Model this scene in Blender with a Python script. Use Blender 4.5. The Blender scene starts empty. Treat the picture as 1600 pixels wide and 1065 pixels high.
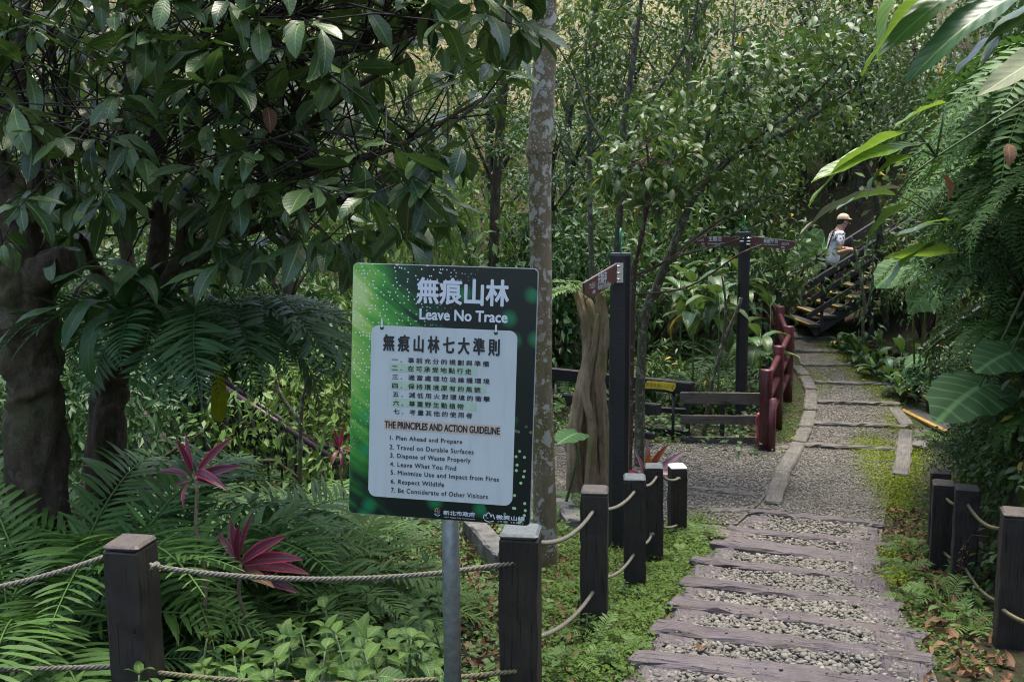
import bpy, math, random
import numpy as np
from mathutils import Vector, Matrix

random.seed(7)
rng = np.random.default_rng(11)
sc = bpy.context.scene
col = sc.collection
R = math.radians

# ---------------------------------------------------------------- camera
EYE = Vector((0.0, 0.0, 2.75))
PITCH, ROLL, LENS = 7.3, -0.35, 35.0
cam_d = bpy.data.cameras.new('camera')
cam_d.lens = LENS
cam_d.sensor_width = 36.0
cam_d.clip_start = 0.05
cam_d.clip_end = 600.0
cam_d.dof.use_dof = True
cam_d.dof.focus_distance = 3.7
cam_d.dof.aperture_fstop = 14.0
cam = bpy.data.objects.new('camera', cam_d)
col.objects.link(cam)
CAM_M = Matrix.Translation(EYE) @ Matrix.Rotation(R(90 - PITCH), 4, 'X') @ Matrix.Rotation(R(ROLL), 4, 'Z')
cam.matrix_world = CAM_M
sc.camera = cam

# ---------------------------------------------------------------- light
SUN_EL, SUN_AZ = 79.0, 25.0          # azimuth measured from +Y (away from the viewer) towards +X
world = bpy.data.worlds.new('World')
sc.world = world
world.use_nodes = True
wn = world.node_tree
for n in list(wn.nodes):
    wn.nodes.remove(n)
sky = wn.nodes.new('ShaderNodeTexSky')
sky.sky_type = 'NISHITA'
sky.sun_disc = False
sky.sun_elevation = R(SUN_EL)
sky.sun_rotation = R(SUN_AZ)
sky.air_density = 1.0
sky.dust_density = 3.5
sky.ozone_density = 1.0
bg = wn.nodes.new('ShaderNodeBackground')
bg.inputs['Strength'].default_value = 0.14
wo = wn.nodes.new('ShaderNodeOutputWorld')
wn.links.new(sky.outputs['Color'], bg.inputs['Color'])
wn.links.new(bg.outputs['Background'], wo.inputs['Surface'])

sun_d = bpy.data.lights.new('sun', 'SUN')
sun_d.energy = 1.8
sun_d.angle = R(20)
sun_d.color = (1.0, 0.94, 0.84)
sun = bpy.data.objects.new('sun', sun_d)
col.objects.link(sun)
sun_dir = Vector((math.sin(R(SUN_AZ)) * math.cos(R(SUN_EL)), math.cos(R(SUN_AZ)) * math.cos(R(SUN_EL)), math.sin(R(SUN_EL))))
sun.rotation_euler = sun_dir.to_track_quat('Z', 'Y').to_euler()
sun.location = (0, 0, 40)

sc.view_settings.view_transform = 'Standard'
sc.view_settings.look = 'None'
sc.view_settings.exposure = 1.70
sc.view_settings.gamma = 1.0
sc.view_settings.use_curve_mapping = False
sc.cycles.use_denoising = True
sc.cycles.filter_width = 1.05
sc.cycles.max_bounces = 7
sc.cycles.diffuse_bounces = 4
sc.cycles.glossy_bounces = 3
sc.cycles.transmission_bounces = 4
sc.cycles.sample_clamp_indirect = 6.0

# ---------------------------------------------------------------- layout helpers
FPX = LENS / 36.0 * 1600.0
CAM_R = CAM_M.to_3x3()


def ray(px, py):
    return CAM_R @ Vector(((px - 800.0) / FPX, (532.5 - py) / FPX, -1.0))


def at(px, py, Y):
    d = ray(px, py)
    return EYE + d * (Y / d.y)


def at_z(px, py, z):
    d = ray(px, py)
    return EYE + d * ((z - EYE.z) / d.z)


# height of the trail along the valley
ZP_Y = [-8, 0, 3.0, 4.4, 5.2, 5.85, 6.6, 7.35, 7.9, 8.5, 9.2, 11.8, 13.4, 15.8, 17.8, 18.6, 22, 60]
ZP_Z = [2.2, 1.15, 0.88, 0.68, 0.53, 0.41, 0.27, 0.14, 0.09, 0.05, 0.0, 0.0, 0.11, 0.27, 0.55, 0.68, 1.2, 3.0]


def zp(y):
    return np.interp(y, ZP_Y, ZP_Z)


def on_path(px, py):
    d = ray(px, py)
    lo, hi = 2.0, 24.0
    f = lambda Y: (EYE.z + d.z * Y / d.y) - float(zp(Y))
    for _ in range(50):
        m = (lo + hi) / 2
        if f(m) > 0:
            lo = m
        else:
            hi = m
    return at(px, py, (lo + hi) / 2)


# tie lines of the trail, measured in the photograph (both ends of each tie)
TIES = [((968, 1098), (1500, 1158)), ((990, 1042), (1476, 1096)), ((1021, 995), (1453, 1039)), ((1049, 956), (1432, 998)),
        ((1065, 921), (1405, 954)), ((1082, 886), (1386, 914)), ((1112, 858), (1374, 886)), ((1138, 834), (1376, 857)),
        ((1172, 806), (1379, 826))]
FAR_TIES = [((1256, 699), (1400, 707)), ((1272, 664), (1420, 671)), ((1277, 631), (1408, 635)),
            ((1272, 600), (1398, 604)), ((1253, 573), (1356, 573)), ((1243, 551), (1326, 551)), ((1241, 530), (1290, 530)), ((1240, 517), (1266, 517))]
TIE_W = [(on_path(*a), on_path(*b)) for a, b in TIES]
FAR_W = [(on_path(*a), on_path(*b)) for a, b in FAR_TIES]
_pl = [(t[0].y, t[0].x, t[1].y, t[1].x) for t in TIE_W + FAR_W]
XL_Y = [p[0] for p in _pl]; XL_X = [p[1] for p in _pl]
XR_Y = [p[2] for p in _pl]; XR_X = [p[3] for p in _pl]


def xl(y):
    return np.interp(y, [-5.0] + XL_Y, [-1.2] + XL_X)


def xr(y):
    return np.interp(y, [-5.0] + XR_Y, [0.6] + XR_X)


def hash2(ix, iy, s=0):
    h = np.sin(ix * 127.1 + iy * 311.7 + s * 74.7) * 43758.5453
    return h - np.floor(h)


def vnoise(x, y, s=0):
    x = np.asarray(x, float); y = np.asarray(y, float)
    ix, iy = np.floor(x), np.floor(y)
    fx, fy = x - ix, y - iy
    fx = fx * fx * (3 - 2 * fx); fy = fy * fy * (3 - 2 * fy)
    a = hash2(ix, iy, s); b = hash2(ix + 1, iy, s); c = hash2(ix, iy + 1, s); d = hash2(ix + 1, iy + 1, s)
    return (a + (b - a) * fx) * (1 - fy) + (c + (d - c) * fx) * fy


def G(x, y):
    x = np.asarray(x, float); y = np.asarray(y, float)
    base = zp(np.minimum(y, 20.0))
    dl = np.clip(xl(y) - x, 0, 40)
    dr = np.clip(x - xr(y) - np.interp(y, [0, 8, 11, 14, 17], [0.60, 0.64, 1.0, 1.7, 0.9]), 0, 40)
    base = base - 0.05 * np.clip(dl - 0.4, 0, 8)
    sl_ = np.interp(y, [0, 3.5, 9.6, 11.4, 14, 15.5, 19.5, 22], [0.6, 5.0, 7.0, 1.0, 0.9, 0.45, 0.45, 0.9])
    cap_ = np.interp(y, [0, 3.5, 9.6, 11.4, 14], [2.0, 0.6, 0.52, 1.8, 2.0])
    bank = sl_ * np.minimum(dr, cap_) + 0.5 * np.clip(dr - cap_, 0, 8) + 0.3 * np.clip(dr - cap_ - 8.0, 0, 40)
    hs = 20.0 - 2.5 * np.clip((-x - 1) / 8, 0, 1)
    hill = 0.50 * np.clip(y - hs, 0, 30) + 0.25 * np.clip(y - hs - 30, 0, 60)
    hill = hill + 0.30 * np.clip(-x - 9, 0, 40)
    off = np.maximum(xl(y) - x, x - xr(y))
    nz = (vnoise(x * 0.9, y * 0.9, 1) - 0.5) * 0.16 + (vnoise(x * 3.1, y * 3.1, 2) - 0.5) * 0.05
    return base + np.maximum(bank, 0) + hill + nz * np.clip(off / 0.8, 0, 1) * np.where(x < xl(y), np.where((y > 8.2) & (y < 12.0) & (x > 0.3), 0.15, 1.0), 1.0)


def on_ground(px, py, y0=2.0, y1=60.0):
    d = ray(px, py)
    Y = np.linspace(y0, y1, 2400)
    f = (EYE.z + d.z * Y / d.y) - G(EYE.x + d.x * Y / d.y, Y)
    k = np.nonzero(f < 0)[0]
    Yh = float(Y[k[0]]) if len(k) else y1
    return at(px, py, Yh)


def gz(x, y):
    return float(G(x, y))


# ---------------------------------------------------------------- object helpers
WM = {}


def tag(o, label=None, cat=None, group=None, kind=None):
    if label: o['label'] = label
    if cat: o['category'] = cat
    if group: o['group'] = group
    if kind: o['kind'] = kind
    return o


def put(o, M=None, parent=None):
    M = Matrix.Identity(4) if M is None else M
    WM[o.name] = M
    col.objects.link(o)
    if parent is not None:
        o.parent = parent
        o.matrix_basis = WM[parent.name].inverted() @ M
    else:
        o.matrix_basis = M
    return o


def empty(name, loc, rz=0.0, scale=1.0):
    o = bpy.data.objects.new(name, None)
    o.empty_display_size = 0.1
    M = Matrix.Translation(Vector(loc)) @ Matrix.Rotation(rz, 4, 'Z') @ Matrix.Scale(scale, 4)
    return put(o, M)


def obj(name, me, mat=None, parent=None, M=None):
    o = bpy.data.objects.new(name, me)
    if mat is not None and not me.materials:
        me.materials.append(mat)
    return put(o, M, parent)


def child(name, me, basis, parent):
    """a part whose transform is given in its parent's space"""
    o = bpy.data.objects.new(name, me)
    col.objects.link(o)
    o.parent = parent
    o.matrix_basis = basis
    WM[o.name] = WM[parent.name] @ basis
    return o


def np_mesh(name, V, F, mat=None, uv=None, rnd=None, smooth=True):
    """fast mesh from arrays: V (n,3), F = list of int arrays (m,k); uv per vertex (n,2); rnd per vertex"""
    me = bpy.data.meshes.new(name)
    V = np.ascontiguousarray(V, dtype=np.float32)
    me.vertices.add(len(V))
    me.vertices.foreach_set('co', V.ravel())
    loops = np.concatenate([np.asarray(f, dtype=np.int32).ravel() for f in F])
    sizes = np.concatenate([np.full(len(f), np.asarray(f).shape[1], dtype=np.int32) for f in F])
    starts = np.concatenate([[0], np.cumsum(sizes)[:-1]]).astype(np.int32)
    me.loops.add(len(loops))
    me.loops.foreach_set('vertex_index', loops)
    me.polygons.add(len(sizes))
    me.polygons.foreach_set('loop_start', starts)
    me.polygons.foreach_set('loop_total', sizes)
    if smooth:
        me.polygons.foreach_set('use_smooth', np.ones(len(sizes), dtype=bool))
    if uv is not None:
        l = me.uv_layers.new(name='UVMap')
        l.data.foreach_set('uv', np.asarray(uv, dtype=np.float32)[loops].ravel())
    if rnd is not None:
        a = me.attributes.new('rnd', 'FLOAT', 'POINT')
        a.data.foreach_set('value', np.asarray(rnd, dtype=np.float32))
    me.update(calc_edges=True)
    me.validate()
    if mat is not None:
        me.materials.append(mat)
    return me


class MB:
    """collects simple solids for one mesh"""
    def __init__(self):
        self.v, self.f = [], []

    def add(self, vs, fs):
        o = len(self.v)
        self.v += [tuple(p) for p in vs]
        self.f += [tuple(i + o for i in q) for q in fs]
        return self

    def box(self, lo, hi, M=None):
        vs = [Vector((x, y, z)) for x in (lo[0], hi[0]) for y in (lo[1], hi[1]) for z in (lo[2], hi[2])]
        if M is not None:
            vs = [M @ p for p in vs]
        return self.add(vs, [(0, 1, 3, 2), (4, 6, 7, 5), (0, 4, 5, 1), (2, 3, 7, 6), (0, 2, 6, 4), (1, 5, 7, 3)])

    def tube(self, pts, rad, n=8, cap=True):
        pts = [Vector(p) for p in pts]
        if not hasattr(rad, '__len__'):
            rad = [rad] * len(pts)
        rings = []
        t0 = (pts[1] - pts[0]).normalized()
        ref = Vector((0, 0, 1)) if abs(t0.z) < 0.9 else Vector((1, 0, 0))
        u = t0.cross(ref).normalized()
        for i, p in enumerate(pts):
            t = (pts[min(i + 1, len(pts) - 1)] - pts[max(i - 1, 0)])
            t = t.normalized() if t.length > 1e-9 else t0
            u = (u - t * u.dot(t))
            u = u.normalized() if u.length > 1e-6 else t.orthogonal().normalized()
            w = t.cross(u)
            rings.append([p + (u * math.cos(2 * math.pi * k / n) + w * math.sin(2 * math.pi * k / n)) * rad[i] for k in range(n)])
        vs = [q for r in rings for q in r]
        fs = []
        for i in range(len(pts) - 1):
            for k in range(n):
                k2 = (k + 1) % n
                fs.append((i * n + k, i * n + k2, (i + 1) * n + k2, (i + 1) * n + k))
        if cap:
            fs.append(tuple(range(n - 1, -1, -1)))
            fs.append(tuple(range((len(pts) - 1) * n, len(pts) * n)))
        return self.add(vs, fs)

    def prism(self, outline, z0, z1, M=None):
        n = len(outline)
        vs = [Vector((x, y, z)) for z in (z0, z1) for x, y in outline]
        if M is not None:
            vs = [M @ p for p in vs]
        return self.add(vs, [tuple(range(n - 1, -1, -1)), tuple(range(n, 2 * n))] + [(k, (k + 1) % n, n + (k + 1) % n, n + k) for k in range(n)])

    def mesh(self, name, mat=None, smooth=False):
        me = bpy.data.meshes.new(name)
        me.from_pydata(self.v, [], self.f)
        if smooth:
            me.polygons.foreach_set('use_smooth', np.ones(len(me.polygons), dtype=bool))
        me.update()
        if mat is not None:
            me.materials.append(mat)
        return me


def frame_M(a, b, up=Vector((0, 0, 1))):
    """local X from a to b, local Z towards up"""
    a, b = Vector(a), Vector(b)
    x = (b - a).normalized()
    y = up.cross(x)
    y = y.normalized() if y.length > 1e-6 else x.orthogonal().normalized()
    z = x.cross(y)
    return Matrix(((x.x, y.x, z.x, a.x), (x.y, y.y, z.y, a.y), (x.z, y.z, z.z, a.z), (0, 0, 0, 1)))


def beam_mesh(name, L, w, h, mat, ch=0.006, segs=6, jit=0.0, seed=0):
    """bar along local X, centred in Y, top at local Z = 0; chamfered, slightly uneven"""
    r = np.random.default_rng(seed)
    c = min(ch, w * 0.3, h * 0.3)
    prof = [(-w / 2 + c, 0), (w / 2 - c, 0), (w / 2, -c), (w / 2, -h + c), (w / 2 - c, -h), (-w / 2 + c, -h), (-w / 2, -h + c), (-w / 2, -c)]
    xs = [0.0] + ([c] if c else []) + [L * i / segs for i in range(1, segs)] + ([L - c] if c else []) + [L]
    vs, fs = [], []
    for i, x in enumerate(xs):
        e = 1.0 if 0 < i < len(xs) - 1 else None
        for (y, z) in prof:
            if e is None:
                cy, cz = 0.0, -h / 2
                y2 = cy + (y - cy) * (1 - 2 * c / w); z2 = cz + (z - cz) * (1 - 2 * c / h)
            else:
                y2, z2 = y, z
            j = r.normal(0, jit, 3) if jit else (0, 0, 0)
            vs.append((x + j[0] * (0.5 if e else 1.5), y2 + j[1], z2 + j[2]))
    n = 8
    for i in range(len(xs) - 1):
        for k in range(n):
            k2 = (k + 1) % n
            fs.append((i * n + k, (i + 1) * n + k, (i + 1) * n + k2, i * n + k2))
    fs.append(tuple(range(n)))
    fs.append(tuple(range((len(xs) - 1) * n + n - 1, (len(xs) - 1) * n - 1, -1)))
    me = bpy.data.meshes.new(name)
    me.from_pydata(vs, [], fs)
    me.update()
    me.materials.append(mat)
    return me


_bs = [0]


def beam(name, a, b, w, h, mat, parent=None, up=Vector((0, 0, 1)), ch=0.006, segs=6, jit=0.0):
    """a bar whose top centre line runs from a to b"""
    _bs[0] += 1
    me = beam_mesh(name, (Vector(b) - Vector(a)).length, w, h, mat, ch, segs, jit, _bs[0])
    return obj(name, me, None, parent, frame_M(a, b, up))


# ---------------------------------------------------------------- materials
def new_mat(name):
    m = bpy.data.materials.new(name)
    m.use_nodes = True
    nt = m.node_tree
    for n in list(nt.nodes):
        nt.nodes.remove(n)
    return m, nt


class NT:
    def __init__(self, nt):
        self.nt = nt

    def n(self, t, **kw):
        x = self.nt.nodes.new(t)
        for k, v in kw.items():
            setattr(x, k, v)
        return x

    def set(self, node, **kw):
        for k, v in kw.items():
            node.inputs[k].default_value = v
        return node

    def l(self, a, b):
        self.nt.links.new(a, b)

    def math(self, op, a, b=None, c=None, clamp=False):
        x = self.n('ShaderNodeMath', operation=op)
        x.use_clamp = clamp
        for i, s in enumerate((a, b, c)):
            if s is None:
                continue
            if isinstance(s, (int, float)):
                x.inputs[i].default_value = s
            else:
                self.l(s, x.inputs[i])
        return x.outputs[0]

    def mix(self, fac, a, b):
        x = self.n('ShaderNodeMix', data_type='RGBA')
        for i, s in ((0, fac), (6, a), (7, b)):
            if isinstance(s, (int, float)):
                x.inputs[i].default_value = s
            elif isinstance(s, tuple):
                x.inputs[i].default_value = s if len(s) == 4 else (*s, 1)
            else:
                self.l(s, x.inputs[i])
        return x.outputs[2]

    def ramp(self, fac, stops):
        x = self.n('ShaderNodeValToRGB')
        e = x.color_ramp.elements
        while len(e) > 1:
            e.remove(e[-1])
        e[0].position = stops[0][0]
        e[0].color = (*stops[0][1], 1) if len(stops[0][1]) == 3 else stops[0][1]
        for p, c in stops[1:]:
            k = e.new(p)
            k.color = (*c, 1) if len(c) == 3 else c
        self.l(fac, x.inputs[0])
        return x.outputs[0]

    def noise(self, vec, scale, detail=4, rough=0.55, dist=0.0):
        x = self.n('ShaderNodeTexNoise')
        self.set(x, Scale=scale, Detail=detail, Roughness=rough, Distortion=dist)
        if vec is not None:
            self.l(vec, x.inputs['Vector'])
        return x.outputs['Fac']

    def mapping(self, vec, scale=(1, 1, 1), loc=(0, 0, 0), rot=(0, 0, 0)):
        x = self.n('ShaderNodeMapping')
        self.set(x, Scale=scale, Location=loc, Rotation=rot)
        self.l(vec, x.inputs['Vector'])
        return x.outputs[0]

    def bump(self, h, strength=0.3, dist=0.01):
        x = self.n('ShaderNodeBump')
        self.set(x, Strength=strength, Distance=dist)
        self.l(h, x.inputs['Height'])
        return x.outputs[0]

    def bsdf(self, color, rough=0.6, normal=None, spec=0.5, metal=0.0, out=True):
        x = self.n('ShaderNodeBsdfPrincipled')
        for k, s in (('Base Color', color), ('Roughness', rough), ('Metallic', metal), ('Specular IOR Level', spec)):
            if isinstance(s, (int, float)):
                x.inputs[k].default_value = s
            elif isinstance(s, tuple):
                x.inputs[k].default_value = (*s, 1)
            else:
                self.l(s, x.inputs[k])
        if normal is not None:
            self.l(normal, x.inputs['Normal'])
        if out:
            self.out(x.outputs[0])
        return x.outputs[0]

    def out(self, s):
        o = self.n('ShaderNodeOutputMaterial')
        self.l(s, o.inputs['Surface'])


def m_wood(name, dark, light, along=1.0, across=26.0, rough=0.65, bump=0.35, stain=None, stain_amt=0.5, spec=0.4, crack=True):
    """weathered timber, grain along the object's X"""
    m, nt = new_mat(name)
    t = NT(nt)
    tc = t.n('ShaderNodeTexCoord')
    oi = t.n('ShaderNodeObjectInfo')
    off = t.n('ShaderNodeVectorMath', operation='ADD')
    comb = t.n('ShaderNodeCombineXYZ')
    t.l(t.math('MULTIPLY', oi.outputs['Random'], 40.0), comb.inputs[0])
    t.l(t.math('MULTIPLY', oi.outputs['Random'], 17.0), comb.inputs[1])
    t.l(tc.outputs['Object'], off.inputs[0]); t.l(comb.outputs[0], off.inputs[1])
    v = off.outputs[0]
    g = t.noise(t.mapping(v, (along, across, across)), 3.0, 6, 0.65, 0.4)
    big = t.noise(t.mapping(v, (2.0, 5.0, 5.0)), 2.0, 3)
    fine = t.noise(v, 180.0, 2)
    c = t.ramp(g, [(0.28, dark), (0.72, light)])
    if stain is not None:
        c = t.mix(t.math('MULTIPLY', t.ramp(big, [(0.45, (0, 0, 0)), (0.65, (1, 1, 1))]), stain_amt), c, stain)
    c = t.mix(t.math('MULTIPLY', fine, 0.25), c, tuple(x * 0.4 for x in dark))
    c = t.mix(t.math('MULTIPLY', oi.outputs['Random'], 0.5), c, tuple(x * 0.55 + 0.012 for x in light))
    mud = t.noise(v, 3.5, 5, 0.65)
    c = t.mix(t.math('MULTIPLY', t.ramp(mud, [(0.52, (0, 0, 0)), (0.68, (1, 1, 1))]), 0.55), c, tuple(x * 0.8 for x in dark))
    h = t.math('ADD', t.math('MULTIPLY', g, 1.0), t.math('MULTIPLY', fine, 0.25))
    if crack:
        w = t.noise(t.mapping(v, (along * 0.6, across * 1.6, across * 1.6)), 4.0, 3, 0.5, 0.6)
        ck = t.ramp(w, [(0.30, (0, 0, 0)), (0.38, (1, 1, 1))])
        c = t.mix(ck, tuple(x * 0.35 for x in dark), c)
        h = t.math('ADD', h, t.math('MULTIPLY', ck, 0.8))
    t.bsdf(c, rough, t.bump(h, bump, 0.012), spec)
    return m


def m_plain(name, color, rough=0.5, spec=0.5, metal=0.0, var=0.25, scale=30.0, bump=0.05):
    m, nt = new_mat(name)
    t = NT(nt)
    tc = t.n('ShaderNodeTexCoord')
    n = t.noise(tc.outputs['Object'], scale, 5)
    lo = tuple(x * (1 - var) for x in color); hi = tuple(min(1, x * (1 + var)) for x in color)
    t.bsdf(t.ramp(n, [(0.3, lo), (0.7, hi)]), rough, t.bump(n, bump, 0.005) if bump else None, spec, metal)
    return m


def m_leaf(name, c0, c1, tcol, trans=0.3, rough=0.42, spec=0.5, vein=0.5, spots=0.0, margin=None, center=None, yellow=0.0, pleat=0.0, veinc=0.12, freq=70.0):
    """leaf: colour per leaf between c0 and c1, pale midrib, side veins as relief, light passing through"""
    sat = lambda c: (c[0] * 0.98, c[1], c[2] * 0.62)
    c0, c1 = (sat(c0), sat(c1)) if margin is None and c0[1] > c0[0] else (c0, c1)
    spec *= 0.75
    trans *= 0.6 if trans < 0.38 else 1.0
    rough *= 1.08
    m, nt = new_mat(name)
    t = NT(nt)
    at_ = t.n('ShaderNodeAttribute', attribute_name='rnd')
    oi = t.n('ShaderNodeObjectInfo')
    r = t.math('FRACT', t.math('ADD', at_.outputs['Fac'], oi.outputs['Random']))
    uvn = t.n('ShaderNodeUVMap')
    sep = t.n('ShaderNodeSeparateXYZ')
    t.l(uvn.outputs[0], sep.inputs[0])
    u = t.math('ABSOLUTE', t.math('MULTIPLY_ADD', sep.outputs[0], 2.0, -1.0))
    v = sep.outputs[1]
    c = t.ramp(r, [(0.0, c0), (0.9, c1), (1.0, tuple(x * 1.15 for x in c1))])
    tc = t.n('ShaderNodeTexCoord')
    pn = t.noise(tc.outputs['Object'], 9.0, 4)
    c = t.mix(t.math('MULTIPLY', pn, 0.35), c, tuple(x * 0.45 for x in c0))
    if center is not None:
        c = t.mix(t.ramp(u, [(0.25, (1, 1, 1)), (0.8, (0, 0, 0))]), c, center)
    if margin is not None:
        c = t.mix(t.ramp(u, [(0.66, (0, 0, 0)), (0.95, (1, 1, 1))]), c, margin)
    if yellow > 0:
        c = t.mix(t.ramp(r, [(1 - yellow - 0.005, (0, 0, 0)), (1 - yellow, (1, 1, 1))]), c, (0.45, 0.30, 0.03))
    rib = t.ramp(u, [(0.03, (1, 1, 1)), (0.10, (0, 0, 0))])
    pale = tuple(min(0.6, x * 2.2 + 0.02) for x in c1)
    c = t.mix(t.math('MULTIPLY', rib, vein), c, pale)
    side = t.math('SINE', t.math('MULTIPLY', t.math('SUBTRACT', v, t.math('MULTIPLY', u, 0.14)), freq))
    c = t.mix(t.math('MULTIPLY', t.ramp(side, [(0.78, (0, 0, 0)), (0.98, (1, 1, 1))]), veinc), c, pale)
    blotch = t.noise(tc.outputs['Object'], 2.3, 4, 0.6)
    c = t.mix(t.math('MULTIPLY', t.ramp(blotch, [(0.58, (0, 0, 0)), (0.72, (1, 1, 1))]), 0.35), c, tuple(x * 0.5 for x in c0))
    h = t.math('ADD', t.math('MULTIPLY', side, 0.25 + pleat), t.math('MULTIPLY', rib, -1.0))
    if spots > 0:
        vo = t.n('ShaderNodeTexVoronoi')
        t.set(vo, Scale=90.0, Randomness=1.0)
        t.l(tc.outputs['Object'], vo.inputs['Vector'])
        big = t.noise(tc.outputs['Object'], 6.0, 2)
        sp = t.math('MULTIPLY', t.ramp(vo.outputs['Distance'], [(0.16, (1, 1, 1)), (0.26, (0, 0, 0))]), t.ramp(big, [(0.48, (0, 0, 0)), (0.68, (1, 1, 1))]))
        c = t.mix(t.math('MULTIPLY', sp, spots), c, (0.42, 0.45, 0.36))
    nrm = t.bump(h, 0.25, 0.004)
    b = t.bsdf(c, rough, nrm, spec, out=False)
    tr = t.n('ShaderNodeBsdfTranslucent')
    t.l(t.mix(0.55, c, tcol), tr.inputs['Color'])
    mx = t.n('ShaderNodeMixShader')
    mx.inputs[0].default_value = trans
    t.l(b, mx.inputs[1]); t.l(tr.outputs[0], mx.inputs[2])
    t.out(mx.outputs[0])
    return m


def m_bark(name, c0, c1, lichen=None, lich_amt=0.0, scale=6.0, rough=0.85, moss=None, moss_amt=0.0, bump=0.6, dots=False):
    m, nt = new_mat(name)
    t = NT(nt)
    tc = t.n('ShaderNodeTexCoord')
    v = tc.outputs['Object']
    a = t.noise(t.mapping(v, (3, 3, 0.8)), scale, 7, 0.7, 0.3)
    f = t.noise(v, scale * 14, 4, 0.7)
    c = t.ramp(a, [(0.3, c0), (0.7, c1)])
    c = t.mix(t.math('MULTIPLY', f, 0.5), c, tuple(x * 0.35 for x in c0))
    if moss is not None:
        mo = t.noise(v, 3.2, 4)
        c = t.mix(t.math('MULTIPLY', t.ramp(mo, [(0.5, (0, 0, 0)), (0.62, (1, 1, 1))]), moss_amt), c, moss)
    if lichen is not None:
        vo = t.n('ShaderNodeTexVoronoi')
        t.set(vo, Scale=13.0, Randomness=1.0)
        wv = t.n('ShaderNodeVectorMath', operation='ADD')
        nn = t.n('ShaderNodeTexNoise'); t.set(nn, Scale=9.0, Detail=3.0)
        t.l(v, nn.inputs['Vector'])
        sc_ = t.n('ShaderNodeVectorMath', operation='SCALE'); sc_.inputs['Scale'].default_value = 0.22
        t.l(nn.outputs['Color'], sc_.inputs[0])
        t.l(t.mapping(v, (1, 1, 0.75)), wv.inputs[0]); t.l(sc_.outputs[0], wv.inputs[1])
        t.l(wv.outputs[0], vo.inputs['Vector'])
        patch = t.ramp(vo.outputs['Distance'], [(0.30, (1, 1, 1)), (0.40, (0, 0, 0))])
        pick = t.ramp(t.noise(v, 2.1, 3), [(0.27, (0, 0, 0)), (0.42, (1, 1, 1))])
        vo2 = t.n('ShaderNodeTexVoronoi'); t.set(vo2, Scale=48.0)
        t.l(v, vo2.inputs['Vector'])
        small = t.math('MULTIPLY', t.ramp(vo2.outputs['Distance'], [(0.22, (1, 1, 1)), (0.34, (0, 0, 0))]), t.ramp(t.noise(v, 5.0, 2), [(0.46, (0, 0, 0)), (0.56, (1, 1, 1))]))
        k = t.math('MAXIMUM', t.math('MULTIPLY', patch, pick), small)
        tone = t.mix(t.noise(v, 7.0, 2), lichen, tuple(x * 0.6 for x in lichen))
        c = t.mix(t.math('MULTIPLY', k, lich_amt), c, tone)
    h = t.math('ADD', a, t.math('MULTIPLY', f, 0.4))
    t.bsdf(c, rough, t.bump(h, bump, 0.02), 0.3)
    return m
# ================================================================ THE SETTING
# ---- shared materials
M_soil, _nt = new_mat('soil')
_t = NT(_nt)
_tc = _t.n('ShaderNodeTexCoord')
_v = _tc.outputs['Object']
_a = _t.noise(_v, 2.2, 6, 0.6)
_b = _t.noise(_v, 26.0, 6, 0.7)
_c = _t.ramp(_b, [(0.25, (0.012, 0.009, 0.006)), (0.5, (0.045, 0.032, 0.02)), (0.75, (0.10, 0.075, 0.05))])
_c = _t.mix(_t.math('MULTIPLY', _t.ramp(_a, [(0.45, (0, 0, 0)), (0.6, (1, 1, 1))]), 0.7), _c, (0.035, 0.06, 0.016))
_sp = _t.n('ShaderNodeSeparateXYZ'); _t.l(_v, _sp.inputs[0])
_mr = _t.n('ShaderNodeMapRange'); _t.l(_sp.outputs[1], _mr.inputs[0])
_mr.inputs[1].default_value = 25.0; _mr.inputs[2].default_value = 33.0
_sunlit_dry = _t.ramp(_b, [(0.3, (0.07, 0.075, 0.03)), (0.55, (0.32, 0.27, 0.15)), (0.75, (0.58, 0.50, 0.33))])  # dry growth on the far hill, made paler to carry its sunlight
_c = _t.mix(_mr.outputs[0], _c, _sunlit_dry)
_t.bsdf(_c, 0.9, _t.bump(_t.math('ADD', _b, _t.noise(_v, 90.0, 3)), 0.8, 0.03), 0.25)

M_gravelbed, _nt = new_mat('gravel_bed')
_t = NT(_nt)
_tc = _t.n('ShaderNodeTexCoord')
_v = _tc.outputs['Object']
_vo = _t.n('ShaderNodeTexVoronoi'); _t.set(_vo, Scale=48.0); _t.l(_v, _vo.inputs['Vector'])
_sep = _t.n('ShaderNodeSeparateColor'); _t.l(_vo.outputs['Color'], _sep.inputs[0])
_c = _t.ramp(_sep.outputs[0], [(0.0, (0.10, 0.093, 0.078)), (0.5, (0.165, 0.153, 0.128)), (1.0, (0.27, 0.255, 0.22))])
_c = _t.mix(_t.ramp(_vo.outputs['Distance'], [(0.35, (0, 0, 0)), (0.75, (1, 1, 1))]), _c, (0.05, 0.045, 0.037))
_c = _t.mix(_t.math('MULTIPLY', _t.ramp(_t.noise(_v, 1.6, 5), [(0.5, (0, 0, 0)), (0.68, (1, 1, 1))]), 0.6), _c, (0.075, 0.06, 0.045))
_h = _t.math('SUBTRACT', 1.0, _vo.outputs['Distance'])
_t.bsdf(_c, 0.85, _t.bump(_h, 0.9, 0.02), 0.3)

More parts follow.
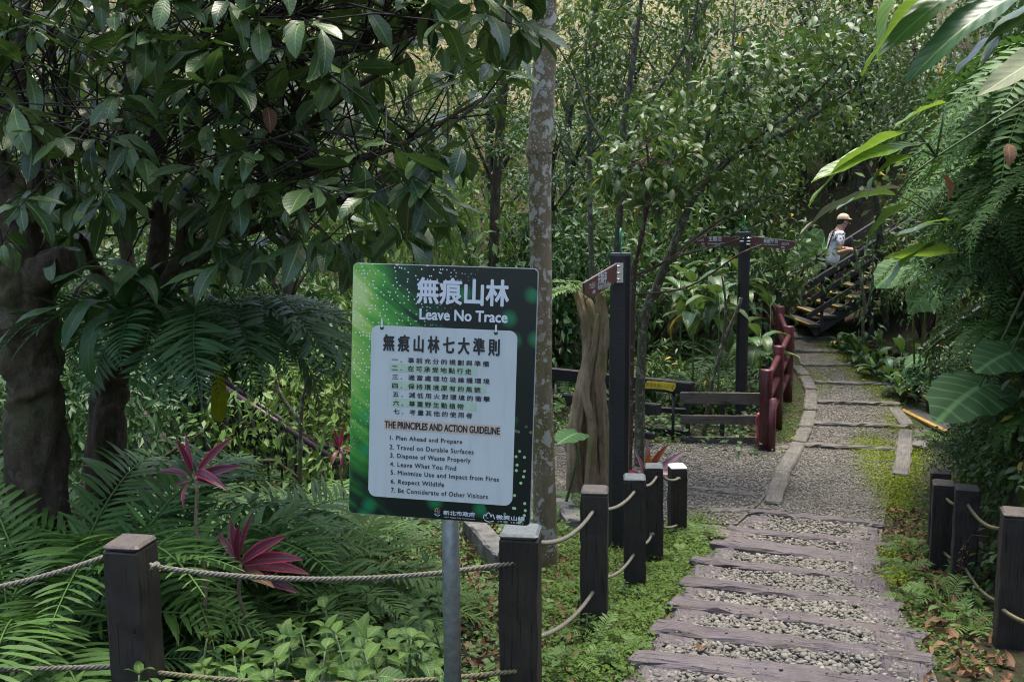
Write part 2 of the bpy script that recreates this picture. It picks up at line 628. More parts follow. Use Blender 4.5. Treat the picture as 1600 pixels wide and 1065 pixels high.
M_stone, _nt = new_mat('pebble')
_t = NT(_nt)
_at = _t.n('ShaderNodeAttribute', attribute_name='rnd')
_tc = _t.n('ShaderNodeTexCoord')
_c = _t.ramp(_at.outputs['Fac'], [(0.0, (0.13, 0.122, 0.105)), (0.35, (0.175, 0.165, 0.14)), (0.7, (0.215, 0.20, 0.168)), (0.92, (0.25, 0.24, 0.205)), (1.0, (0.33, 0.32, 0.285))])
_n = _t.noise(_tc.outputs['Object'], 60.0, 4)
_c = _t.mix(_t.math('MULTIPLY', _n, 0.5), _c, (0.12, 0.11, 0.095))
_t.bsdf(_c, 0.85, None, 0.2)

M_tie = m_wood('purple_grey_timber', (0.050, 0.040, 0.044), (0.185, 0.156, 0.166), 1.2, 20.0, 0.75, 0.8, stain=(0.13, 0.112, 0.09), stain_amt=0.75, spec=0.35)
M_kerb = m_wood('grey_timber', (0.075, 0.068, 0.06), (0.20, 0.185, 0.165), 1.2, 18.0, 0.8, 0.5, stain=(0.07, 0.075, 0.04), stain_amt=0.7, spec=0.3)
M_post = m_wood('dark_post_timber', (0.009, 0.0075, 0.006), (0.036, 0.028, 0.021), 1.5, 16.0, 0.62, 0.6, stain=(0.045, 0.042, 0.02), stain_amt=0.6, spec=0.4)
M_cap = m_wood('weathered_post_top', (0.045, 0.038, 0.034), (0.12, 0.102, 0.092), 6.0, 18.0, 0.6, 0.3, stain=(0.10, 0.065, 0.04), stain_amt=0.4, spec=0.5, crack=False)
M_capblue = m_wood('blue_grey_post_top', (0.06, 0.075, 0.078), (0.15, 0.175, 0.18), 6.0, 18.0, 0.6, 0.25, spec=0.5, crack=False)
M_capsun = m_plain('sunlit_cream_top', (0.85, 0.83, 0.74), 0.5, var=0.08)  # cream colour stands in for a patch of sun on one post top
M_rope = m_plain('rope_fibre', (0.15, 0.14, 0.112), 0.9, 0.2, var=0.35, scale=120, bump=0.3)
M_ropedark = m_plain('mossy_rope_fibre', (0.16, 0.15, 0.085), 0.9, 0.2, var=0.4, scale=120, bump=0.3)
M_steel = m_plain('galvanised_steel', (0.30, 0.36, 0.38), 0.42, metal=0.75, var=0.22, scale=40)
M_chrome = m_plain('bright_steel', (0.7, 0.7, 0.72), 0.25, metal=1.0, var=0.05)
M_blackwood = m_wood('black_stained_timber', (0.007, 0.007, 0.008), (0.024, 0.023, 0.024), 1.5, 14.0, 0.5, 0.2, spec=0.5)
M_greyplank = m_wood('grey_brown_plank', (0.07, 0.058, 0.045), (0.175, 0.148, 0.12), 1.5, 14.0, 0.8, 0.3, spec=0.3)
M_red = m_plain('dark_red_paint', (0.072, 0.015, 0.018), 0.4, 0.5, var=0.35, scale=14, bump=0.2)
M_yellow = m_plain('worn_yellow_paint', (0.34, 0.21, 0.04), 0.6, var=0.35, scale=22)
M_tread = m_wood('stair_tread_timber', (0.03, 0.03, 0.028), (0.10, 0.098, 0.09), 1.5, 16.0, 0.75, 0.3, stain=(0.04, 0.05, 0.02), stain_amt=0.5, spec=0.3)
M_concrete = m_plain('old_concrete', (0.13, 0.127, 0.115), 0.85, 0.25, var=0.45, scale=9, bump=0.4)
M_purple = m_plain('purple_pipe_paint', (0.075, 0.04, 0.062), 0.35, var=0.3, scale=18)

# ---- ground: one sheet from the trail up the valley sides
gx = np.concatenate([np.linspace(-90, -12, 22), np.linspace(-11.5, -4.2, 46), np.arange(-4, 9, 0.11), np.linspace(9.2, 16, 36), np.linspace(17, 90, 22)])
gy = np.concatenate([np.linspace(-25, -1, 16), np.arange(0, 20, 0.13), np.linspace(20.3, 45, 70), np.linspace(47, 120, 20)])
XX, YY = np.meshgrid(gx, gy)
ZZ = G(XX, YY)
V = np.stack([XX, YY, ZZ], -1).reshape(-1, 3)
nx, ny = len(gx), len(gy)
ii = (np.arange(ny - 1)[:, None] * nx + np.arange(nx - 1)[None, :]).ravel()
F = np.stack([ii, ii + 1, ii + nx + 1, ii + nx], 1)
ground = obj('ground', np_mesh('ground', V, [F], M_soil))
tag(ground, 'dark soil floor of the valley and its banks', kind='structure')


def sheet(name, lefts, rights, mat, lift=0.012, nu=10, nv=4):
    """strip between two lists of points"""
    vs, fs = [], []
    rows = []
    for i in range(len(lefts) - 1):
        for k in range(nv):
            t = k / nv
            rows.append((lefts[i].lerp(lefts[i + 1], t), rights[i].lerp(rights[i + 1], t)))
    rows.append((lefts[-1], rights[-1]))
    for a, b in rows:
        for j in range(nu + 1):
            p = a.lerp(b, j / nu)
            vs.append((p.x, p.y, float(zp(p.y)) + lift))
    n = nu + 1
    for i in range(len(rows) - 1):
        for j in range(nu):
            fs.append((i * n + j, i * n + j + 1, (i + 1) * n + j + 1, (i + 1) * n + j))
    me = bpy.data.meshes.new(name)
    me.from_pydata(vs, [], fs)
    me.polygons.foreach_set('use_smooth', np.ones(len(fs), dtype=bool))
    me.materials.append(mat)
    return me


lines = TIE_W + FAR_W
path = obj('path', sheet('path', [a for a, b in lines], [b for a, b in lines], M_gravelbed))
tag(path, 'gravel trail stepping down between timber ties and on to the stairs', kind='structure')


def lift(p, dz):
    return Vector((p.x, p.y, float(zp(p.y)) + dz))


def tie(a, b, w, h, dz, mat, parent, name='timber_step', jit=0.006):
    """timber whose ends lie at trail height"""
    z = (float(zp(a.y)) + float(zp(b.y))) / 2
    A = Vector((a.x, a.y, z * 0.4 + float(zp(a.y)) * 0.6 + dz)); B = Vector((b.x, b.y, z * 0.4 + float(zp(b.y)) * 0.6 + dz))
    return beam(name, A, B, w, h, mat, parent, ch=0.016, segs=14, jit=jit)


for i, (a, b) in enumerate(TIE_W):
    u = (b - a).normalized()
    tie(a - u * 0.01, b + u * (0.02 + 0.03 * (i % 2)), 0.17 - 0.008 * i, 0.15, 0.055, M_tie, path)
    if i == 6:
        f = Vector((-u.y, u.x, 0)) * 0.17
        tie(a + f + u * 0.05, b + f - u * 0.02, 0.13, 0.14, 0.05, M_tie, path)
    if i + 1 < len(TIE_W):
        c, d = TIE_W[i + 1]
        wl = 0.20 if i != 5 else 0.16
        n0 = lift(a, 0).lerp(lift(c, 0), 0.16); n1 = lift(a, 0).lerp(lift(c, 0), 0.86)
        tie(n0 + u * (0.13 + 0.02 * (i % 3)), n1 + u * 0.13, wl, 0.14, 0.03, M_tie, path, 'edge_timber')
        n0 = lift(b, 0).lerp(lift(d, 0), 0.16); n1 = lift(b, 0).lerp(lift(d, 0), 0.86)
        tie(n0 - u * (0.13 + 0.02 * (i % 2)), n1 - u * 0.12, wl, 0.14, 0.03, M_tie, path, 'edge_timber')
for i, (a, b) in enumerate(FAR_W):
    tie(a, b, 0.12, 0.14, 0.055, M_kerb, path)
LK = [(1207, 792), (1222, 742), (1248, 696), (1258, 672), (1266, 645), (1267, 612), (1257, 590), (1245, 574)]
for p, q in zip(LK[:-1], LK[1:]):
    A, B = on_path(*p), on_path(*q)
    tie(A, B, 0.17, 0.14, 0.05, M_kerb, path, 'kerb_timber', 0.004)
for p, q in [((1407, 748), (1416, 676)), ((1418, 670), (1397, 640)), ((1401, 619), (1391, 601)), ((1389, 599), (1366, 581)), ((1348, 564), (1322, 544)), ((1320, 542), (1284, 521)), ((1436, 704), (1440, 675))]:
    A, B = on_path(*p), on_path(*q)
    tie(A, B, 0.17, 0.14, 0.05, M_kerb, path, 'kerb_timber', 0.004)

# ---- side path that joins from the fence
sl = [Vector((0.15, y, 0)) for y in (8.75, 9.4, 10.2, 11.0, 11.7)]
sr = [Vector((float(xl(y)) - 0.02, y, 0)) for y in (8.35, 9.2, 10.1, 10.9, 11.6)]
side_path = obj('path', sheet('side_path', sl, sr, M_gravelbed, 0.010, 14, 4))
tag(side_path, 'gravel side path joining the trail in front of the plank fence', kind='structure')
tie(on_path(1066, 764), on_path(1190, 776), 0.10, 0.1, 0.03, M_kerb, side_path)
tie(on_path(1062, 824), on_path(1136, 829), 0.10, 0.1, 0.03, M_kerb, side_path)
tie(on_path(1195, 701), on_path(1252, 701), 0.12, 0.1, 0.03, M_kerb, side_path)
M_brick = m_plain('worn_paving_brick', (0.12, 0.105, 0.088), 0.85, 0.25, var=0.35, scale=16, bump=0.3)
brick_me = beam_mesh('paving_brick', 0.21, 0.10, 0.07, M_brick, 0.006, 3, 0.002, 3)
p0 = on_path(1070, 846)
for k in range(7):
    child('paving_brick', brick_me, Matrix.Translation((p0.x + k * 0.106, p0.y + 0.02 + 0.006 * (k % 3), float(zp(p0.y)) + 0.03 + 0.003 * (k % 2))) @ Matrix.Rotation(R(74 + 3 * math.sin(k * 2.1)), 4, 'Z'), side_path)
for (px, py) in ((1108, 800), (1135, 800)):
    q = on_path(px, py)
    child('paving_brick', brick_me, Matrix.Translation((q.x, q.y, float(zp(q.y)) + 0.025)) @ Matrix.Rotation(R(10), 4, 'Z'), side_path)

# concrete kerb blocks where the side path drops behind the sign
kerb = empty('kerb', on_path(760, 850))
kerb['kind'] = 'structure'
for (p, q, w) in (((735, 826), (790, 880), 0.16), ((866, 782), (902, 826), 0.17), ((792, 884), (826, 910), 0.15)):
    A, B = on_path(*p), on_path(*q)
    tie(A, B, w, 0.22, 0.10, M_concrete, kerb, 'kerb_block', 0.006)

# ---- loose stones of the trail
ph = (1 + 5 ** 0.5) / 2
ICO_V = np.array([(-1, ph, 0), (1, ph, 0), (-1, -ph, 0), (1, -ph, 0), (0, -1, ph), (0, 1, ph), (0, -1, -ph), (0, 1, -ph), (ph, 0, -1), (ph, 0, 1), (-ph, 0, -1), (-ph, 0, 1)]) / math.sqrt(1 + ph * ph)
ICO_F = np.array([(0, 11, 5), (0, 5, 1), (0, 1, 7), (0, 7, 10), (0, 10, 11), (1, 5, 9), (5, 11, 4), (11, 10, 2), (10, 7, 6), (7, 1, 8), (3, 9, 4), (3, 4, 2), (3, 2, 6), (3, 6, 8), (3, 8, 9), (4, 9, 5), (2, 4, 11), (6, 2, 10), (8, 6, 7), (9, 8, 1)])


def rand_rot(n):
    q = rng.normal(size=(n, 4)); q /= np.linalg.norm(q, axis=1)[:, None]
    w, x, y, z = q.T
    return np.stack([1 - 2 * (y * y + z * z), 2 * (x * y - z * w), 2 * (x * z + y * w), 2 * (x * y + z * w), 1 - 2 * (x * x + z * z), 2 * (y * z - x * w), 2 * (x * z - y * w), 2 * (y * z + x * w), 1 - 2 * (x * x + y * y)], -1).reshape(n, 3, 3)


def rot_z(a):
    c, s, o, l = np.cos(a), np.sin(a), np.zeros_like(a), np.ones_like(a)
    return np.stack([c, -s, o, s, c, o, o, o, l], -1).reshape(-1, 3, 3)


def stones(P, size, name):
    n = len(P)
    base = ICO_V[None] * (1 + rng.normal(0, 0.13, (n, 12, 1)))
    sc3 = np.stack([rng.uniform(0.7, 1.25, n), rng.uniform(0.55, 0.95, n), rng.uniform(0.38, 0.65, n)], -1)
    base = base * sc3[:, None, :]
    tilt = np.eye(3)[None] + 0.25 * rng.normal(size=(n, 3, 3)) * np.array([[0, 0, 1], [0, 0, 1], [1, 1, 0]])[None]
    base = np.einsum('nij,nkj->nki', rot_z(rng.uniform(0, 6.283, n)) @ tilt, base)
    Vv = base * size[:, None, None] + P[:, None, :]
    Fv = (ICO_F[None] + 12 * np.arange(n)[:, None, None]).reshape(-1, 3)
    return Vv.reshape(-1, 3), Fv, np.repeat(rng.uniform(0, 1, n), 12)


SP, SS = [], []
for i in range(len(TIE_W) - 1):
    a, b = TIE_W[i]; c, d = TIE_W[i + 1]
    area = (b - a).length * (c - a).length
    n = int(area * 2200)
    s = rng.uniform(0.07, 0.93, n); t_ = rng.uniform(0.02, 1.0, n)
    A, B, C, D = (np.array(x) for x in (a, b, c, d))
    p = ((A[None] * (1 - s[:, None]) + B[None] * s[:, None]) * (1 - t_[:, None]) + (C[None] * (1 - s[:, None]) + D[None] * s[:, None]) * t_[:, None])
    p[:, 2] = zp(p[:, 1]) + 0.012 + rng.uniform(0, 0.022, n)
    SP.append(p); SS.append(rng.uniform(0.010, 0.0205, n) * (1 + 0.35 * (rng.random(n) < 0.08)))
quads = [(TIE_W[-1], FAR_W[0], 2000), (FAR_W[0], FAR_W[1], 1700), (FAR_W[1], FAR_W[2], 1400), (FAR_W[2], FAR_W[3], 1100), (FAR_W[3], FAR_W[4], 900)]
quads += [((sl[i], sr[i]), (sl[i + 1], sr[i + 1]), 1500) for i in range(len(sl) - 1)]
for (a, b), (c, d), dens in quads:
    area = (b - a).length * (((c - a).length + (d - b).length) / 2)
    n = int(area * dens)
    s = rng.uniform(0.02, 0.98, n); t_ = rng.uniform(0, 1, n)
    A, B, C, D = (np.array(x) for x in (a, b, c, d))
    p = ((A[None] * (1 - s[:, None]) + B[None] * s[:, None]) * (1 - t_[:, None]) + (C[None] * (1 - s[:, None]) + D[None] * s[:, None]) * t_[:, None])
    keep = vnoise(p[:, 0] * 2.3, p[:, 1] * 2.3, 5) + 0.55 * rng.random(n) > 0.42
    p = p[keep]; n = len(p)
    p[:, 2] = zp(p[:, 1]) + 0.012 + rng.uniform(0, 0.010, n)
    SP.append(p); SS.append(rng.uniform(0.007, 0.0155, n))
# stones kicked onto the timbers and verge
n = 130
k = rng.integers(0, len(TIE_W) - 1, n); s = rng.uniform(-0.03, 1.03, n)
p = np.array([TIE_W[a][0] * (1 - q) + TIE_W[a][1] * q for a, q in zip(k, s)])
p[:, 0] += rng.normal(0, 0.03, n); p[:, 1] += rng.normal(0, 0.05, n)
p[:, 2] = zp(p[:, 1]) + 0.064
SP.append(p); SS.append(rng.uniform(0.005, 0.011, n))
Vv, Fv, rv = stones(np.concatenate(SP), np.concatenate(SS), 'gravel')
gravel = obj('gravel', np_mesh('gravel', Vv, [Fv], M_stone, rnd=rv))
tag(gravel, 'loose grey river pebbles between the trail timbers', 'gravel', kind='stuff')

# ================================================================ ROPE FENCE
def post(label, px, py_top, Y, H, s=0.14, yaw=-9, cap=None, group=None):
    top = at(px, py_top, Y)
    base = Vector((top.x, top.y, top.z - H - 0.15))
    e = empty('fence_post', base)
    upv = Vector((math.sin(R(yaw)), -math.cos(R(yaw)), 0))
    a = base + upv * s / 2
    ln = Vector((random.uniform(-0.012, 0.012), random.uniform(-0.012, 0.012), 1.0)).normalized()
    c = a + ln * (H + 0.15 - 0.022)
    beam('shaft', a, c, s, s, M_post, e, up=upv, ch=0.006, segs=14, jit=0.0018)
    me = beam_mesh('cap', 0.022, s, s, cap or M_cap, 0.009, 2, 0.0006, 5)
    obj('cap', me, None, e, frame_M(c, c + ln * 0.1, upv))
    tag(e, label, 'fence post', group)
    return top


PG = 'square timber posts of the rope fence'
posts = {}
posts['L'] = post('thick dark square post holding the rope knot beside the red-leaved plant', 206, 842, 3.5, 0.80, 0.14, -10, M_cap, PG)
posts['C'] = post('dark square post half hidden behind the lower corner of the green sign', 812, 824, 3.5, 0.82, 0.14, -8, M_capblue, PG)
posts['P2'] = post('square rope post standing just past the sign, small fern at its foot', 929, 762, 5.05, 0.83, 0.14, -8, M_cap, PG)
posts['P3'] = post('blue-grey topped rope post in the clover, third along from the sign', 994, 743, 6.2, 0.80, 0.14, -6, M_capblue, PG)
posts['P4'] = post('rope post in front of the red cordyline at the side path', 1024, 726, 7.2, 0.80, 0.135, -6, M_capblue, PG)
posts['P5'] = post('rope post with a sunlit cream top at the edge of the side path', 1060, 726, 8.05, 0.72, 0.135, 4, M_capsun, PG)
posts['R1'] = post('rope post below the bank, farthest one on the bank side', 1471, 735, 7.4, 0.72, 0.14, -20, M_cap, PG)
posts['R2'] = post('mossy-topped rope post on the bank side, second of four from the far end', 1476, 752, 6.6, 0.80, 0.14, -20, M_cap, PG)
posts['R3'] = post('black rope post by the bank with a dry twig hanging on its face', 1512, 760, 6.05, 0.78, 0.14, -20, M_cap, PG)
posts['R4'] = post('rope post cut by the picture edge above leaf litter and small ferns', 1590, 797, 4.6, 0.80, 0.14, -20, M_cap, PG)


def rope_curve(a, b, sag, n):
    a, b = Vector(a), Vector(b)
    return [a.lerp(b, i / n) - Vector((0, 0, sag * 4 * (i / n) * (1 - i / n))) for i in range(n + 1)]


def rope_mesh(name, pts, r, mat, pitch=0.055, sub=7, nsec=6):
    """three strands laid round each other along the polyline"""
    seg = [(pts[i + 1] - pts[i]).length for i in range(len(pts) - 1)]
    cum = np.concatenate([[0], np.cumsum(seg)])
    L = cum[-1]
    N = max(8, int(L / pitch * sub))
    P = np.array([tuple(p) for p in pts])
    s = np.linspace(0, L, N)
    C = np.stack([np.interp(s, cum, P[:, k]) for k in range(3)], -1)
    T = np.gradient(C, axis=0); T /= np.linalg.norm(T, axis=1)[:, None]
    U = np.cross(T, [0, 0, 1]); bad = np.linalg.norm(U, axis=1) < 1e-3
    U[bad] = [1, 0, 0]; U /= np.linalg.norm(U, axis=1)[:, None]
    W = np.cross(U, T)
    Vs, Fs, o = [], [], 0
    for k in range(3):
        ph_ = s / pitch * 2 * math.pi + k * 2 * math.pi / 3
        cc = C + (U * np.cos(ph_)[:, None] + W * np.sin(ph_)[:, None]) * r * 0.52
        ring = []
        for j in range(nsec):
            a = 2 * math.pi * j / nsec
            ring.append(cc + (U * math.cos(a) + W * math.sin(a)) * r * 0.56)
        Vs.append(np.stack(ring, 1).reshape(-1, 3))
        i0 = (np.arange(N - 1)[:, None] * nsec + np.arange(nsec)[None]).ravel()
        i1 = (np.arange(N - 1)[:, None] * nsec + (np.arange(nsec)[None] + 1) % nsec).ravel()
        Fs.append(np.stack([i0, i1, i1 + nsec, i0 + nsec], 1) + o)
        o += N * nsec
    return np_mesh(name, np.concatenate(Vs), [np.concatenate(Fs)], mat)


def knot_mesh(c, r, mat, seed):
    """overhand knot with a frayed end: a strand wound round itself"""
    rr = np.random.default_rng(seed)
    pts = []
    for i in range(60):
        t = i / 59 * 2 * math.pi
        p = Vector((math.sin(t) + 2 * math.sin(2 * t), math.cos(t) - 2 * math.cos(2 * t), -math.sin(3 * t))) * (r * 0.52)
        pts.append(c + p)
    mb = MB()
    mb.tube(pts, r * 0.72, 7)
    for k in range(5):
        d = Vector(rr.normal(0, 1, 3)).normalized(); d.z = -abs(d.z)
        mb.tube([c, c + d * r * 1.6, c + d * r * 2.3 + Vector((0, 0, -r * 0.6))], [r * 0.35, r * 0.3, r * 0.12], 5)
    return mb.mesh('knot', mat, True)


def rope(label, a, b, sag, r=0.0095, mat=None, knot=None, n=24):
    pts = rope_curve(a, b, sag, n)
    e = empty('rope', pts[0])
    obj('cord', rope_mesh('cord', pts, r, mat or M_rope), None, e)
    if knot is not None:
        obj('knot', knot_mesh(Vector(knot), r, mat or M_rope, int(abs(a[0]) * 100)), None, e)
    tag(e, label, 'rope', 'ropes of the timber post fence')


rope('pale rope sagging from the picture edge up to the thick dark post', at(-420, 930, 3.2), at(172, 866, 3.5), 0.085, n=48)
rope('lower pale rope running level behind the thick dark post', at(-420, 1042, 3.2), at(190, 1040, 3.5), 0.012, n=48)
rope('long grey rope from the knot past the sign pole', at(236, 884, 3.45), at(805, 878, 3.43), 0.055, 0.0095, None, at(241, 883, 3.42))
rope('lower mossy rope behind the sign pole, mostly among the nettles', at(245, 1050, 3.5), at(808, 1047, 3.43), 0.045, 0.0095, M_ropedark)
rope('grey rope hanging between the sign corner post and the next post', at(834, 846, 3.5), at(926, 799, 4.98), 0.055)
rope('lower rope between the sign corner post and the next post', at(834, 996, 3.5), at(926, 925, 4.98), 0.045)
rope('short rope curving up to the blue-grey topped post', at(940, 795, 5.05), at(991, 768, 6.13), 0.035)
rope('lower rope rising to the blue-grey topped post over the clover', at(940, 902, 5.05), at(990, 866, 6.13), 0.04)
rope('short rope between the blue-grey topped post and the cordyline post', at(1004, 757, 6.2), at(1026, 744, 7.14), 0.03)
rope('lower rope knotted on the cordyline post', at(1004, 849, 6.2), at(1018, 836, 7.14), 0.02, 0.0095, None, at(1019, 834, 7.11))
rope('rope knotted to the cream-topped post', at(1036, 745, 7.2), at(1060, 747, 7.98), 0.02, 0.0095, None, at(1060, 747, 7.95))
rope('lower rope at the cream-topped post', at(1036, 823, 7.2), at(1058, 820, 7.98), 0.01)
rope('thin upper rope sagging from the twig post along the bank', at(1513, 789, 5.98), at(1580, 822, 4.67), 0.06, 0.010, M_ropedark)
rope('thin lower rope sagging from the twig post along the bank', at(1509, 888, 5.98), at(1580, 942, 4.67), 0.06, 0.010, M_ropedark)
rope('short rope reaching the mossy-topped post', at(1478, 777, 6.55), at(1500, 787, 6.1), 0.02, 0.010, M_ropedark)
rope('lower short rope at the mossy-topped post', at(1475, 862, 6.55), at(1500, 874, 6.1), 0.02, 0.010, M_ropedark)
rope('thin rope leaving the picture edge from the last post', at(1568, 953, 4.53), at(1640, 978, 3.9), 0.02, 0.010, M_ropedark)
# ================================================================ SIGNS
M_ink = m_plain('black_print', (0.012, 0.013, 0.015), 0.5, var=0.1)
M_white = m_plain('white_print', (0.55, 0.60, 0.63), 0.4, var=0.03)


class Face:
    """a flat sign face in space: origin, right, up, normal towards the viewer"""
    def __init__(self, o, u, v):
        self.o = Vector(o)
        self.u = Vector(u).normalized()
        v = Vector(v)
        self.v = (v - self.u * v.dot(self.u)).normalized()
        self.n = self.u.cross(self.v)
        if self.n.y > 0:
            self.n = -self.n
        self.M = Matrix(((self.u.x, self.v.x, self.n.x, self.o.x), (self.u.y, self.v.y, self.n.y, self.o.y), (self.u.z, self.v.z, self.n.z, self.o.z), (0, 0, 0, 1)))

    def uv(self, px, py):
        d = ray(px, py)
        t = (self.o - EYE).dot(self.n) / d.dot(self.n)
        p = EYE + d * t - self.o
        return p.dot(self.u), p.dot(self.v)


def text_mesh(body, mat, thick=0.0, spacing=1.0, shear=0.0):
    c = bpy.data.curves.new('lettering', 'FONT')
    c.body = body
    c.space_character = spacing
    c.offset = thick
    c.shear = shear
    c.resolution_u = 3
    o = bpy.data.objects.new('lettering', c)
    col.objects.link(o)
    dg = bpy.context.evaluated_depsgraph_get()
    me = bpy.data.meshes.new_from_object(o.evaluated_get(dg))
    bpy.data.objects.remove(o)
    bpy.data.curves.remove(c)
    me.materials.clear()
    me.materials.append(mat)
    return me


def text(face, parent, body, lb, rt, mat, z=0.0012, thick=0.0, spacing=1.0, name='lettering', height=None, shear=0.0, bold=0.0):
    """lettering whose inked box runs from lb (x, y of its lower left in the photo) to rt (upper right)"""
    me = text_mesh(body, mat, thick, spacing, shear)
    co = np.zeros(len(me.vertices) * 3, dtype=np.float32)
    me.vertices.foreach_get('co', co)
    co = co.reshape(-1, 3)
    lo, hi = co.min(0), co.max(0)
    u0, v0 = face.uv(*lb)
    u1, v1 = face.uv(*rt)
    w = u1 - u0
    h = height if height else max(v1 - v0, 1.1 * w / max(3, len(body)))
    co[:, 0] = (co[:, 0] - lo[0]) / (hi[0] - lo[0]) * w + u0
    co[:, 1] = (co[:, 1] - lo[1]) / (hi[1] - lo[1]) * h + v0
    co[:, 2] = z
    me.vertices.foreach_set('co', co.ravel())
    me.update()
    if bold:
        polys = [tuple(q.vertices) for q in me.polygons]
        vs, fs = [], []
        for i, (dx, dy) in enumerate(((0, 0), (1, 0), (-1, 0), (0, 1), (0, -1), (0.7, 0.7), (-0.7, 0.7), (0.7, -0.7), (-0.7, -0.7))):
            o_ = len(vs)
            vs += [(x + dx * bold * h, y + dy * bold * h, zz + i * 0.00006) for x, y, zz in co]
            fs += [tuple(k + o_ for k in q) for q in polys]
        m2 = bpy.data.meshes.new(name)
        m2.from_pydata([tuple(map(float, v)) for v in vs], [], fs)
        m2.materials.append(mat)
        me = m2
    return obj(name, me, None, parent, face.M)


def round_rect(x0, y0, x1, y1, r, n=6):
    pts = []
    for cx, cy, a0 in ((x1 - r, y0 + r, -90), (x1 - r, y1 - r, 0), (x0 + r, y1 - r, 90), (x0 + r, y0 + r, 180)):
        for k in range(n + 1):
            a = R(a0 + 90 * k / n)
            pts.append((cx + r * math.cos(a), cy + r * math.sin(a)))
    return pts


# ---- the green information sign
TL, TR, BR, BL = at(541, 412, 3.22), at(831, 420, 3.12), at(836, 822, 3.075), at(556, 800, 3.175)
U = ((TR - TL) + (BR - BL)) / 2
Vv_ = ((TL - BL) + (TR - BR)) / 2
cen = (TL + TR + BR + BL) / 4
sf = Face(cen, U, Vv_)
BW, BH = U.length, Vv_.length

M_board, _nt = new_mat('green_leaf_print')
_t = NT(_nt)
_tc = _t.n('ShaderNodeTexCoord')
_ob = _tc.outputs['Object']
_s = _t.n('ShaderNodeSeparateXYZ'); _t.l(_t.mapping(_ob, (1 / BW, 1 / BH, 1), (0.5, 0.5, 0)), _s.inputs[0])
_u, _w = _s.outputs[0], _s.outputs[1]
_streak = _t.noise(_t.mapping(_t.mapping(_ob, (1, 1, 1), (0, 0, 0), (0, 0, R(36))), (2.2, 20.0, 1.0)), 1.6, 4, 0.55, 0.2)
_blob = _t.noise(_t.mapping(_ob, (1, 1, 1), (3, 1, 0)), 5.5, 3, 0.5)
_d1 = _t.math('ABSOLUTE', _t.math('SUBTRACT', _t.math('ADD', _w, _t.math('MULTIPLY', _u, 0.55)), 0.82))
_lit = _t.math('SUBTRACT', 1.10, _t.math('ADD', _t.math('MULTIPLY', _u, 1.75), _t.math('MULTIPLY', _d1, 1.15)))
_lit = _t.math('ADD', _lit, _t.math('MULTIPLY', _t.math('SUBTRACT', _streak, 0.5), 1.05))
_lit = _t.math('ADD', _lit, _t.math('MULTIPLY', _t.math('SUBTRACT', _blob, 0.5), 0.75))
_c = _t.ramp(_lit, [(0.0, (0.001, 0.007, 0.006)), (0.22, (0.002, 0.035, 0.014)), (0.42, (0.02, 0.15, 0.02)), (0.62, (0.07, 0.31, 0.04)), (0.88, (0.26, 0.46, 0.09)), (1.0, (0.42, 0.56, 0.20))])
_vo = _t.n('ShaderNodeTexVoronoi'); _t.set(_vo, Scale=13.0, Randomness=1.0); _vo.voronoi_dimensions = '2D'; _t.l(_ob, _vo.inputs['Vector'])
_sc = _t.n('ShaderNodeSeparateColor'); _t.l(_vo.outputs['Color'], _sc.inputs[0])
_bk = _t.math('MULTIPLY', _t.ramp(_vo.outputs['Distance'], [(0.12, (1, 1, 1)), (0.42, (0, 0, 0))]), _t.ramp(_sc.outputs[0], [(0.68, (0, 0, 0)), (0.74, (1, 1, 1))]))
_c = _t.mix(_t.math('MULTIPLY', _bk, 0.55), _c, (0.01, 0.26, 0.09))
_vo = _t.n('ShaderNodeTexVoronoi'); _t.set(_vo, Scale=90.0, Randomness=1.0); _vo.voronoi_dimensions = '2D'; _t.l(_ob, _vo.inputs['Vector'])
_sc = _t.n('ShaderNodeSeparateColor'); _t.l(_vo.outputs['Color'], _sc.inputs[0])
_tl = _t.ramp(_t.math('ADD', _u, _t.math('MULTIPLY', _t.math('SUBTRACT', 1.0, _w), 0.9)), [(0.45, (1, 1, 1)), (0.72, (0, 0, 0))])
_dots = _t.math('MULTIPLY', _t.ramp(_vo.outputs['Distance'], [(0.17, (1, 1, 1)), (0.25, (0, 0, 0))]), _t.ramp(_sc.outputs[1], [(0.68, (0, 0, 0)), (0.69, (1, 1, 1))]))
_c = _t.mix(_t.math('MULTIPLY', _dots, _tl), _c, (0.62, 0.72, 0.66))
_br = _t.math('MULTIPLY', _t.ramp(_u, [(0.84, (0, 0, 0)), (0.9, (1, 1, 1))]), _t.ramp(_w, [(0.25, (1, 1, 1)), (0.42, (0, 0, 0))]))
_vo = _t.n('ShaderNodeTexVoronoi'); _t.set(_vo, Scale=48.0, Randomness=1.0); _vo.voronoi_dimensions = '2D'; _t.l(_ob, _vo.inputs['Vector'])
_sc = _t.n('ShaderNodeSeparateColor'); _t.l(_vo.outputs['Color'], _sc.inputs[0])
_dots = _t.math('MULTIPLY', _t.ramp(_vo.outputs['Distance'], [(0.18, (1, 1, 1)), (0.26, (0, 0, 0))]), _t.ramp(_sc.outputs[1], [(0.62, (0, 0, 0)), (0.63, (1, 1, 1))]))
_c = _t.mix(_t.math('MULTIPLY', _dots, _br), _c, (0.36, 0.55, 0.27))
_t.bsdf(_c, 0.32, None, 0.4)

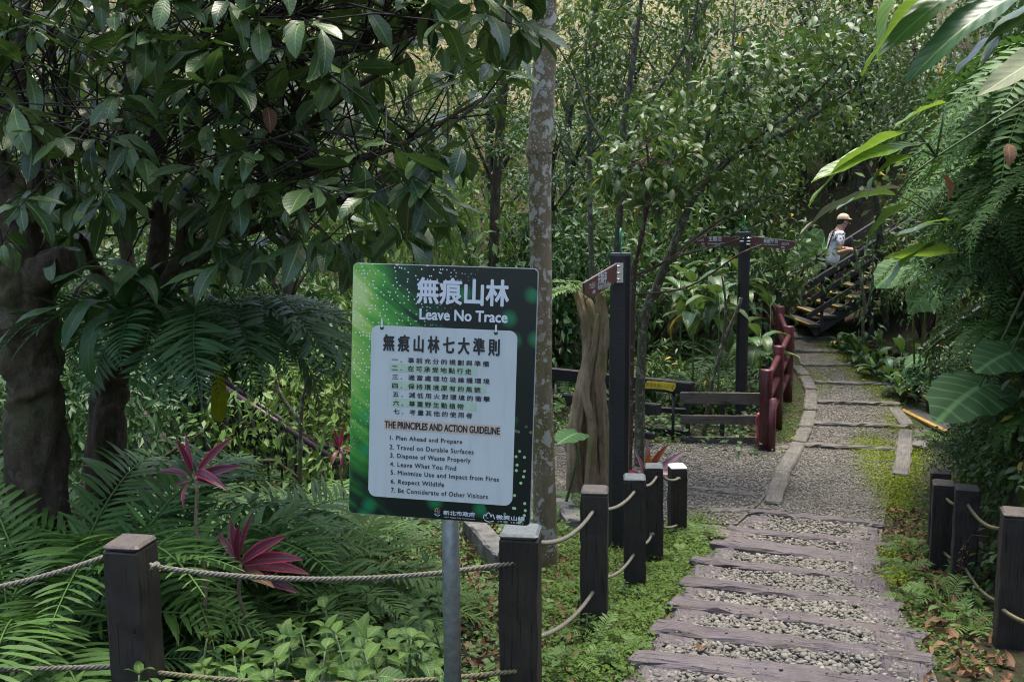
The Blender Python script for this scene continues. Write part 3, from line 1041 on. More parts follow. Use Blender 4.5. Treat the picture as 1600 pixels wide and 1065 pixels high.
M_panel, _nt = new_mat('notice_panel')
_t = NT(_nt)
_tc = _t.n('ShaderNodeTexCoord')
_n = _t.noise(_tc.outputs['Object'], 2.5, 3)
_c = _t.ramp(_n, [(0.3, (0.46, 0.51, 0.49)), (0.7, (0.52, 0.565, 0.54))])
_c = _t.mix(_t.math('MULTIPLY', _t.noise(_tc.outputs['Object'], 700.0, 2), 0.2), _c, (0.30, 0.40, 0.44))
_st = _t.noise(_t.mapping(_tc.outputs['Object'], (9.0, 1.2, 1.0)), 3.0, 4, 0.6)
_c = _t.mix(_t.math('MULTIPLY', _t.ramp(_st, [(0.5, (0, 0, 0)), (0.75, (1, 1, 1))]), 0.28), _c, (0.28, 0.32, 0.27))
_t.bsdf(_c, 0.45, None, 0.35)

sign_base = Vector((0, 0, 0))
pole_top = at(702, 700, 3.235)
pole_top = cen + (Vector((pole_top.x, pole_top.y, pole_top.z)) - cen)
pxy = Vector((at(704, 850, 3.21).x, 3.21))
e = empty('information_sign', (pxy.x, pxy.y, gz(pxy.x, pxy.y)))
tag(e, 'green leaf-print notice board with a pale blue text panel on a steel pole', 'sign')
board = MB().prism(round_rect(-BW / 2, -BH / 2, BW / 2, BH / 2, 0.014), -0.006, 0.0).mesh('board', M_board)
bo = obj('board', board, None, e, sf.M)
edge = MB()
_o = round_rect(-BW / 2 - 0.0025, -BH / 2 - 0.0025, BW / 2 + 0.0025, BH / 2 + 0.0025, 0.016)
edge.prism(_o, -0.011, -0.0062)
obj('board_backing', edge.mesh('board_backing', m_plain('grey_board_edge', (0.42, 0.42, 0.40), 0.5)), None, e, sf.M)
pt_top = Vector((pxy.x, pxy.y + 0.012, (cen + sf.v * (BH * 0.3)).z))
lean = (cen.y + 0.04) - pxy.y
pole = MB().tube([(pxy.x, pxy.y + 0.03, gz(pxy.x, pxy.y) - 0.2), (cen.x + sf.v.x * 0 - sf.n.x * 0.045 + 0.012, cen.y - sf.n.y * 0.045, cen.z + BH * 0.3)], 0.0295, 20)
obj('pole', pole.mesh('pole', M_steel, True), None, e)
u0, v0 = sf.uv(574, 507); u1, v1 = sf.uv(803, 517); u2, v2 = sf.uv(806, 795); u3, v3 = sf.uv(582, 770)
PX0, PX1, PY1, PY0 = (u0 + u3) / 2, (u1 + u2) / 2, (v0 + v1) / 2, (v2 + v3) / 2
panel = obj('notice_panel', MB().prism(round_rect(PX0, PY0, PX1, PY1, 0.026), 0.0004, 0.0016).mesh('notice_panel', M_panel), None, e, sf.M)
M_hole = m_plain('dark_green_hole', (0.01, 0.05, 0.02), 0.6)
for (hx, hy) in ((597, 512), (775, 520)):
    hu, hv = sf.uv(hx, hy)
    disc = [(hu + 0.0065 * math.cos(a), hv + 0.0065 * math.sin(a)) for a in np.linspace(0, 2 * math.pi, 14)[:-1]]
    obj('panel_hole', MB().prism(disc, 0.0017, 0.0022).mesh('panel_hole', M_hole), None, e, sf.M)
    obj('hanging_pin', MB().prism(round_rect(hu - 0.003, hv + 0.002, hu + 0.003, hv + 0.026, 0.002, 3), 0.0023, 0.004).mesh('hanging_pin', M_white), None, e, sf.M)


def S(body, lb, rt, mat=M_ink, z=0.0030, **kw):
    return text(sf, e, body, lb, rt, mat, z, **kw)


S('無痕山林', (652, 473), (795, 443.5), M_white, 0.0012, bold=0.030)
S('Leave No Trace', (656, 498.5), (793, 487.5), M_white, 0.0012, bold=0.04)
S('無痕山林七大準則', (599.5, 547), (780.5, 538.5), bold=0.032, spacing=1.55)
M_band = m_plain('pale_green_band', (0.36, 0.49, 0.35), 0.5, var=0.06)
M_bando = m_plain('pale_peach_band', (0.50, 0.42, 0.33), 0.5, var=0.06)
Z = lambda x, y: (580 + x / 6.667, 520 + y / 6.667)
CH = abs(sf.uv(*Z(500, 250))[1] - sf.uv(*Z(500, 306))[1])
rows = [('一．事前充分的規劃與準備', (215, 262), (1228, 345)), ('二．在可承受地點行走', (217, 388), (1045, 432)), ('三．適當處理垃圾維護環境', (220, 480), (1233, 533)),
        ('四．保持環境原有的風貌', (222, 572), (1140, 622)), ('五．減低用火對環境的衝擊', (227, 662), (1237, 718)), ('六．尊重野生動植物', (230, 752), (962, 792)), ('七．考量其他的使用者', (235, 840), (1053, 890))]
for k, (s_, l_, r_) in enumerate(rows):
    if k == 0:
        l_ = (215, 302)
    lb = Z(*l_); rb = Z(*r_)
    S(s_, lb, rb, height=CH, spacing=1.45, bold=0.022)
    if k in (1, 3, 5):
        ua, va = sf.uv(*Z(l_[0] - 20, l_[1] + 12)); ub, _ = sf.uv(*Z(max(r_[0], 1040) + 60, r_[1]))
        obj('highlight_band', MB().prism([(ua, va), (ub, va), (ub, va + CH * 1.55), (ua, va + CH * 1.55)], 0.0017, 0.0021).mesh('highlight_band', M_band), None, e, sf.M)
Z5 = lambda x, y: (530 + x / 5.0, 640 + y / 5.0)
S('THE PRINCIPLES AND ACTION GUIDELINE', Z5(358, 138), Z5(1255, 137), bold=0.035)
ua, va = sf.uv(*Z5(350, 152)); ub, vb = sf.uv(*Z5(1262, 120))
obj('highlight_band', MB().prism([(ua, va), (ub, va), (ub, vb), (ua, vb)], 0.0017, 0.0021).mesh('highlight_band', M_bando), None, e, sf.M)
eh = abs(sf.uv(*Z5(500, 200))[1] - sf.uv(*Z5(500, 243))[1])
for s_, l_, xr_, desc in (('1. Plan Ahead and Prepare', (398, 240), 962, 1.0), ('2. Travel on Durable Surfaces', (396, 304), 1052, .83), ('3. Dispose of Waste Properly', (400, 380), 1027, 1.05),
                          ('4. Leave What You Find', (400, 438), 915, .83), ('5. Minimize Use and Impact from Fires', (403, 512), 1248, 1.05), ('6. Respect Wildlife', (405, 582), 820, 1.05), ('7. Be Considerate of Other Visitors', (407, 640), 1163, .83)):
    S(s_, Z5(*l_), Z5(xr_, l_[1] - 30 + (xr_ - l_[0]) * 0.06), height=eh * desc, spacing=1.12, bold=0.018)
# makers' marks along the lower edge
S('新北市政府', Z5(815, 818), Z5(1062, 795), M_white, 0.0012, bold=0.02, height=eh * 0.82)
S('New Taipei City Government', Z5(820, 842), Z5(1062, 848), M_white, 0.0012, height=eh * 0.28)
S('微笑山線', Z5(1225, 852), Z5(1450, 832), M_white, 0.0012, bold=0.03, height=eh * 0.8)
S('SMILE TRAILS', Z5(1238, 876), Z5(1440, 880), M_white, 0.0012, height=eh * 0.28, spacing=1.5)


def strip_mesh(pts, w, z, mat, name):
    mb = MB()
    for a, b in zip(pts[:-1], pts[1:]):
        a, b = Vector((*a, 0)), Vector((*b, 0))
        d = (b - a).normalized(); nn = Vector((-d.y, d.x, 0)) * w
        a2, b2 = a - d * w * 0.6, b + d * w * 0.6
        mb.add([(p.x, p.y, z) for p in (a2 - nn, b2 - nn, b2 + nn, a2 + nn)], [(0, 1, 2, 3)])
    return mb.mesh(name, mat)


hill_l = [(1127, 845), (1131, 822), (1140, 815), (1148, 828), (1157, 806), (1168, 801), (1178, 810), (1186, 836), (1194, 817), (1204, 818), (1213, 850)]
obj('emblem', strip_mesh([sf.uv(*Z5(*q)) for q in hill_l], 0.0013, 0.0012, M_white, 'emblem'), None, e, sf.M)
obj('emblem', strip_mesh([sf.uv(*Z5(*q)) for q in ((1136, 856), (1152, 868), (1175, 873), (1205, 868))], 0.0013, 0.0014, M_white, 'emblem'), None, e, sf.M)
for q in ((1149, 841), (1162, 844)):
    a, b = sf.uv(*Z5(*q))
    obj('emblem', MB().prism([(a + 0.0011 * math.cos(k), b + 0.0016 * math.sin(k)) for k in np.linspace(0, 6.28, 9)[:-1]], 0.0003, 0.0012).mesh('emblem', M_white), None, e, sf.M)
eu, ev = sf.uv(*Z5(768, 790))
for k, cc in enumerate(((0.50, 0.05, 0.03), (0.03, 0.10, 0.45), (0.04, 0.30, 0.08), (0.55, 0.38, 0.03))):
    a0 = (45, -45, -135, 135)[k]
    pts = [(eu, ev)] + [(eu + 0.0085 * math.cos(R(a0 + q)), ev + 0.0105 * math.sin(R(a0 + q))) for q in (-40, -15, 15, 40)]
    mm = m_plain('emblem_colour', cc, 0.5, var=0.05)
    if k == 1:
        obj('emblem', MB().prism(pts, 0.0003, 0.0011).mesh('emblem', mm), None, e, sf.M)
    else:
        obj('emblem', strip_mesh(pts + [pts[0]], 0.0009, 0.0011, mm, 'emblem'), None, e, sf.M)
obj('emblem', strip_mesh([(eu - 0.010, ev - 0.009), (eu - 0.004, ev - 0.0145), (eu + 0.002, ev - 0.0155), (eu + 0.009, ev - 0.011)], 0.0009, 0.0011, M_white, 'emblem'), None, e, sf.M)

# ---- direction posts
M_brown = m_plain('brown_sign_enamel', (0.095, 0.038, 0.034), 0.4, var=0.15)
M_green = m_plain('green_badge', (0.012, 0.20, 0.08), 0.4, var=0.1)


def octo(s, c=0.28):
    h = s / 2
    k = h * (1 - 2 * c * 0.72)
    return [(-k, -h), (k, -h), (h, -k), (h, k), (k, h), (-k, h), (-h, k), (-h, -k)]


def sign_arm(e, poly, Yr, Yt, texts, root_x, plate_px):
    """a brown finger whose outline is given in the photo; root at depth Yr, tip at Yt"""
    xs = [q[0] for q in poly]
    tip_x = min(xs) if abs(min(xs) - root_x) > abs(max(xs) - root_x) else max(xs)
    ym = sum(q[1] for q in poly) / len(poly)
    a, b = at(root_x, ym, Yr), at(tip_x, ym, Yt)
    if tip_x < root_x:
        a, b = b, a
    f = Face(a, Vector((b.x - a.x, b.y - a.y, 0)), Vector((0, 0, 1)))
    pts = [f.uv(*q) for q in poly]
    arm = obj('sign_arm', MB().prism(pts, -0.014, 0.0).mesh('sign_arm', M_brown), None, e, f.M)
    lo = (sum(p[0] for p in pts) / len(pts), sum(p[1] for p in pts) / len(pts))
    rim = [(lo[0] + (p[0] - lo[0]) * 1.012, lo[1] + (p[1] - lo[1]) * 1.03) for p in pts]
    obj('arm_edge', MB().prism(rim, -0.017, -0.0145).mesh('arm_edge', M_white), None, arm, f.M)
    for body, lb, rt, th in texts:
        text(f, arm, body, lb, rt, M_white, 0.0012, thick=th)
    return f


dp = at(970, 395, 7.65)
gb = gz(dp.x, dp.y)
e = empty('direction_post', (dp.x, dp.y, gb))
tag(e, 'tall dark post with one brown finger sign and a green badge on top', 'signpost')
obj('post', MB().prism(octo(0.15), gb - 0.2, dp.z - 0.02, Matrix.Translation((dp.x, dp.y, 0)) @ Matrix.Rotation(R(-12), 4, 'Z')).mesh('post', M_blackwood), None, e)
obj('cap', MB().prism(octo(0.152), dp.z - 0.0199, dp.z, Matrix.Translation((dp.x, dp.y, 0)) @ Matrix.Rotation(R(-12), 4, 'Z')).mesh('cap', M_capblue), None, e)
bz = at(970, 376, 7.65)
bd = MB().tube([Vector((dp.x, dp.y, dp.z)), Vector((dp.x, dp.y, dp.z + 0.05))], 0.008, 8)
obj('badge_stem', bd.mesh('badge_stem', M_green, True), None, e)
_bm = Matrix.Translation((dp.x, dp.y, dp.z + 0.115)) @ Matrix.Rotation(R(76), 4, 'Z') @ Matrix.Rotation(R(90), 4, 'X')
obj('badge', MB().prism([(0.055 * math.cos(a), 0.075 * math.sin(a)) for a in np.linspace(0, 2 * math.pi, 21)[:-1]], -0.006, 0.006, _bm).mesh('badge', M_green), None, e)
mk = MB()
for sgn in (-1, 1):
    for k in range(10):
        a0, a1 = 0.6 + k * 0.42, 0.6 + (k + 1) * 0.42
        r0, r1 = 0.018 + 0.0018 * k, 0.018 + 0.0018 * (k + 1)
        q = [(r0 * math.cos(a0), 1.3 * r0 * math.sin(a0)), (r1 * math.cos(a1), 1.3 * r1 * math.sin(a1)), ((r1 + .009) * math.cos(a1), 1.3 * (r1 + .009) * math.sin(a1)), ((r0 + .009) * math.cos(a0), 1.3 * (r0 + .009) * math.sin(a0))]
        mk.add([_bm @ Vector((x, y, 0.0072 * sgn)) for x, y in q], [(0, 1, 2, 3)])
obj('badge_mark', mk.mesh('badge_mark', M_white), None, e)
ZA = lambda x, y: (900 + x / 10.65, 380 + y / 10.65)
f = sign_arm(e, [ZA(685, 345), ZA(680, 640), ZA(268, 912), ZA(145, 830), ZA(140, 665)], 7.52, 6.75,
             [('75公尺', ZA(222, 768), ZA(322, 640), 0.01), ('(M)', ZA(272, 855), ZA(318, 770), 0.01), ('扶輪亭', ZA(360, 690), ZA(512, 500), 0.012), ('Rotary Pavilion', ZA(360, 806), ZA(575, 622), 0.01)], 964, None)
pb = at(964, 426, 7.56)
obj('bracket', MB().box((-0.03, -0.006, -0.075), (0.035, 0.006, 0.075), Matrix.Translation((pb.x + 0.012, pb.y, pb.z))).mesh('bracket', M_chrome), None, e)
for q in (416, 426.5, 436.5):
    c = at(966, q, 7.545)
    obj('bolt', MB().tube([c + Vector((-0.02, -0.012, 0)), c + Vector((0.014, -0.012, 0))], 0.007, 8).mesh('bolt', M_chrome, True), None, e)

dp2 = at(1163.5, 362, 12.8)
gb2 = gz(dp2.x, dp2.y)
e = empty('direction_post', (dp2.x, dp2.y, gb2))
tag(e, 'dark post with two brown finger signs pointing opposite ways behind the plank fence', 'signpost')
_pm = Matrix.Translation((dp2.x, dp2.y, 0)) @ Matrix.Rotation(R(-6), 4, 'Z')
obj('post', MB().prism(octo(0.14), gb2 - 0.2, dp2.z - 0.02, _pm).mesh('post', M_blackwood), None, e)
obj('cap', MB().prism(octo(0.142), dp2.z - 0.0199, dp2.z, _pm).mesh('cap', M_capblue), None, e)
obj('badge_stem', MB().tube([(dp2.x, dp2.y, dp2.z), (dp2.x, dp2.y, dp2.z + 0.06)], 0.008, 8).mesh('badge_stem', M_green, True), None, e)
_bm = Matrix.Translation((dp2.x, dp2.y, dp2.z + 0.13)) @ Matrix.Rotation(R(84), 4, 'Z') @ Matrix.Rotation(R(90), 4, 'X')
obj('badge', MB().prism([(0.055 * math.cos(a), 0.075 * math.sin(a)) for a in np.linspace(0, 2 * math.pi, 21)[:-1]], -0.006, 0.006, _bm).mesh('badge', M_green), None, e)
ZB = lambda x, y: (1060 + x / 4.097, 300 + y / 4.097)
ZC = lambda x, y: (1080 + x / 8.889, 340 + y / 8.889)
sign_arm(e, [ZB(395, 285), ZB(395, 350), ZB(125, 340), ZB(72, 310), ZB(72, 286)], 12.70, 12.55,
         [('30公尺', ZC(55, 330), ZC(175, 295), 0.012), ('(M)', ZC(140, 378), ZC(185, 350), 0.01), ('生態池', ZC(240, 328), ZC(420, 285), 0.014), ('Ecological Pond', ZC(232, 376), ZC(512, 345), 0.01)], 1157, None)
sign_arm(e, [ZB(463, 283), ZB(748, 318), ZB(745, 345), ZB(700, 368), ZB(463, 345)], 12.72, 12.35,
         [('景觀平台', ZC(1003, 352), ZC(1205, 310), 0.014), ('Landscape Platform', ZC(893, 383), ZC(1205, 385), 0.01), ('30公尺', ZC(1255, 382), ZC(1362, 345), 0.012), ('(M)', ZC(1248, 424), ZC(1300, 400), 0.01)], 1172, None)
for (qx, qy) in ((1159, 372), (1159, 377), (1170, 372), (1170, 377), (1170, 382)):
    c = at(qx, qy, 12.70)
    obj('bolt', MB().tube([c + Vector((-0.028, 0, 0)), c + Vector((0.028, 0, 0))], 0.012, 8).mesh('bolt', M_chrome, True), None, e)
# ================================================================ FENCES, RAILINGS, STAIRS
# ---- black boardwalk railing behind the dead trunk
e = empty('boardwalk_railing', (at(980, 700, 12.4).x, 12.4, gz(at(980, 700, 12.4).x, 12.4)))
tag(e, 'black timber boardwalk railing with a yellow warning sticker, behind the dead trunk', 'railing')
KR = Vector((0, 0, 1))
rails = [((850, 573), 13.15, (1083, 597), 11.85, 0.09, 0.155), ((850, 611), 13.2, (1030, 631), 11.5, 0.09, 0.13), ((850, 622), 13.5, (1078, 638), 12.05, 0.05, 0.075),
         ((850, 650), 13.5, (1078, 672), 12.05, 0.05, 0.09), ((850, 662), 13.2, (1022, 676), 11.55, 0.06, 0.075)]
for (p, Y0, q, Y1, w, h) in rails:
    beam('rail', at(*p, Y0), at(*q, Y1), w, h, M_blackwood, e, ch=0.012, segs=5, jit=0.002)
for (px, y0, y1, Y) in ((986, 641, 712, 11.5), (1000, 641, 714, 11.5), (1051, 612, 702, 12.0), (868, 600, 720, 13.3), (905, 600, 720, 12.9)):
    a = at(px, y1, Y); b = at(px, y0, Y)
    obj('baluster', MB().tube([a, Vector((a.x, a.y, b.z))], 0.019, 8).mesh('baluster', M_blackwood, True), None, e)
M_sticker, _nt = new_mat('yellow_sticker')
_t = NT(_nt)
_tc = _t.n('ShaderNodeTexCoord')
_n = _t.noise(_tc.outputs['Object'], 14.0, 4)
_t.bsdf(_t.ramp(_n, [(0.35, (0.62, 0.45, 0.03)), (0.6, (0.72, 0.58, 0.05)), (0.72, (0.35, 0.15, 0.03))]), 0.5)
sa, sb = at(1007, 602, 12.2), at(1056, 606, 11.93)
stf = Face(sa + Vector((0, -0.006, 0)), Vector((sb.x - sa.x, sb.y - sa.y, sb.z - sa.z)), Vector((0, 0, 1)))
# set the face just in front of the top rail
ra, rb = at(850, 573, 13.15), at(1083, 597, 11.85)
rd = (rb - ra).normalized()
rn = Vector((rd.y, -rd.x, 0)).normalized()
if rn.y > 0: rn = -rn
stf = Face(ra + rn * 0.048, rd, Vector((0, 0, 1)))
ZS = lambda x, y: (1000 + x / 22.86, 580 + y / 22.86)
outl = [ZS(165, 500), ZS(175, 590), ZS(240, 612), ZS(600, 620), ZS(900, 650), ZS(1170, 715), ZS(1240, 640), ZS(1280, 540), ZS(1280, 430), ZS(900, 385), ZS(560, 360), ZS(250, 340)]
lab = obj('warning_sticker', MB().prism([stf.uv(*q) for q in outl], -0.001, 0.003).mesh('warning_sticker', M_sticker), None, e, stf.M)
text(stf, lab, '雨後濕滑小心行走', ZS(220, 540), ZS(1230, 500), m_plain('rust_brown_print', (0.20, 0.045, 0.01), 0.6), 0.0045)

# ---- grey plank fence
p0, p1 = at(1063, 700, 11.75), at(1201, 701, 11.55)
e = empty('plank_fence', (p0.x, p0.y, gz(p0.x, p0.y)))
tag(e, 'low grey plank fence of three boards beside the dark red railing', 'fence')
for (ya, yb, h) in ((612.5, 614, 0.135), (648.5, 649, 0.10), (682, 682, 0.10)):
    beam('plank', at(1063, ya, 11.75), at(1199, yb, 11.55), 0.045, h, M_greyplank, e, ch=0.004, segs=5, jit=0.002)
for px in (1076, 1130):
    a = at(px, 702, 11.75); b = at(px, 614, 11.75)
    beam('fence_upright', Vector((a.x, a.y + 0.06, a.z - 0.1)), Vector((a.x, a.y + 0.06, b.z)), 0.05, 0.05, M_blackwood, e, up=Vector((0, -1, 0)))

# ---- dark red imitation-log railing
e = empty('log_railing', (at(1198, 700, 11.35).x, 11.35, gz(at(1198, 700, 11.35).x, 11.35)))
tag(e, 'dark red log-shaped railing curving along the trail edge', 'railing')
RT = [at(1198, 577, 11.3), at(1217, 540, 12.35), at(1233, 509, 13.6), at(1219, 478, 15.2), at(1199, 456, 16.7), at(1176, 441, 18.0)]
for k, t in enumerate(RT):
    g = min(gz(t.x, t.y), t.z - 0.6)
    mb = MB().tube([(t.x, t.y, g - 0.15), (t.x, t.y, t.z - 0.012), (t.x, t.y, t.z)], [0.072, 0.069, 0.062], 16)
    obj('post', mb.mesh('post', M_red, True), None, e)
a = at(1205, 690, 11.25)
obj('post', MB().tube([(a.x, a.y, gz(a.x, a.y) - 0.1), (a.x, a.y, at(1205, 622, 11.25).z)], 0.05, 12).mesh('post', M_red, True), None, e)
for t, u in zip(RT[:-1], RT[1:]):
    for dz in (0.13, 0.40, 0.68):
        obj('rail', MB().tube([t - KR * dz, t.lerp(u, 0.5) - KR * (dz + 0.008), u - KR * dz], 0.036, 12).mesh('rail', M_red, True), None, e)

# ribbon tied to the fence end
M_ribbon = m_plain('pink_ribbon', (0.55, 0.10, 0.14), 0.5, var=0.3)
c = at(1186, 648, 11.42)
e = empty('ribbon', c)
tag(e, 'pink plastic ribbon knotted round the end of the plank fence', 'ribbon')


def band(pts, w, side, mat, name, parent):
    mb = MB()
    vs = []
    for i, p in enumerate(pts):
        k = w * (1 + 0.25 * math.sin(i * 1.9))
        vs += [p - side * k, p + side * k]
    mb.add(vs, [(2 * i, 2 * i + 1, 2 * i + 3, 2 * i + 2) for i in range(len(pts) - 1)])
    me = mb.mesh(name, mat, True)
    o = obj(name, me, None, parent)
    s = o.modifiers.new('thick', 'SOLIDIFY'); s.thickness = 0.002
    return o


sx = Vector((1, 0.2, 0)).normalized()
obj('knot', MB().tube([c + Vector((-0.03, 0, 0.01)), c, c + Vector((0.03, 0.01, 0.012))], [0.012, 0.028, 0.012], 8).mesh('knot', M_ribbon, True), None, e)
for dx, L, tw in ((-0.05, 0.30, 0.03), (0.02, 0.36, -0.02), (0.06, 0.30, 0.04)):
    band([c + Vector((dx * t + 0.02 * math.sin(5 * t + dx * 40), -0.02 + tw * math.sin(4 * t), -L * t)) for t in np.linspace(0, 1, 8)], 0.013, sx, M_ribbon, 'tail', e)
band([c + Vector((0.02 + 0.12 * t, -0.01, 0.03 * math.sin(3.1 * t) - 0.09 * t)) for t in np.linspace(0, 1, 5)], 0.012, Vector((0, 0.3, 1)), M_ribbon, 'tail', e)

M_rail = m_wood('weathered_dark_rail', (0.018, 0.017, 0.017), (0.06, 0.056, 0.054), 1.5, 14.0, 0.6, 0.3, spec=0.5)
# ---- timber staircase at the end of the trail (climbs towards +X)
SX0, SZ0, SYN, SYF = 5.16, 0.80, 17.25, 19.0
RUN, RISE = 0.245, 0.155
e = empty('staircase', (SX0, SYN, 0.6))
tag(e, 'timber staircase with yellow nosings and sloping dark rails, a walker on it', 'stairs')
for i in range(10):
    x, z = SX0 + RUN * i, SZ0 + RISE * i
    st = obj('step', beam_mesh('step', SYF - SYN, 0.27, 0.055, M_tread, 0.006, 5, 0.002, 60 + i), None, e, frame_M((x + 0.14, SYN, z), (x + 0.14, SYF, z)))
    obj('nosing', beam_mesh('nosing', SYF - SYN - 0.02, 0.055, 0.030, M_yellow, 0.004, 4, 0.001, 80 + i), None, st, frame_M((x + 0.027, SYN + 0.01, z + 0.006), (x + 0.027, SYF - 0.01, z + 0.006)))
slope = RISE / RUN
for Y, x0, z0 in ((SYN - 0.06, 5.05, 1.50), (SYF + 0.06, 5.22, 1.50)):
    for dz, dx, h, w in ((0.0, 0.0, 0.11, 0.09), (0.30, 0.12, 0.09, 0.05), (0.56, 0.05, 0.09, 0.05)):
        L = 2.5
        beam('handrail' if dz == 0 else 'rail', (x0 + dx, Y, z0 - dz + slope * dx), (x0 + L, Y, z0 - dz + slope * L), w, h, M_rail, e, ch=0.01)
    for xx in (0.35, 1.25, 2.2):
        beam('rail_post', (x0 + xx, Y + 0.05, z0 + slope * xx - 1.05), (x0 + xx, Y + 0.05, z0 + slope * xx - 0.08), 0.05, 0.05, M_rail, e, up=Vector((0, -1, 0)))
beam('stringer', (SX0 + 0.05, SYN + 0.1, SZ0 - 0.06), (SX0 + RUN * 10, SYN + 0.1, SZ0 - 0.06 + RISE * 10), 0.06, 0.2, M_rail, e)
beam('stringer', (SX0 + 0.05, SYF - 0.1, SZ0 - 0.06), (SX0 + RUN * 10, SYF - 0.1, SZ0 - 0.06 + RISE * 10), 0.06, 0.2, M_rail, e)

lx, lz = SX0 + RUN * 10 - 0.1, SZ0 + RISE * 9.6
for k in range(6):
    beam('landing_board', (lx + 0.14 + 0.27 * k, SYN, lz), (lx + 0.14 + 0.27 * k, SYF, lz), 0.25, 0.05, M_tread, e)
for (px_, py_) in ((lx + 0.1, SYN + 0.1), (lx + 0.1, SYF - 0.1), (lx + 1.5, SYN + 0.1), (lx + 1.5, SYF - 0.1), (lx - 1.2, SYN + 0.1), (lx - 1.2, SYF - 0.1)):
    tz = lz - 0.05 if px_ > lx else lz - 0.05 - slope * 1.2 - 0.1
    beam('support_post', (px_, py_, min(gz(px_, py_) - 0.1, tz - 0.2)), (px_, py_, tz), 0.09, 0.09, M_rail, e, up=Vector((0, -1, 0)))
# dark bollard seen past the red railing
a = at(1224, 470, 18.4)
beam_o = beam('rail_post', Vector((a.x, a.y, a.z - 0.55)), Vector((a.x, a.y, a.z + 0.22)), 0.26, 0.2, M_rail, e, up=Vector((0, -1, 0)))

# ---- short stair up the bank, half buried in leaves
e = empty('bank_steps', at(1440, 660, 12.5))
tag(e, 'short plank steps with worn yellow edges leading up into the bank plants', 'stairs')
A0, A1 = at(1405, 641, 13.2), at(1474, 679, 11.85)
zst = (A0.z + A1.z) / 2 + 0.03
for i in range(4):
    dx, dz = 0.30 * i, 0.19 * i
    a = Vector((A0.x + dx, A0.y, zst + dz)); b = Vector((A1.x + dx, A1.y, zst + dz))
    ctr = Vector((0.15, 0, 0))
    st = beam('step', a + ctr, b + ctr, 0.28, 0.06, M_tread, e, ch=0.006, segs=5, jit=0.003)
    beam('nosing', a + Vector((0.035, 0, 0.007)), b + Vector((0.035, 0, 0.007)), 0.07, 0.034, M_yellow, st, ch=0.004, segs=5, jit=0.002)
    beam('riser', a + Vector((0.09, 0.05, -0.065)), b + Vector((0.09, -0.05, -0.065)), 0.03, 0.12, M_rail, e)
h0, h1 = at(1433, 545, 13.3), at(1494, 503, 13.3)
beam('handrail', h0, h1 + (h1 - h0) * 0.6, 0.08, 0.10, M_rail, e)
h0, h1 = at(1455, 595, 13.3), at(1490, 572, 13.3)
beam('rail', h0, h1 + (h1 - h0) * 0.6, 0.05, 0.09, M_rail, e)
for (px, y0, y1, Y) in ((1489, 560, 622, 13.35), (1462, 540, 600, 13.36), (1495, 634, 668, 11.9)):
    a, b = at(px, y1, Y), at(px, y0, Y)
    beam('rail_post', a, Vector((a.x, a.y, b.z)), 0.10, 0.10, M_greyplank if Y > 13 else M_rail, e, up=Vector((0, -1, 0)))

# ---- stair with purple pipe rails behind the left trees
e = empty('pipe_rail_stair', (at(400, 700, 10.5).x, 10.5, gz(at(400, 700, 10.5).x, 10.5)))
tag(e, 'stair with purple pipe handrails and black balusters glimpsed behind the ferns', 'stairs')
ra, rb = at(280, 559, 11.2), at(530, 722, 10.0)
obj('handrail', MB().tube([ra, rb], 0.030, 12).mesh('handrail', M_purple, True), None, e)
sa, sb = at(290, 552, 12.3), at(500, 697, 11.2)
obj('handrail', MB().tube([sa, sb], 0.028, 12).mesh('handrail', M_purple, True), None, e)
for k in range(11):
    t = 0.06 + 0.085 * k
    p = ra.lerp(rb, t)
    obj('baluster', MB().tube([Vector((p.x, p.y, min(gz(p.x, p.y) - 0.05, p.z - 0.4))), p], 0.014, 7).mesh('baluster', M_blackwood, True), None, e)
for k in range(7):
    t = 0.1 + 0.13 * k
    p = sa.lerp(sb, t)
    obj('baluster', MB().tube([Vector((p.x, p.y, min(gz(p.x, p.y) - 0.05, p.z - 0.4))), p], 0.014, 7).mesh('baluster', M_blackwood, True), None, e)
for (p, Y0, q, Y1, w, h, mm) in (((196, 612), 10.6, (262, 688), 10.2, 0.10, 0.12, M_greyplank), ((178, 655), 10.6, (232, 697), 10.3, 0.12, 0.16, M_concrete), ((210, 600), 11.6, (300, 690), 11.1, 0.1, 0.12, M_blackwood),
                                 ((395, 672), 12.6, (560, 705), 11.6, 0.09, 0.10, M_blackwood), ((360, 664), 13.0, (470, 684), 12.4, 0.09, 0.1, M_blackwood)):
    beam('stringer', at(*p, Y0), at(*q, Y1), w, h, mm, e)
for (px, Y) in ((195, 10.55), (203, 10.5), (218, 10.45), (243, 10.35)):
    a, b = at(px, 690, Y), at(px, 606 + (px - 195) * 0.9, Y)
    obj('baluster', MB().tube([Vector((b.x, b.y, gz(b.x, b.y) - 0.05)), b], 0.016, 8).mesh('baluster', M_blackwood, True), None, e)
bx = at(231, 684, 10.9)
e = empty('notice_box', Vector((bx.x, bx.y, bx.z - 0.1)))
tag(e, 'small white box with a yellow side standing under the pipe-rail stair', 'box')
obj('box_body', MB().box((-0.09, -0.08, gz(bx.x, bx.y) - bx.z - 0.03), (0.05, 0.08, 0.10), Matrix.Translation(bx)).mesh('box_body', m_plain('dull_white_paint', (0.55, 0.55, 0.52), 0.6)), None, e)
obj('box_side', MB().box((0.052, -0.08, -0.13), (0.085, 0.08, 0.09), Matrix.Translation(bx)).mesh('box_side', m_plain('pale_yellow_paint', (0.55, 0.45, 0.20), 0.6)), None, e)
obj('box_lid', MB().box((-0.10, -0.09, 0.101), (0.09, 0.09, 0.112), Matrix.Translation(bx)).mesh('box_lid', M_concrete), None, e)

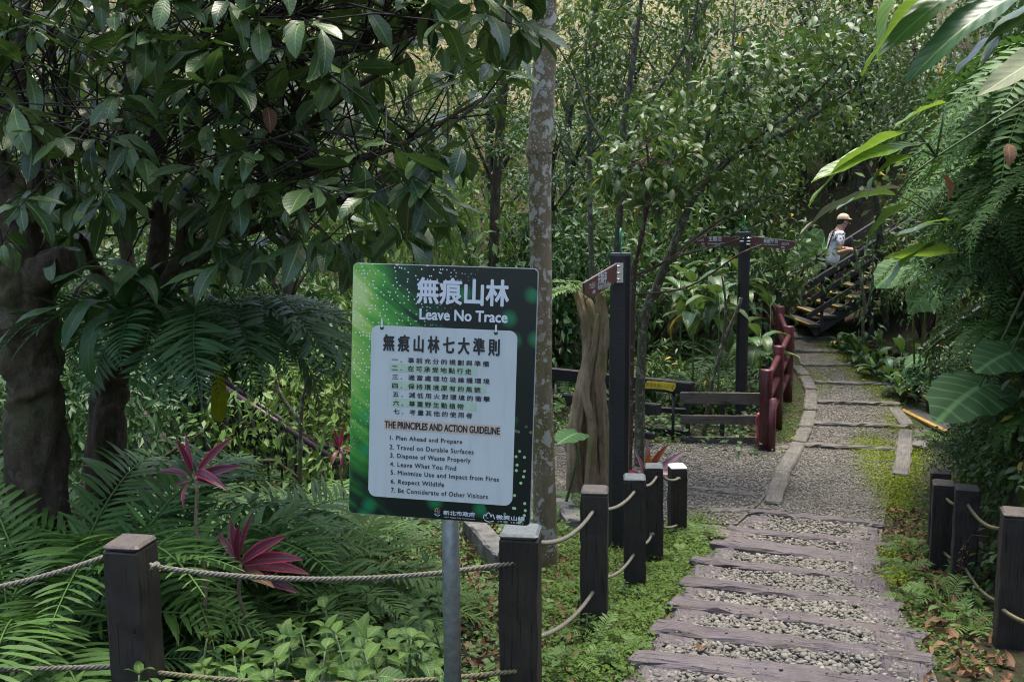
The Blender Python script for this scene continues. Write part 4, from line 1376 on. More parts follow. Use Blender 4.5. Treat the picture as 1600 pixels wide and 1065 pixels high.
# ---- shelter frame high on the bank, seen through the leaves
b_ = at(1528, 130, 21)
e = empty('shelter_frame', (b_.x, b_.y, gz(b_.x, b_.y)))
obj('frame_bar', MB().tube([(b_.x, b_.y, gz(b_.x, b_.y) - 0.1), b_], 0.07, 8).mesh('frame_bar', M_greyplank, True), None, e)
b_ = at(1497, 128, 21.2)
obj('frame_bar', MB().tube([(b_.x, b_.y, gz(b_.x, b_.y) - 0.1), b_], 0.07, 8).mesh('frame_bar', M_greyplank, True), None, e)
tag(e, 'weathered timber frame and yellow post of a shelter high on the bank', 'shelter')
for (p, q, w, mm) in (((1536, 46), (1528, 130), 0.13, M_greyplank), ((1481, 105), (1528, 107), 0.10, M_greyplank), ((1548, 57), (1600, 52), 0.09, m_plain('pale_roof_sheet', (0.5, 0.52, 0.58), 0.4)), ((1548, 82), (1600, 72), 0.09, M_white)):
    a, b = at(*p, 21), at(*q, 21)
    obj('frame_bar', MB().tube([a, b], w * 0.55, 8).mesh('frame_bar', mm, True), None, e)
for (p, q) in (((1470, 70), (1466, 108)), ((1582, 35), (1579, 70))):
    b_ = at(*p, 21.5)
    obj('yellow_post', MB().tube([b_, Vector((b_.x, b_.y, min(gz(b_.x, b_.y) - 0.1, b_.z - 0.5)))], 0.10, 10).mesh('yellow_post', M_yellow, True), None, e)
obj('bin', MB().tube([at(1497, 128, 21.2), at(1498, 114, 21.2)], 0.13, 12).mesh('bin', m_plain('blue_green_plastic', (0.10, 0.28, 0.28), 0.5), True), None, e)

# ================================================================ THE WALKER
def skin(name, verts, edges, radii, mat, parent, sub=2, root=0):
    me = bpy.data.meshes.new(name)
    me.from_pydata([tuple(v) for v in verts], edges, [])
    o = obj(name, me, mat, parent)
    s = o.modifiers.new('skin', 'SKIN')
    s.use_smooth_shade = True
    for i, r in enumerate(radii):
        sv = me.skin_vertices[0].data[i]
        sv.radius = (r, r) if not isinstance(r, tuple) else r
        sv.use_root = i == root
    s2 = o.modifiers.new('sub', 'SUBSURF'); s2.levels = sub; s2.render_levels = sub
    return o


# stands three steps up, bent forward while climbing towards +X, right hand on the near rail
M_skin = m_plain('skin', (0.42, 0.24, 0.17), 0.55, var=0.08)
M_trouser = m_plain('dark_trousers', (0.016, 0.017, 0.022), 0.85, 0.2, var=0.3)
M_shoe = m_plain('dark_shoe', (0.02, 0.02, 0.025), 0.6)
M_capc = m_plain('peach_cap', (0.60, 0.46, 0.32), 0.8, 0.2, var=0.12)
M_bag = m_plain('black_bag', (0.012, 0.013, 0.018), 0.7)
M_shirt, _nt = new_mat('white_patterned_shirt')
_t = NT(_nt)
_tc = _t.n('ShaderNodeTexCoord')
_ob = _tc.outputs['Object']
_n = _t.noise(_t.mapping(_ob, (1, 1, 0.8)), 17.0, 3, 0.5, 1.2)
_s = _t.n('ShaderNodeSeparateXYZ'); _t.l(_ob, _s.inputs[0])
_up = _t.ramp(_s.outputs[2], [(0.0, (0, 0, 0)), (1.0, (1, 1, 1))])
_zm = _t.n('ShaderNodeMapRange'); _t.l(_s.outputs[2], _zm.inputs[0])
_zm.inputs[1].default_value = 2.10; _zm.inputs[2].default_value = 2.30
_pat = _t.math('MULTIPLY', _t.ramp(_n, [(0.47, (0, 0, 0)), (0.53, (1, 1, 1))]), _zm.outputs[0])
_t.bsdf(_t.mix(_pat, (0.88, 0.89, 0.91), (0.03, 0.035, 0.06)), 0.85, None, 0.2)

WX, WY = at(1300, 400, 18.15).x, 18.15
wz0 = SZ0 + RISE * 2           # rear foot tread
f_r = Vector((SX0 + RUN * 2 + 0.13, WY + 0.10, wz0))
f_l = Vector((SX0 + RUN * 4 + 0.13, WY - 0.10, SZ0 + RISE * 4))
hip = Vector((at(1299, 414, WY).x, WY, at(1299, 414, WY).z))
shoulder = at(1309, 363, WY)
head_c = at(1318, 347, WY)
P = empty('person', (hip.x, WY, wz0))
tag(P, 'walker in a white patterned shirt, dark trousers and peach cap climbing the stairs', 'person')
K = Vector
# head, neck, arms and hands: the body
sh_r, sh_l = shoulder + K((0.0, -0.17, -0.03)), shoulder + K((0.0, 0.17, -0.03))
el_r = at(1311, 396, WY - 0.28); el_r = K((el_r.x, WY - 0.27, el_r.z))
ha_r = at(1338, 391, SYN); ha_r = K((ha_r.x, WY - 0.62, ha_r.z))
el_l = sh_l + K((0.10, 0.10, -0.27)); ha_l = el_l + K((0.24, 0.0, -0.02))
jaw = head_c + K((0.05, 0, -0.07))
bv = [shoulder + K((0, 0, -0.05)), shoulder + K((0.02, 0, 0.06)), head_c + K((0.0, 0, -0.04)), head_c + K((0.015, 0, 0.07)), jaw,
      sh_r, el_r, ha_r, ha_r + K((0.07, -0.02, -0.02)), sh_l, el_l, ha_l, ha_l + K((0.06, 0, -0.01)), hip]
be = [(0, 1), (1, 2), (2, 3), (2, 4), (0, 5), (5, 6), (6, 7), (7, 8), (0, 9), (9, 10), (10, 11), (11, 12), (0, 13)]
br = [0.10, 0.055, 0.085, 0.085, 0.06, 0.062, 0.052, 0.040, 0.042, 0.062, 0.052, 0.04, 0.042, 0.11]
skin('body', bv, be, br, M_skin, P, 2, 0)
hands = [(ha_r, K((1, -0.15, -0.25))), (ha_l, K((1, 0, -0.1)))]
for hpos, hd in hands:
    hd = hd.normalized(); sdv = hd.cross(K((0, 0, 1))).normalized()
    mb = MB()
    for k, (off, Lf) in enumerate(((-0.028, 0.055), (-0.010, 0.068), (0.009, 0.064), (0.027, 0.05))):
        b0 = hpos + hd * 0.075 + sdv * off
        mb.tube([b0, b0 + hd * Lf * 0.5, b0 + hd * Lf * 0.75 + K((0, 0, -0.03)), b0 + hd * Lf * 0.6 + K((0, 0, -0.055))], [0.010, 0.0095, 0.0085, 0.006], 6)
    b0 = hpos + hd * 0.03 + sdv * 0.03
    mb.tube([b0, b0 + hd * 0.03 + sdv * 0.03, b0 + hd * 0.055 + sdv * 0.035 + K((0, 0, -0.025))], [0.012, 0.011, 0.007], 6)
    obj('fingers', mb.mesh('fingers', M_skin, True), None, P)
nose = MB().tube([head_c + K((0.09, 0, 0.0)), head_c + K((0.122, 0, -0.03)), head_c + K((0.095, 0, -0.045))], [0.010, 0.016, 0.008], 6)
obj('nose', nose.mesh('nose', M_skin, True), None, P)
for sgn in (-1, 1):
    obj('ear', MB().tube([head_c + K((0.0, sgn * 0.088, 0.015)), head_c + K((-0.008, sgn * 0.10, -0.005)), head_c + K((0.0, sgn * 0.088, -0.035))], [0.012, 0.018, 0.010], 6).mesh('ear', M_skin, True), None, P)
    obj('eye', MB().tube([head_c + K((0.082, sgn * 0.034, 0.005)), head_c + K((0.092, sgn * 0.034, 0.005))], 0.010, 6).mesh('eye', M_shoe, True), None, P)
# hair under the cap
skin('hair', [head_c + K((-0.035, 0, 0.06)), head_c + K((-0.055, 0, 0.0)), head_c + K((-0.05, 0, -0.07))], [(0, 1), (1, 2)], [0.088, 0.082, 0.055], m_plain('dark_hair', (0.03, 0.02, 0.015), 0.6), P, 2)
# shirt: torso and short sleeves
mid = hip.lerp(shoulder, 0.5) + K((-0.015, 0, 0))
sv = [hip + K((-0.02, 0, -0.02)), hip.lerp(shoulder, 0.25) + K((-0.02, 0, 0)), mid, shoulder + K((-0.015, 0, -0.09)), shoulder + K((-0.005, 0, -0.005)),
      sh_r, sh_r.lerp(el_r, 0.62), sh_l, sh_l.lerp(el_l, 0.62)]
se = [(0, 1), (1, 2), (2, 3), (3, 4), (3, 5), (5, 6), (3, 7), (7, 8)]
sr_ = [(0.175, 0.155), (0.165, 0.145), (0.165, 0.135), (0.165, 0.13), (0.085, 0.08), (0.088, 0.088), (0.075, 0.075), (0.088, 0.088), (0.075, 0.075)]
skin('shirt', sv, se, sr_, M_shirt, P, 2, 0)
kn_l = K((f_l.x + 0.06, f_l.y, f_l.z + 0.48)); kn_r = K((hip.x + 0.02, f_r.y, f_r.z + 0.46))
tv = [hip + K((-0.02, 0, 0.02)), hip + K((0, -0.09, -0.08)), kn_l, f_l + K((-0.02, 0, 0.09)), hip + K((-0.02, 0.09, -0.08)), kn_r, f_r + K((-0.03, 0, 0.09))]
skin('trousers', tv, [(0, 1), (1, 2), (2, 3), (0, 4), (4, 5), (5, 6)], [(0.15, 0.12), 0.105, 0.075, 0.062, 0.105, 0.078, 0.062], M_trouser, P, 2, 0)
for ft in (f_l, f_r):
    skin('shoe', [ft + K((-0.06, 0, 0.05)), ft + K((0.05, 0, 0.045)), ft + K((0.17, 0, 0.03))], [(0, 1), (1, 2)], [0.052, 0.05, 0.036], M_shoe, P, 2)
# cap: dome and visor
cm = MB()
cv, cf = [], []
for i in range(7):
    th = i / 6 * math.pi / 2
    for k in range(20):
        ph_ = 2 * math.pi * k / 20
        cv.append(head_c + K((0.112 * math.cos(th) * math.cos(ph_) - 0.005, 0.102 * math.cos(th) * math.sin(ph_), 0.055 + 0.105 * math.sin(th))))
for i in range(6):
    for k in range(20):
        cf.append((i * 20 + k, i * 20 + (k + 1) % 20, (i + 1) * 20 + (k + 1) % 20, (i + 1) * 20 + k))
cm.add(cv, cf)
cap_o = obj('cap', cm.mesh('cap', M_capc, True), None, P)
vm = MB()
vo_ = []
for k in range(11):
    a = R(-70 + 14 * k)
    vo_.append(head_c + K((0.105 * math.cos(a), 0.105 * math.sin(a), 0.06)))
for k in range(11):
    a = R(-70 + 14 * k)
    vo_.append(head_c + K((0.09 + 0.06 * math.cos(a), 0.085 * math.sin(a), 0.045)))
vm.add(vo_, [(k, k + 1, 12 + k, 11 + k) for k in range(10)])
vis = obj('visor', vm.mesh('visor', M_capc, True), None, cap_o)
vis.modifiers.new('thick', 'SOLIDIFY').thickness = 0.008
bgc = hip + K((-0.19, 0.02, 0.13))
obj('waist_bag', beam_mesh('waist_bag', 0.22, 0.12, 0.16, M_bag, 0.03, 4, 0.003, 9), None, P, Matrix.Translation(bgc + K((0, 0.11, 0.08))) @ Matrix.Rotation(R(-90), 4, 'Z'))
obj('bag_strap', MB().tube([bgc + K((0.05, -0.1, 0.05)), sh_r + K((-0.12, 0.06, 0.04)), shoulder + K((-0.03, 0.0, 0.06)), sh_l + K((0.1, -0.03, -0.1))], 0.014, 6).mesh('bag_strap', M_bag, True), None, P)
# ================================================================ VEGETATION TOOLS
CAM_I = np.array(CAM_M.inverted())


def project(P):
    P = np.asarray(P, float)
    q = P @ CAM_I[:3, :3].T + CAM_I[:3, 3]
    return np.stack([800 + FPX * q[:, 0] / -q[:, 2], 532.5 - FPX * q[:, 1] / -q[:, 2]], -1), -q[:, 2]


def inside(px, poly):
    x, y = px[:, 0], px[:, 1]
    r = np.zeros(len(px), bool)
    n = len(poly)
    for i in range(n):
        x0, y0 = poly[i]; x1, y1 = poly[(i + 1) % n]
        c = ((y0 > y) != (y1 > y)) & (x < (x1 - x0) * (y - y0) / (y1 - y0 + 1e-12) + x0)
        r ^= c
    return r


def prof(kind, t):
    if kind == 'ovate':
        return np.sin(np.pi * np.clip(t, 0, 1) ** 0.78) ** 0.85
    if kind == 'obovate':
        return np.sin(np.pi * np.clip(t, 0, 1) ** 1.25) ** 0.8
    if kind == 'lance':
        return np.sin(np.pi * t ** 0.85) ** 0.75
    if kind == 'strap':
        return np.clip(0.25 + 2.2 * t, 0, 1) * np.clip((1 - t) * 3.4, 0, 1) ** 0.7
    if kind == 'nettle':
        return np.clip(np.sin(np.pi * t ** 0.62) ** 0.9, 0, 1)
    return np.sin(np.pi * t)


def leaf_tpl(W, rows=6, kind='ovate', fold=0.25, bend=0.5, cols=3, wavy=0.0, serr=0.0, stalk=0.08, seed=0, a0=0.15):
    """unit-length leaf along +Y, upper side +Z"""
    r = np.random.default_rng(seed)
    t = np.linspace(0, 1, rows + 1)
    ang = a0 - bend * t
    y = np.concatenate([[0], np.cumsum(np.cos((ang[:-1] + ang[1:]) / 2) / rows)])
    z = np.concatenate([[0], np.cumsum(np.sin((ang[:-1] + ang[1:]) / 2) / rows)])
    tt = np.clip((t - stalk) / (1 - stalk), 0, 1)
    w = prof(kind, tt) * W / 2
    w = np.maximum(w, 0.012 * W)
    w[-1] = 0.002
    if serr:
        w = w * (1 + serr * np.where(np.arange(rows + 1) % 2, 1, -1))
    us = np.linspace(-1, 1, cols)
    V, UV = [], []
    ph = r.uniform(0, 6.28, 2)
    for i in range(rows + 1):
        for u in us:
            up = fold * abs(u) * w[i]
            wv = wavy * W * u * u * math.sin(t[i] * 17 + ph[0] + (2.1 if u > 0 else 0)) * min(1, 4 * t[i])
            V.append((u * w[i] * math.cos(math.atan(fold)), y[i] - math.sin(ang[i]) * (up + wv), z[i] + math.cos(ang[i]) * (up + wv)))
            UV.append(((u + 1) / 2, t[i]))
    F = []
    for i in range(rows):
        for k in range(cols - 1):
            F.append((i * cols + k, i * cols + k + 1, (i + 1) * cols + k + 1, (i + 1) * cols + k))
    return np.array(V), np.array(UV), np.array(F)


def orient(d, n):
    d = np.asarray(d, float); n = np.asarray(n, float)
    d = d / np.linalg.norm(d, axis=-1, keepdims=True)
    x = np.cross(d, n)
    l = np.linalg.norm(x, axis=-1, keepdims=True)
    x = np.where(l > 1e-5, x / np.maximum(l, 1e-9), np.array([1.0, 0, 0]))
    z = np.cross(x, d)
    return np.stack([x, d, z], -1)


def merge(tpls, idx, pos, Rm, scl, rnd):
    """many leaves into arrays"""
    Vs, Fs, Us, Rs, o = [], [], [], [], 0
    for k, (v, uv, f) in enumerate(tpls):
        s = np.nonzero(idx == k)[0]
        if not len(s):
            continue
        vv = np.einsum('nij,kj->nki', Rm[s], v) * scl[s][:, None, None] + pos[s][:, None, :]
        Vs.append(vv.reshape(-1, 3))
        Us.append(np.tile(uv, (len(s), 1)))
        Rs.append(np.repeat(rnd[s], len(v)))
        Fs.append((f[None] + (np.arange(len(s)) * len(v))[:, None, None]).reshape(-1, f.shape[1]) + o)
        o += len(s) * len(v)
    return np.concatenate(Vs), np.concatenate(Fs), np.concatenate(Us), np.concatenate(Rs)


def leaf_mesh(name, tpls, idx, pos, Rm, scl, rnd, mat):
    v, f, u, r = merge(tpls, idx, pos, Rm, scl, rnd)
    return np_mesh(name, v, [f], mat, u, r)


def one_leaf_mesh(name, tpl, mat):
    v, uv, f = tpl
    return np_mesh(name, v, [f], mat, uv, np.zeros(len(v)))


def mat4(Rm, p, s):
    M = Matrix.Identity(4)
    for i in range(3):
        for j in range(3):
            M[i][j] = float(Rm[i][j]) * float(s)
        M[i][3] = float(p[i])
    return M


def unit(v):
    v = np.asarray(v, float)
    return v / np.linalg.norm(v)


# ---- leaf materials
M_tree = m_leaf('dark_glossy_leaf', (0.016, 0.046, 0.018), (0.085, 0.145, 0.062), (0.12, 0.24, 0.03), 0.24, 0.36, 0.7, 0.55, spots=0.75)
M_mid = m_leaf('mid_green_leaf', (0.022, 0.055, 0.018), (0.080, 0.140, 0.045), (0.16, 0.28, 0.05), 0.30, 0.40, 0.5, 0.4, yellow=0.012)
M_light = m_leaf('light_green_leaf', (0.050, 0.115, 0.030), (0.11, 0.19, 0.055), (0.25, 0.38, 0.07), 0.32, 0.45, 0.45, 0.5)
M_fern = m_leaf('fern_green', (0.042, 0.110, 0.030), (0.090, 0.175, 0.050), (0.14, 0.28, 0.05), 0.30, 0.5, 0.4, 0.3)
M_fernl = m_leaf('pale_fern_green', (0.065, 0.135, 0.035), (0.105, 0.18, 0.055), (0.28, 0.40, 0.10), 0.32, 0.5, 0.4, 0.3)
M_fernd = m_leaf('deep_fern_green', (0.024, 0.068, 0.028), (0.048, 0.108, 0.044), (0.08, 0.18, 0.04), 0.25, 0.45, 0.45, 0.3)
M_nettle = m_leaf('nettle_green', (0.030, 0.080, 0.022), (0.085, 0.15, 0.045), (0.24, 0.38, 0.07), 0.30, 0.5, 0.4, 0.5, pleat=0.5)
M_ginger = m_leaf('bright_broad_leaf', (0.085, 0.175, 0.020), (0.13, 0.235, 0.035), (0.32, 0.48, 0.06), 0.40, 0.32, 0.5, 0.5, pleat=0.4, veinc=0.25)
M_gingerb = m_leaf('blue_green_broad_leaf', (0.030, 0.085, 0.045), (0.06, 0.13, 0.06), (0.22, 0.36, 0.05), 0.32, 0.32, 0.5, 0.5, pleat=0.4)
M_greyleaf = m_leaf('grey_leaf_underside', (0.13, 0.155, 0.13), (0.20, 0.22, 0.19), (0.3, 0.32, 0.2), 0.2, 0.6, 0.3, 0.5)
M_ear = m_leaf('elephant_ear_green', (0.034, 0.088, 0.046), (0.052, 0.11, 0.058), (0.2, 0.36, 0.08), 0.22, 0.6, 0.2, 0.7, pleat=0.3, veinc=0.45, freq=42.0)
M_cord = m_leaf('cordyline_dark', (0.045, 0.014, 0.022), (0.075, 0.022, 0.032), (0.30, 0.03, 0.06), 0.25, 0.35, 0.5, 0.35, margin=(0.30, 0.025, 0.07))
M_cordp = m_leaf('cordyline_pink', (0.07, 0.016, 0.026), (0.13, 0.024, 0.042), (0.6, 0.06, 0.12), 0.30, 0.35, 0.5, 0.5, margin=(0.45, 0.045, 0.11), center=(0.06, 0.018, 0.028))
M_cordm = m_leaf('cordyline_mauve', (0.26, 0.16, 0.20), (0.36, 0.24, 0.28), (0.5, 0.2, 0.25), 0.25, 0.4, 0.5, 0.5, margin=(0.40, 0.16, 0.26))
M_cordo = m_leaf('cordyline_orange', (0.20, 0.035, 0.012), (0.13, 0.065, 0.014), (0.5, 0.12, 0.02), 0.35, 0.4, 0.5, 0.4)
M_yellowleaf = m_leaf('yellowing_leaf', (0.22, 0.26, 0.02), (0.30, 0.30, 0.02), (0.5, 0.5, 0.03), 0.4, 0.45, 0.4, 0.3, spots=0.0)
M_dry = m_leaf('dry_leaf', (0.10, 0.055, 0.030), (0.22, 0.13, 0.075), (0.25, 0.12, 0.05), 0.12, 0.8, 0.2, 0.4)
M_far = m_leaf('far_wood_leaf', (0.028, 0.068, 0.020), (0.12, 0.175, 0.05), (0.30, 0.36, 0.08), 0.30, 0.55, 0.35, 0.0, yellow=0.006)
M_farpale = m_leaf('sunny_hill_leaf', (0.30, 0.29, 0.13), (0.55, 0.48, 0.28), (0.6, 0.55, 0.25), 0.3, 0.7, 0.2, 0.0)  # dry hillside leaves with sunlight put into their pale colour
M_clover = m_leaf('clover_leaf', (0.045, 0.095, 0.018), (0.095, 0.155, 0.032), (0.30, 0.42, 0.05), 0.25, 0.55, 0.3, 0.0)
M_moss = m_leaf('moss_tuft', (0.13, 0.18, 0.015), (0.21, 0.26, 0.025), (0.3, 0.4, 0.05), 0.2, 0.8, 0.2, 0.0)
M_stem = m_plain('green_stem', (0.07, 0.12, 0.035), 0.6, var=0.3, bump=0)
M_stemb = m_plain('brown_stem', (0.05, 0.035, 0.022), 0.7, var=0.35, bump=0)
M_barkdark = m_bark('dark_wet_bark', (0.022, 0.016, 0.011), (0.13, 0.09, 0.055), (0.12, 0.115, 0.08), 0.45, 5.0, 0.85, moss=(0.045, 0.055, 0.015), moss_amt=0.5, bump=1.0)
M_barkgrey = m_bark('grey_brown_bark', (0.045, 0.036, 0.026), (0.11, 0.09, 0.065), (0.20, 0.21, 0.16), 0.6, 7.0, 0.8, moss=(0.07, 0.085, 0.025), moss_amt=0.5)
M_barkspot = m_bark('mottled_bark', (0.15, 0.115, 0.07), (0.30, 0.245, 0.15), (0.55, 0.53, 0.46), 0.9, 5.0, 0.75, moss=(0.13, 0.12, 0.03), moss_amt=0.55, bump=0.4)
M_barkdead = m_bark('dead_trunk_wood', (0.14, 0.092, 0.05), (0.56, 0.43, 0.28), None, 0, 3.5, 0.9, moss=(0.16, 0.17, 0.035), moss_amt=0.55, bump=1.0)
M_barkolive = m_bark('olive_thin_bark', (0.055, 0.055, 0.028), (0.13, 0.125, 0.07), (0.28, 0.29, 0.23), 0.7, 9.0, 0.8)


def trunk_mesh(name, pts, rad, mat, n=14, rough=0.06, seed=0, sub=4, freq=5.0, groove=0.0):
    """tapering uneven trunk along smoothed points"""
    P = np.array([tuple(p) for p in pts], float)
    k = len(P)
    s = np.linspace(0, k - 1, (k - 1) * sub + 1)
    # catmull-rom
    def cr(A):
        out = []
        for x in s:
            i = min(int(x), k - 2); t = x - i
            p0, p1, p2, p3 = A[max(i - 1, 0)], A[i], A[i + 1], A[min(i + 2, k - 1)]
            out.append(0.5 * ((2 * p1) + (-p0 + p2) * t + (2 * p0 - 5 * p1 + 4 * p2 - p3) * t * t + (-p0 + 3 * p1 - 3 * p2 + p3) * t ** 3))
        return np.array(out)
    C = cr(P)
    Rr = np.interp(s, np.arange(k), rad)
    T = np.gradient(C, axis=0); T /= np.linalg.norm(T, axis=1)[:, None]
    u = np.cross(T[0], [0.31, 0.9, 0.13]); u /= np.linalg.norm(u)
    V = []
    for i in range(len(C)):
        u = u - T[i] * u.dot(T[i]); u /= np.linalg.norm(u)
        w = np.cross(T[i], u)
        a = np.linspace(0, 2 * np.pi, n, endpoint=False)
        nz = 1 + rough * 2 * (vnoise(np.cos(a) * 1.6 + seed * 3.1 + 9, np.sin(a) * 1.6 + i * 0.35 * freq / 5 + seed, 3) - 0.5) + rough * (vnoise(np.cos(a) * 4 + seed, np.sin(a) * 4 + i * 1.1, 4) - 0.5)
        if groove:
            tw_ = i * 0.05 + 0.6 * math.sin(i * 0.11 + seed)
            nz = nz + groove * (0.5 * np.sin(3 * a + tw_ + seed) + 0.55 * np.sin(7 * a - 1.7 * tw_ + 2 * seed) + 0.35 * np.abs(np.sin(6.5 * a + 2 * tw_))) * (0.7 + 0.6 * vnoise(a * 2 + seed, np.full(n, i * 0.3), 9))
        V.append(C[i] + (np.cos(a)[:, None] * u + np.sin(a)[:, None] * w) * (Rr[i] * nz)[:, None])
    V = np.concatenate(V)
    m = len(C)
    i0 = (np.arange(m - 1)[:, None] * n + np.arange(n)[None]).ravel()
    i1 = (np.arange(m - 1)[:, None] * n + (np.arange(n)[None] + 1) % n).ravel()
    F = [np.stack([i0, i1, i1 + n, i0 + n], 1)]
    V = np.concatenate([V, C[-1:]])
    F.append(np.stack([(m - 1) * n + np.arange(n), (m - 1) * n + (np.arange(n) + 1) % n, np.full(n, m * n)], 1))
    return np_mesh(name, V, F, mat), C, Rr


def multi_tube(name, curves, mat, n=6):
    mb = MB()
    for pts, rad in curves:
        mb.tube(pts, rad, n)
    return mb.mesh(name, mat, True)


# ---- ferns
def frond_mesh(name, mat, pairs=22, L=1.0, plen=0.26, pw=0.045, e0=70, e1=-30, fwd=0.35, droop=0.25, prof_pow=(0.55, 0.9), rows=4, serr=0.0, seed=0, stalk=0.14, jit=0.11):
    """one fern frond starting at the origin, arching along +Y"""
    r = np.random.default_rng(seed)
    m = 26
    s = np.linspace(0, 1, m)
    el = np.radians(e0 + (e1 - e0) * s ** 0.9)
    y = np.concatenate([[0], np.cumsum(np.cos((el[:-1] + el[1:]) / 2))]) / (m - 1) * L
    z = np.concatenate([[0], np.cumsum(np.sin((el[:-1] + el[1:]) / 2))]) / (m - 1) * L
    C = np.stack([0.02 * L * np.sin(s * 3 + seed), y, z], -1)
    Vs, Fs, Us, Rs, o = [], [], [], [], 0
    # rachis: thin three-sided rod
    for i in range(m):
        w = 0.006 * L * (1 - 0.8 * s[i]) + 0.0008
        t = np.array([0, math.cos(el[i]), math.sin(el[i])]); nn = np.array([0, -math.sin(el[i]), math.cos(el[i])])
        for a in (90, 210, 330):
            Vs.append(C[i] + np.array([1, 0, 0]) * w * math.cos(R(a)) + nn * w * math.sin(R(a)))
            Us.append((0.5, 0.5)); Rs.append(0.0)
    for i in range(m - 1):
        for k in range(3):
            Fs.append((i * 3 + k, i * 3 + (k + 1) % 3, (i + 1) * 3 + (k + 1) % 3, (i + 1) * 3 + k))
    o = len(Vs)
    tp = leaf_tpl(pw / plen, rows, 'strap' if serr == 0 else 'lance', 0.15, droop * 2.2, 3, 0, serr, 0.0, seed, 0.25)
    pos, Rm, sc_, rn = [], [], [], []
    for k in range(pairs):
        q = stalk + (1 - stalk) * (k + 0.5) / pairs
        qq = (q - stalk) / (1 - stalk)
        ln = plen * (min(1.0, 0.30 + qq / prof_pow[0] * 0.7) if qq < prof_pow[0] else max(0.05, ((1 - qq) / (1 - prof_pow[0])) ** prof_pow[1]))
        p = np.array([np.interp(q, s, C[:, j]) for j in range(3)])
        ee = np.interp(q, s, el)
        t = np.array([0, math.cos(ee), math.sin(ee)]); nn = np.array([0, -math.sin(ee), math.cos(ee)])
        for sg in (-1, 1):
            d = np.array([sg, 0, 0]) + t * (fwd + 0.5 * qq) + nn * r.uniform(-0.05, 0.2) + r.normal(0, jit, 3)
            pos.append(p); Rm.append(orient(d, nn + r.normal(0, 0.12, 3))); sc_.append(ln * r.uniform(0.92, 1.06)); rn.append(r.uniform(0, 0.18))
    v, f, u, rr = merge([tp], np.zeros(len(pos), int), np.array(pos), np.array(Rm), np.array(sc_), np.array(rn))
    return np_mesh(name, np.concatenate([np.array(Vs), v]), [np.array(Fs), f + o], mat, np.concatenate([np.array(Us), u]), np.concatenate([np.array(Rs), rr]))


FR = {}
def frset(key, mat, **kw):
    FR[key] = [frond_mesh('frond', mat, seed=k * 7 + len(key), **{**kw, 'e0': kw.get('e0', 70) + (k - 1) * 7, 'e1': kw.get('e1', -30) - (k - 1) * 12}) for k in range(3)]


frset('big', M_fern, pairs=34, plen=0.185, pw=0.022, e0=70, e1=-40, rows=6, serr=0.12, fwd=0.3)
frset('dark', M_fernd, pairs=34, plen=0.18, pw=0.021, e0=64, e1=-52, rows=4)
frset('pale', M_fernl, pairs=18, plen=0.28, pw=0.062, e0=48, e1=-42, rows=6, serr=0.08)
frset('fine', M_fernl, pairs=34, plen=0.20, pw=0.024, e0=58, e1=-38, rows=4, fwd=0.5)
frset('sword', M_fern, pairs=32, plen=0.11, pw=0.032, e0=35, e1=-70, rows=4, fwd=0.15, prof_pow=(0.25, 0.6))
frset('swordl', M_fern, pairs=30, plen=0.125, pw=0.036, e0=30, e1=-75, rows=4, fwd=0.2, prof_pow=(0.25, 0.6))
frset('hang', M_fernd, pairs=30, plen=0.22, pw=0.027, e0=20, e1=-80, rows=4)
frset('small', M_light, pairs=16, plen=0.26, pw=0.05, e0=55, e1=-30, rows=4)


def fern(label, loc, key, n, L, rz=None, tilt=0.0, spread=360, a0=0, name='fern', group='ferns', seed=None, lmin=0.7):
    r = random.Random(seed if seed is not None else int(abs(loc[0]) * 977 + loc[1] * 131))
    e = empty(name, loc)
    tag(e, label, 'fern', group)
    for k in range(n):
        az = R(a0 + spread * (k + r.uniform(-0.3, 0.3)) / n)
        s = L * r.uniform(lmin, 1.05)
        M = Matrix.Rotation(az, 4, 'Z') @ Matrix.Rotation(R(tilt + r.uniform(-14, 14)), 4, 'X') @ Matrix.Rotation(R(r.uniform(-18, 18)), 4, 'Y') @ Matrix.Scale(s, 4)
        child('frond', FR[key][r.randrange(3)], M, e)
    return e


# ---- generic shrub and tree crowns made of leaf clumps
LO = (np.array([(0, 0, 0), (-0.5, 0.45, 0.05), (0, 0.5, -0.03), (0.5, 0.45, 0.05), (0, 1, -0.06)]), np.array([(0.5, 0), (0, 0.45), (0.5, 0.5), (1, 0.45), (0.5, 1)]), np.array([(0, 2, 1), (0, 3, 2), (1, 2, 4), (2, 3, 4)]))


def lo_tpl(W):
    v = LO[0].copy(); v[:, 0] *= W
    return v, LO[1], LO[2]


T_LO = [lo_tpl(0.42), lo_tpl(0.52), lo_tpl(0.34)]


def clump_leaves(centres, per, spread, size, r, droop=0.35, out=None, flat=0.0):
    """leaves round clump centres; returns pos, R, scale, rnd"""
    n = len(centres) * per
    c = np.repeat(centres, per, 0)
    off = r.normal(0, 1, (n, 3)); off /= np.linalg.norm(off, axis=1)[:, None]
    off *= (r.random(n) ** 0.45)[:, None]
    off[:, 2] *= (1 - flat)
    p = c + off * spread
    d = off * 1.0 + r.normal(0, 0.45, (n, 3))
    d[:, 2] -= droop
    nm = r.normal(0, 0.45, (n, 3)); nm[:, 2] += 1.0
    nm += off * 0.35
    sc_ = size * r.uniform(0.6, 1.2, n)
    tone = np.repeat(r.uniform(0, 0.55, len(centres)), per) + r.uniform(0, 0.4, n)
    return p, orient(d, nm), sc_, tone


def crown_mesh(name, mat, centres, per, spread, size, seed, tpls=None, droop=0.35, flat=0.0):
    r = np.random.default_rng(seed)
    p, Rm, s, t = clump_leaves(np.asarray(centres), per, spread, size, r, droop, None, flat)
    tp = tpls or T_LO
    return leaf_mesh(name, tp, r.integers(0, len(tp), len(p)), p, Rm, s, t, mat)


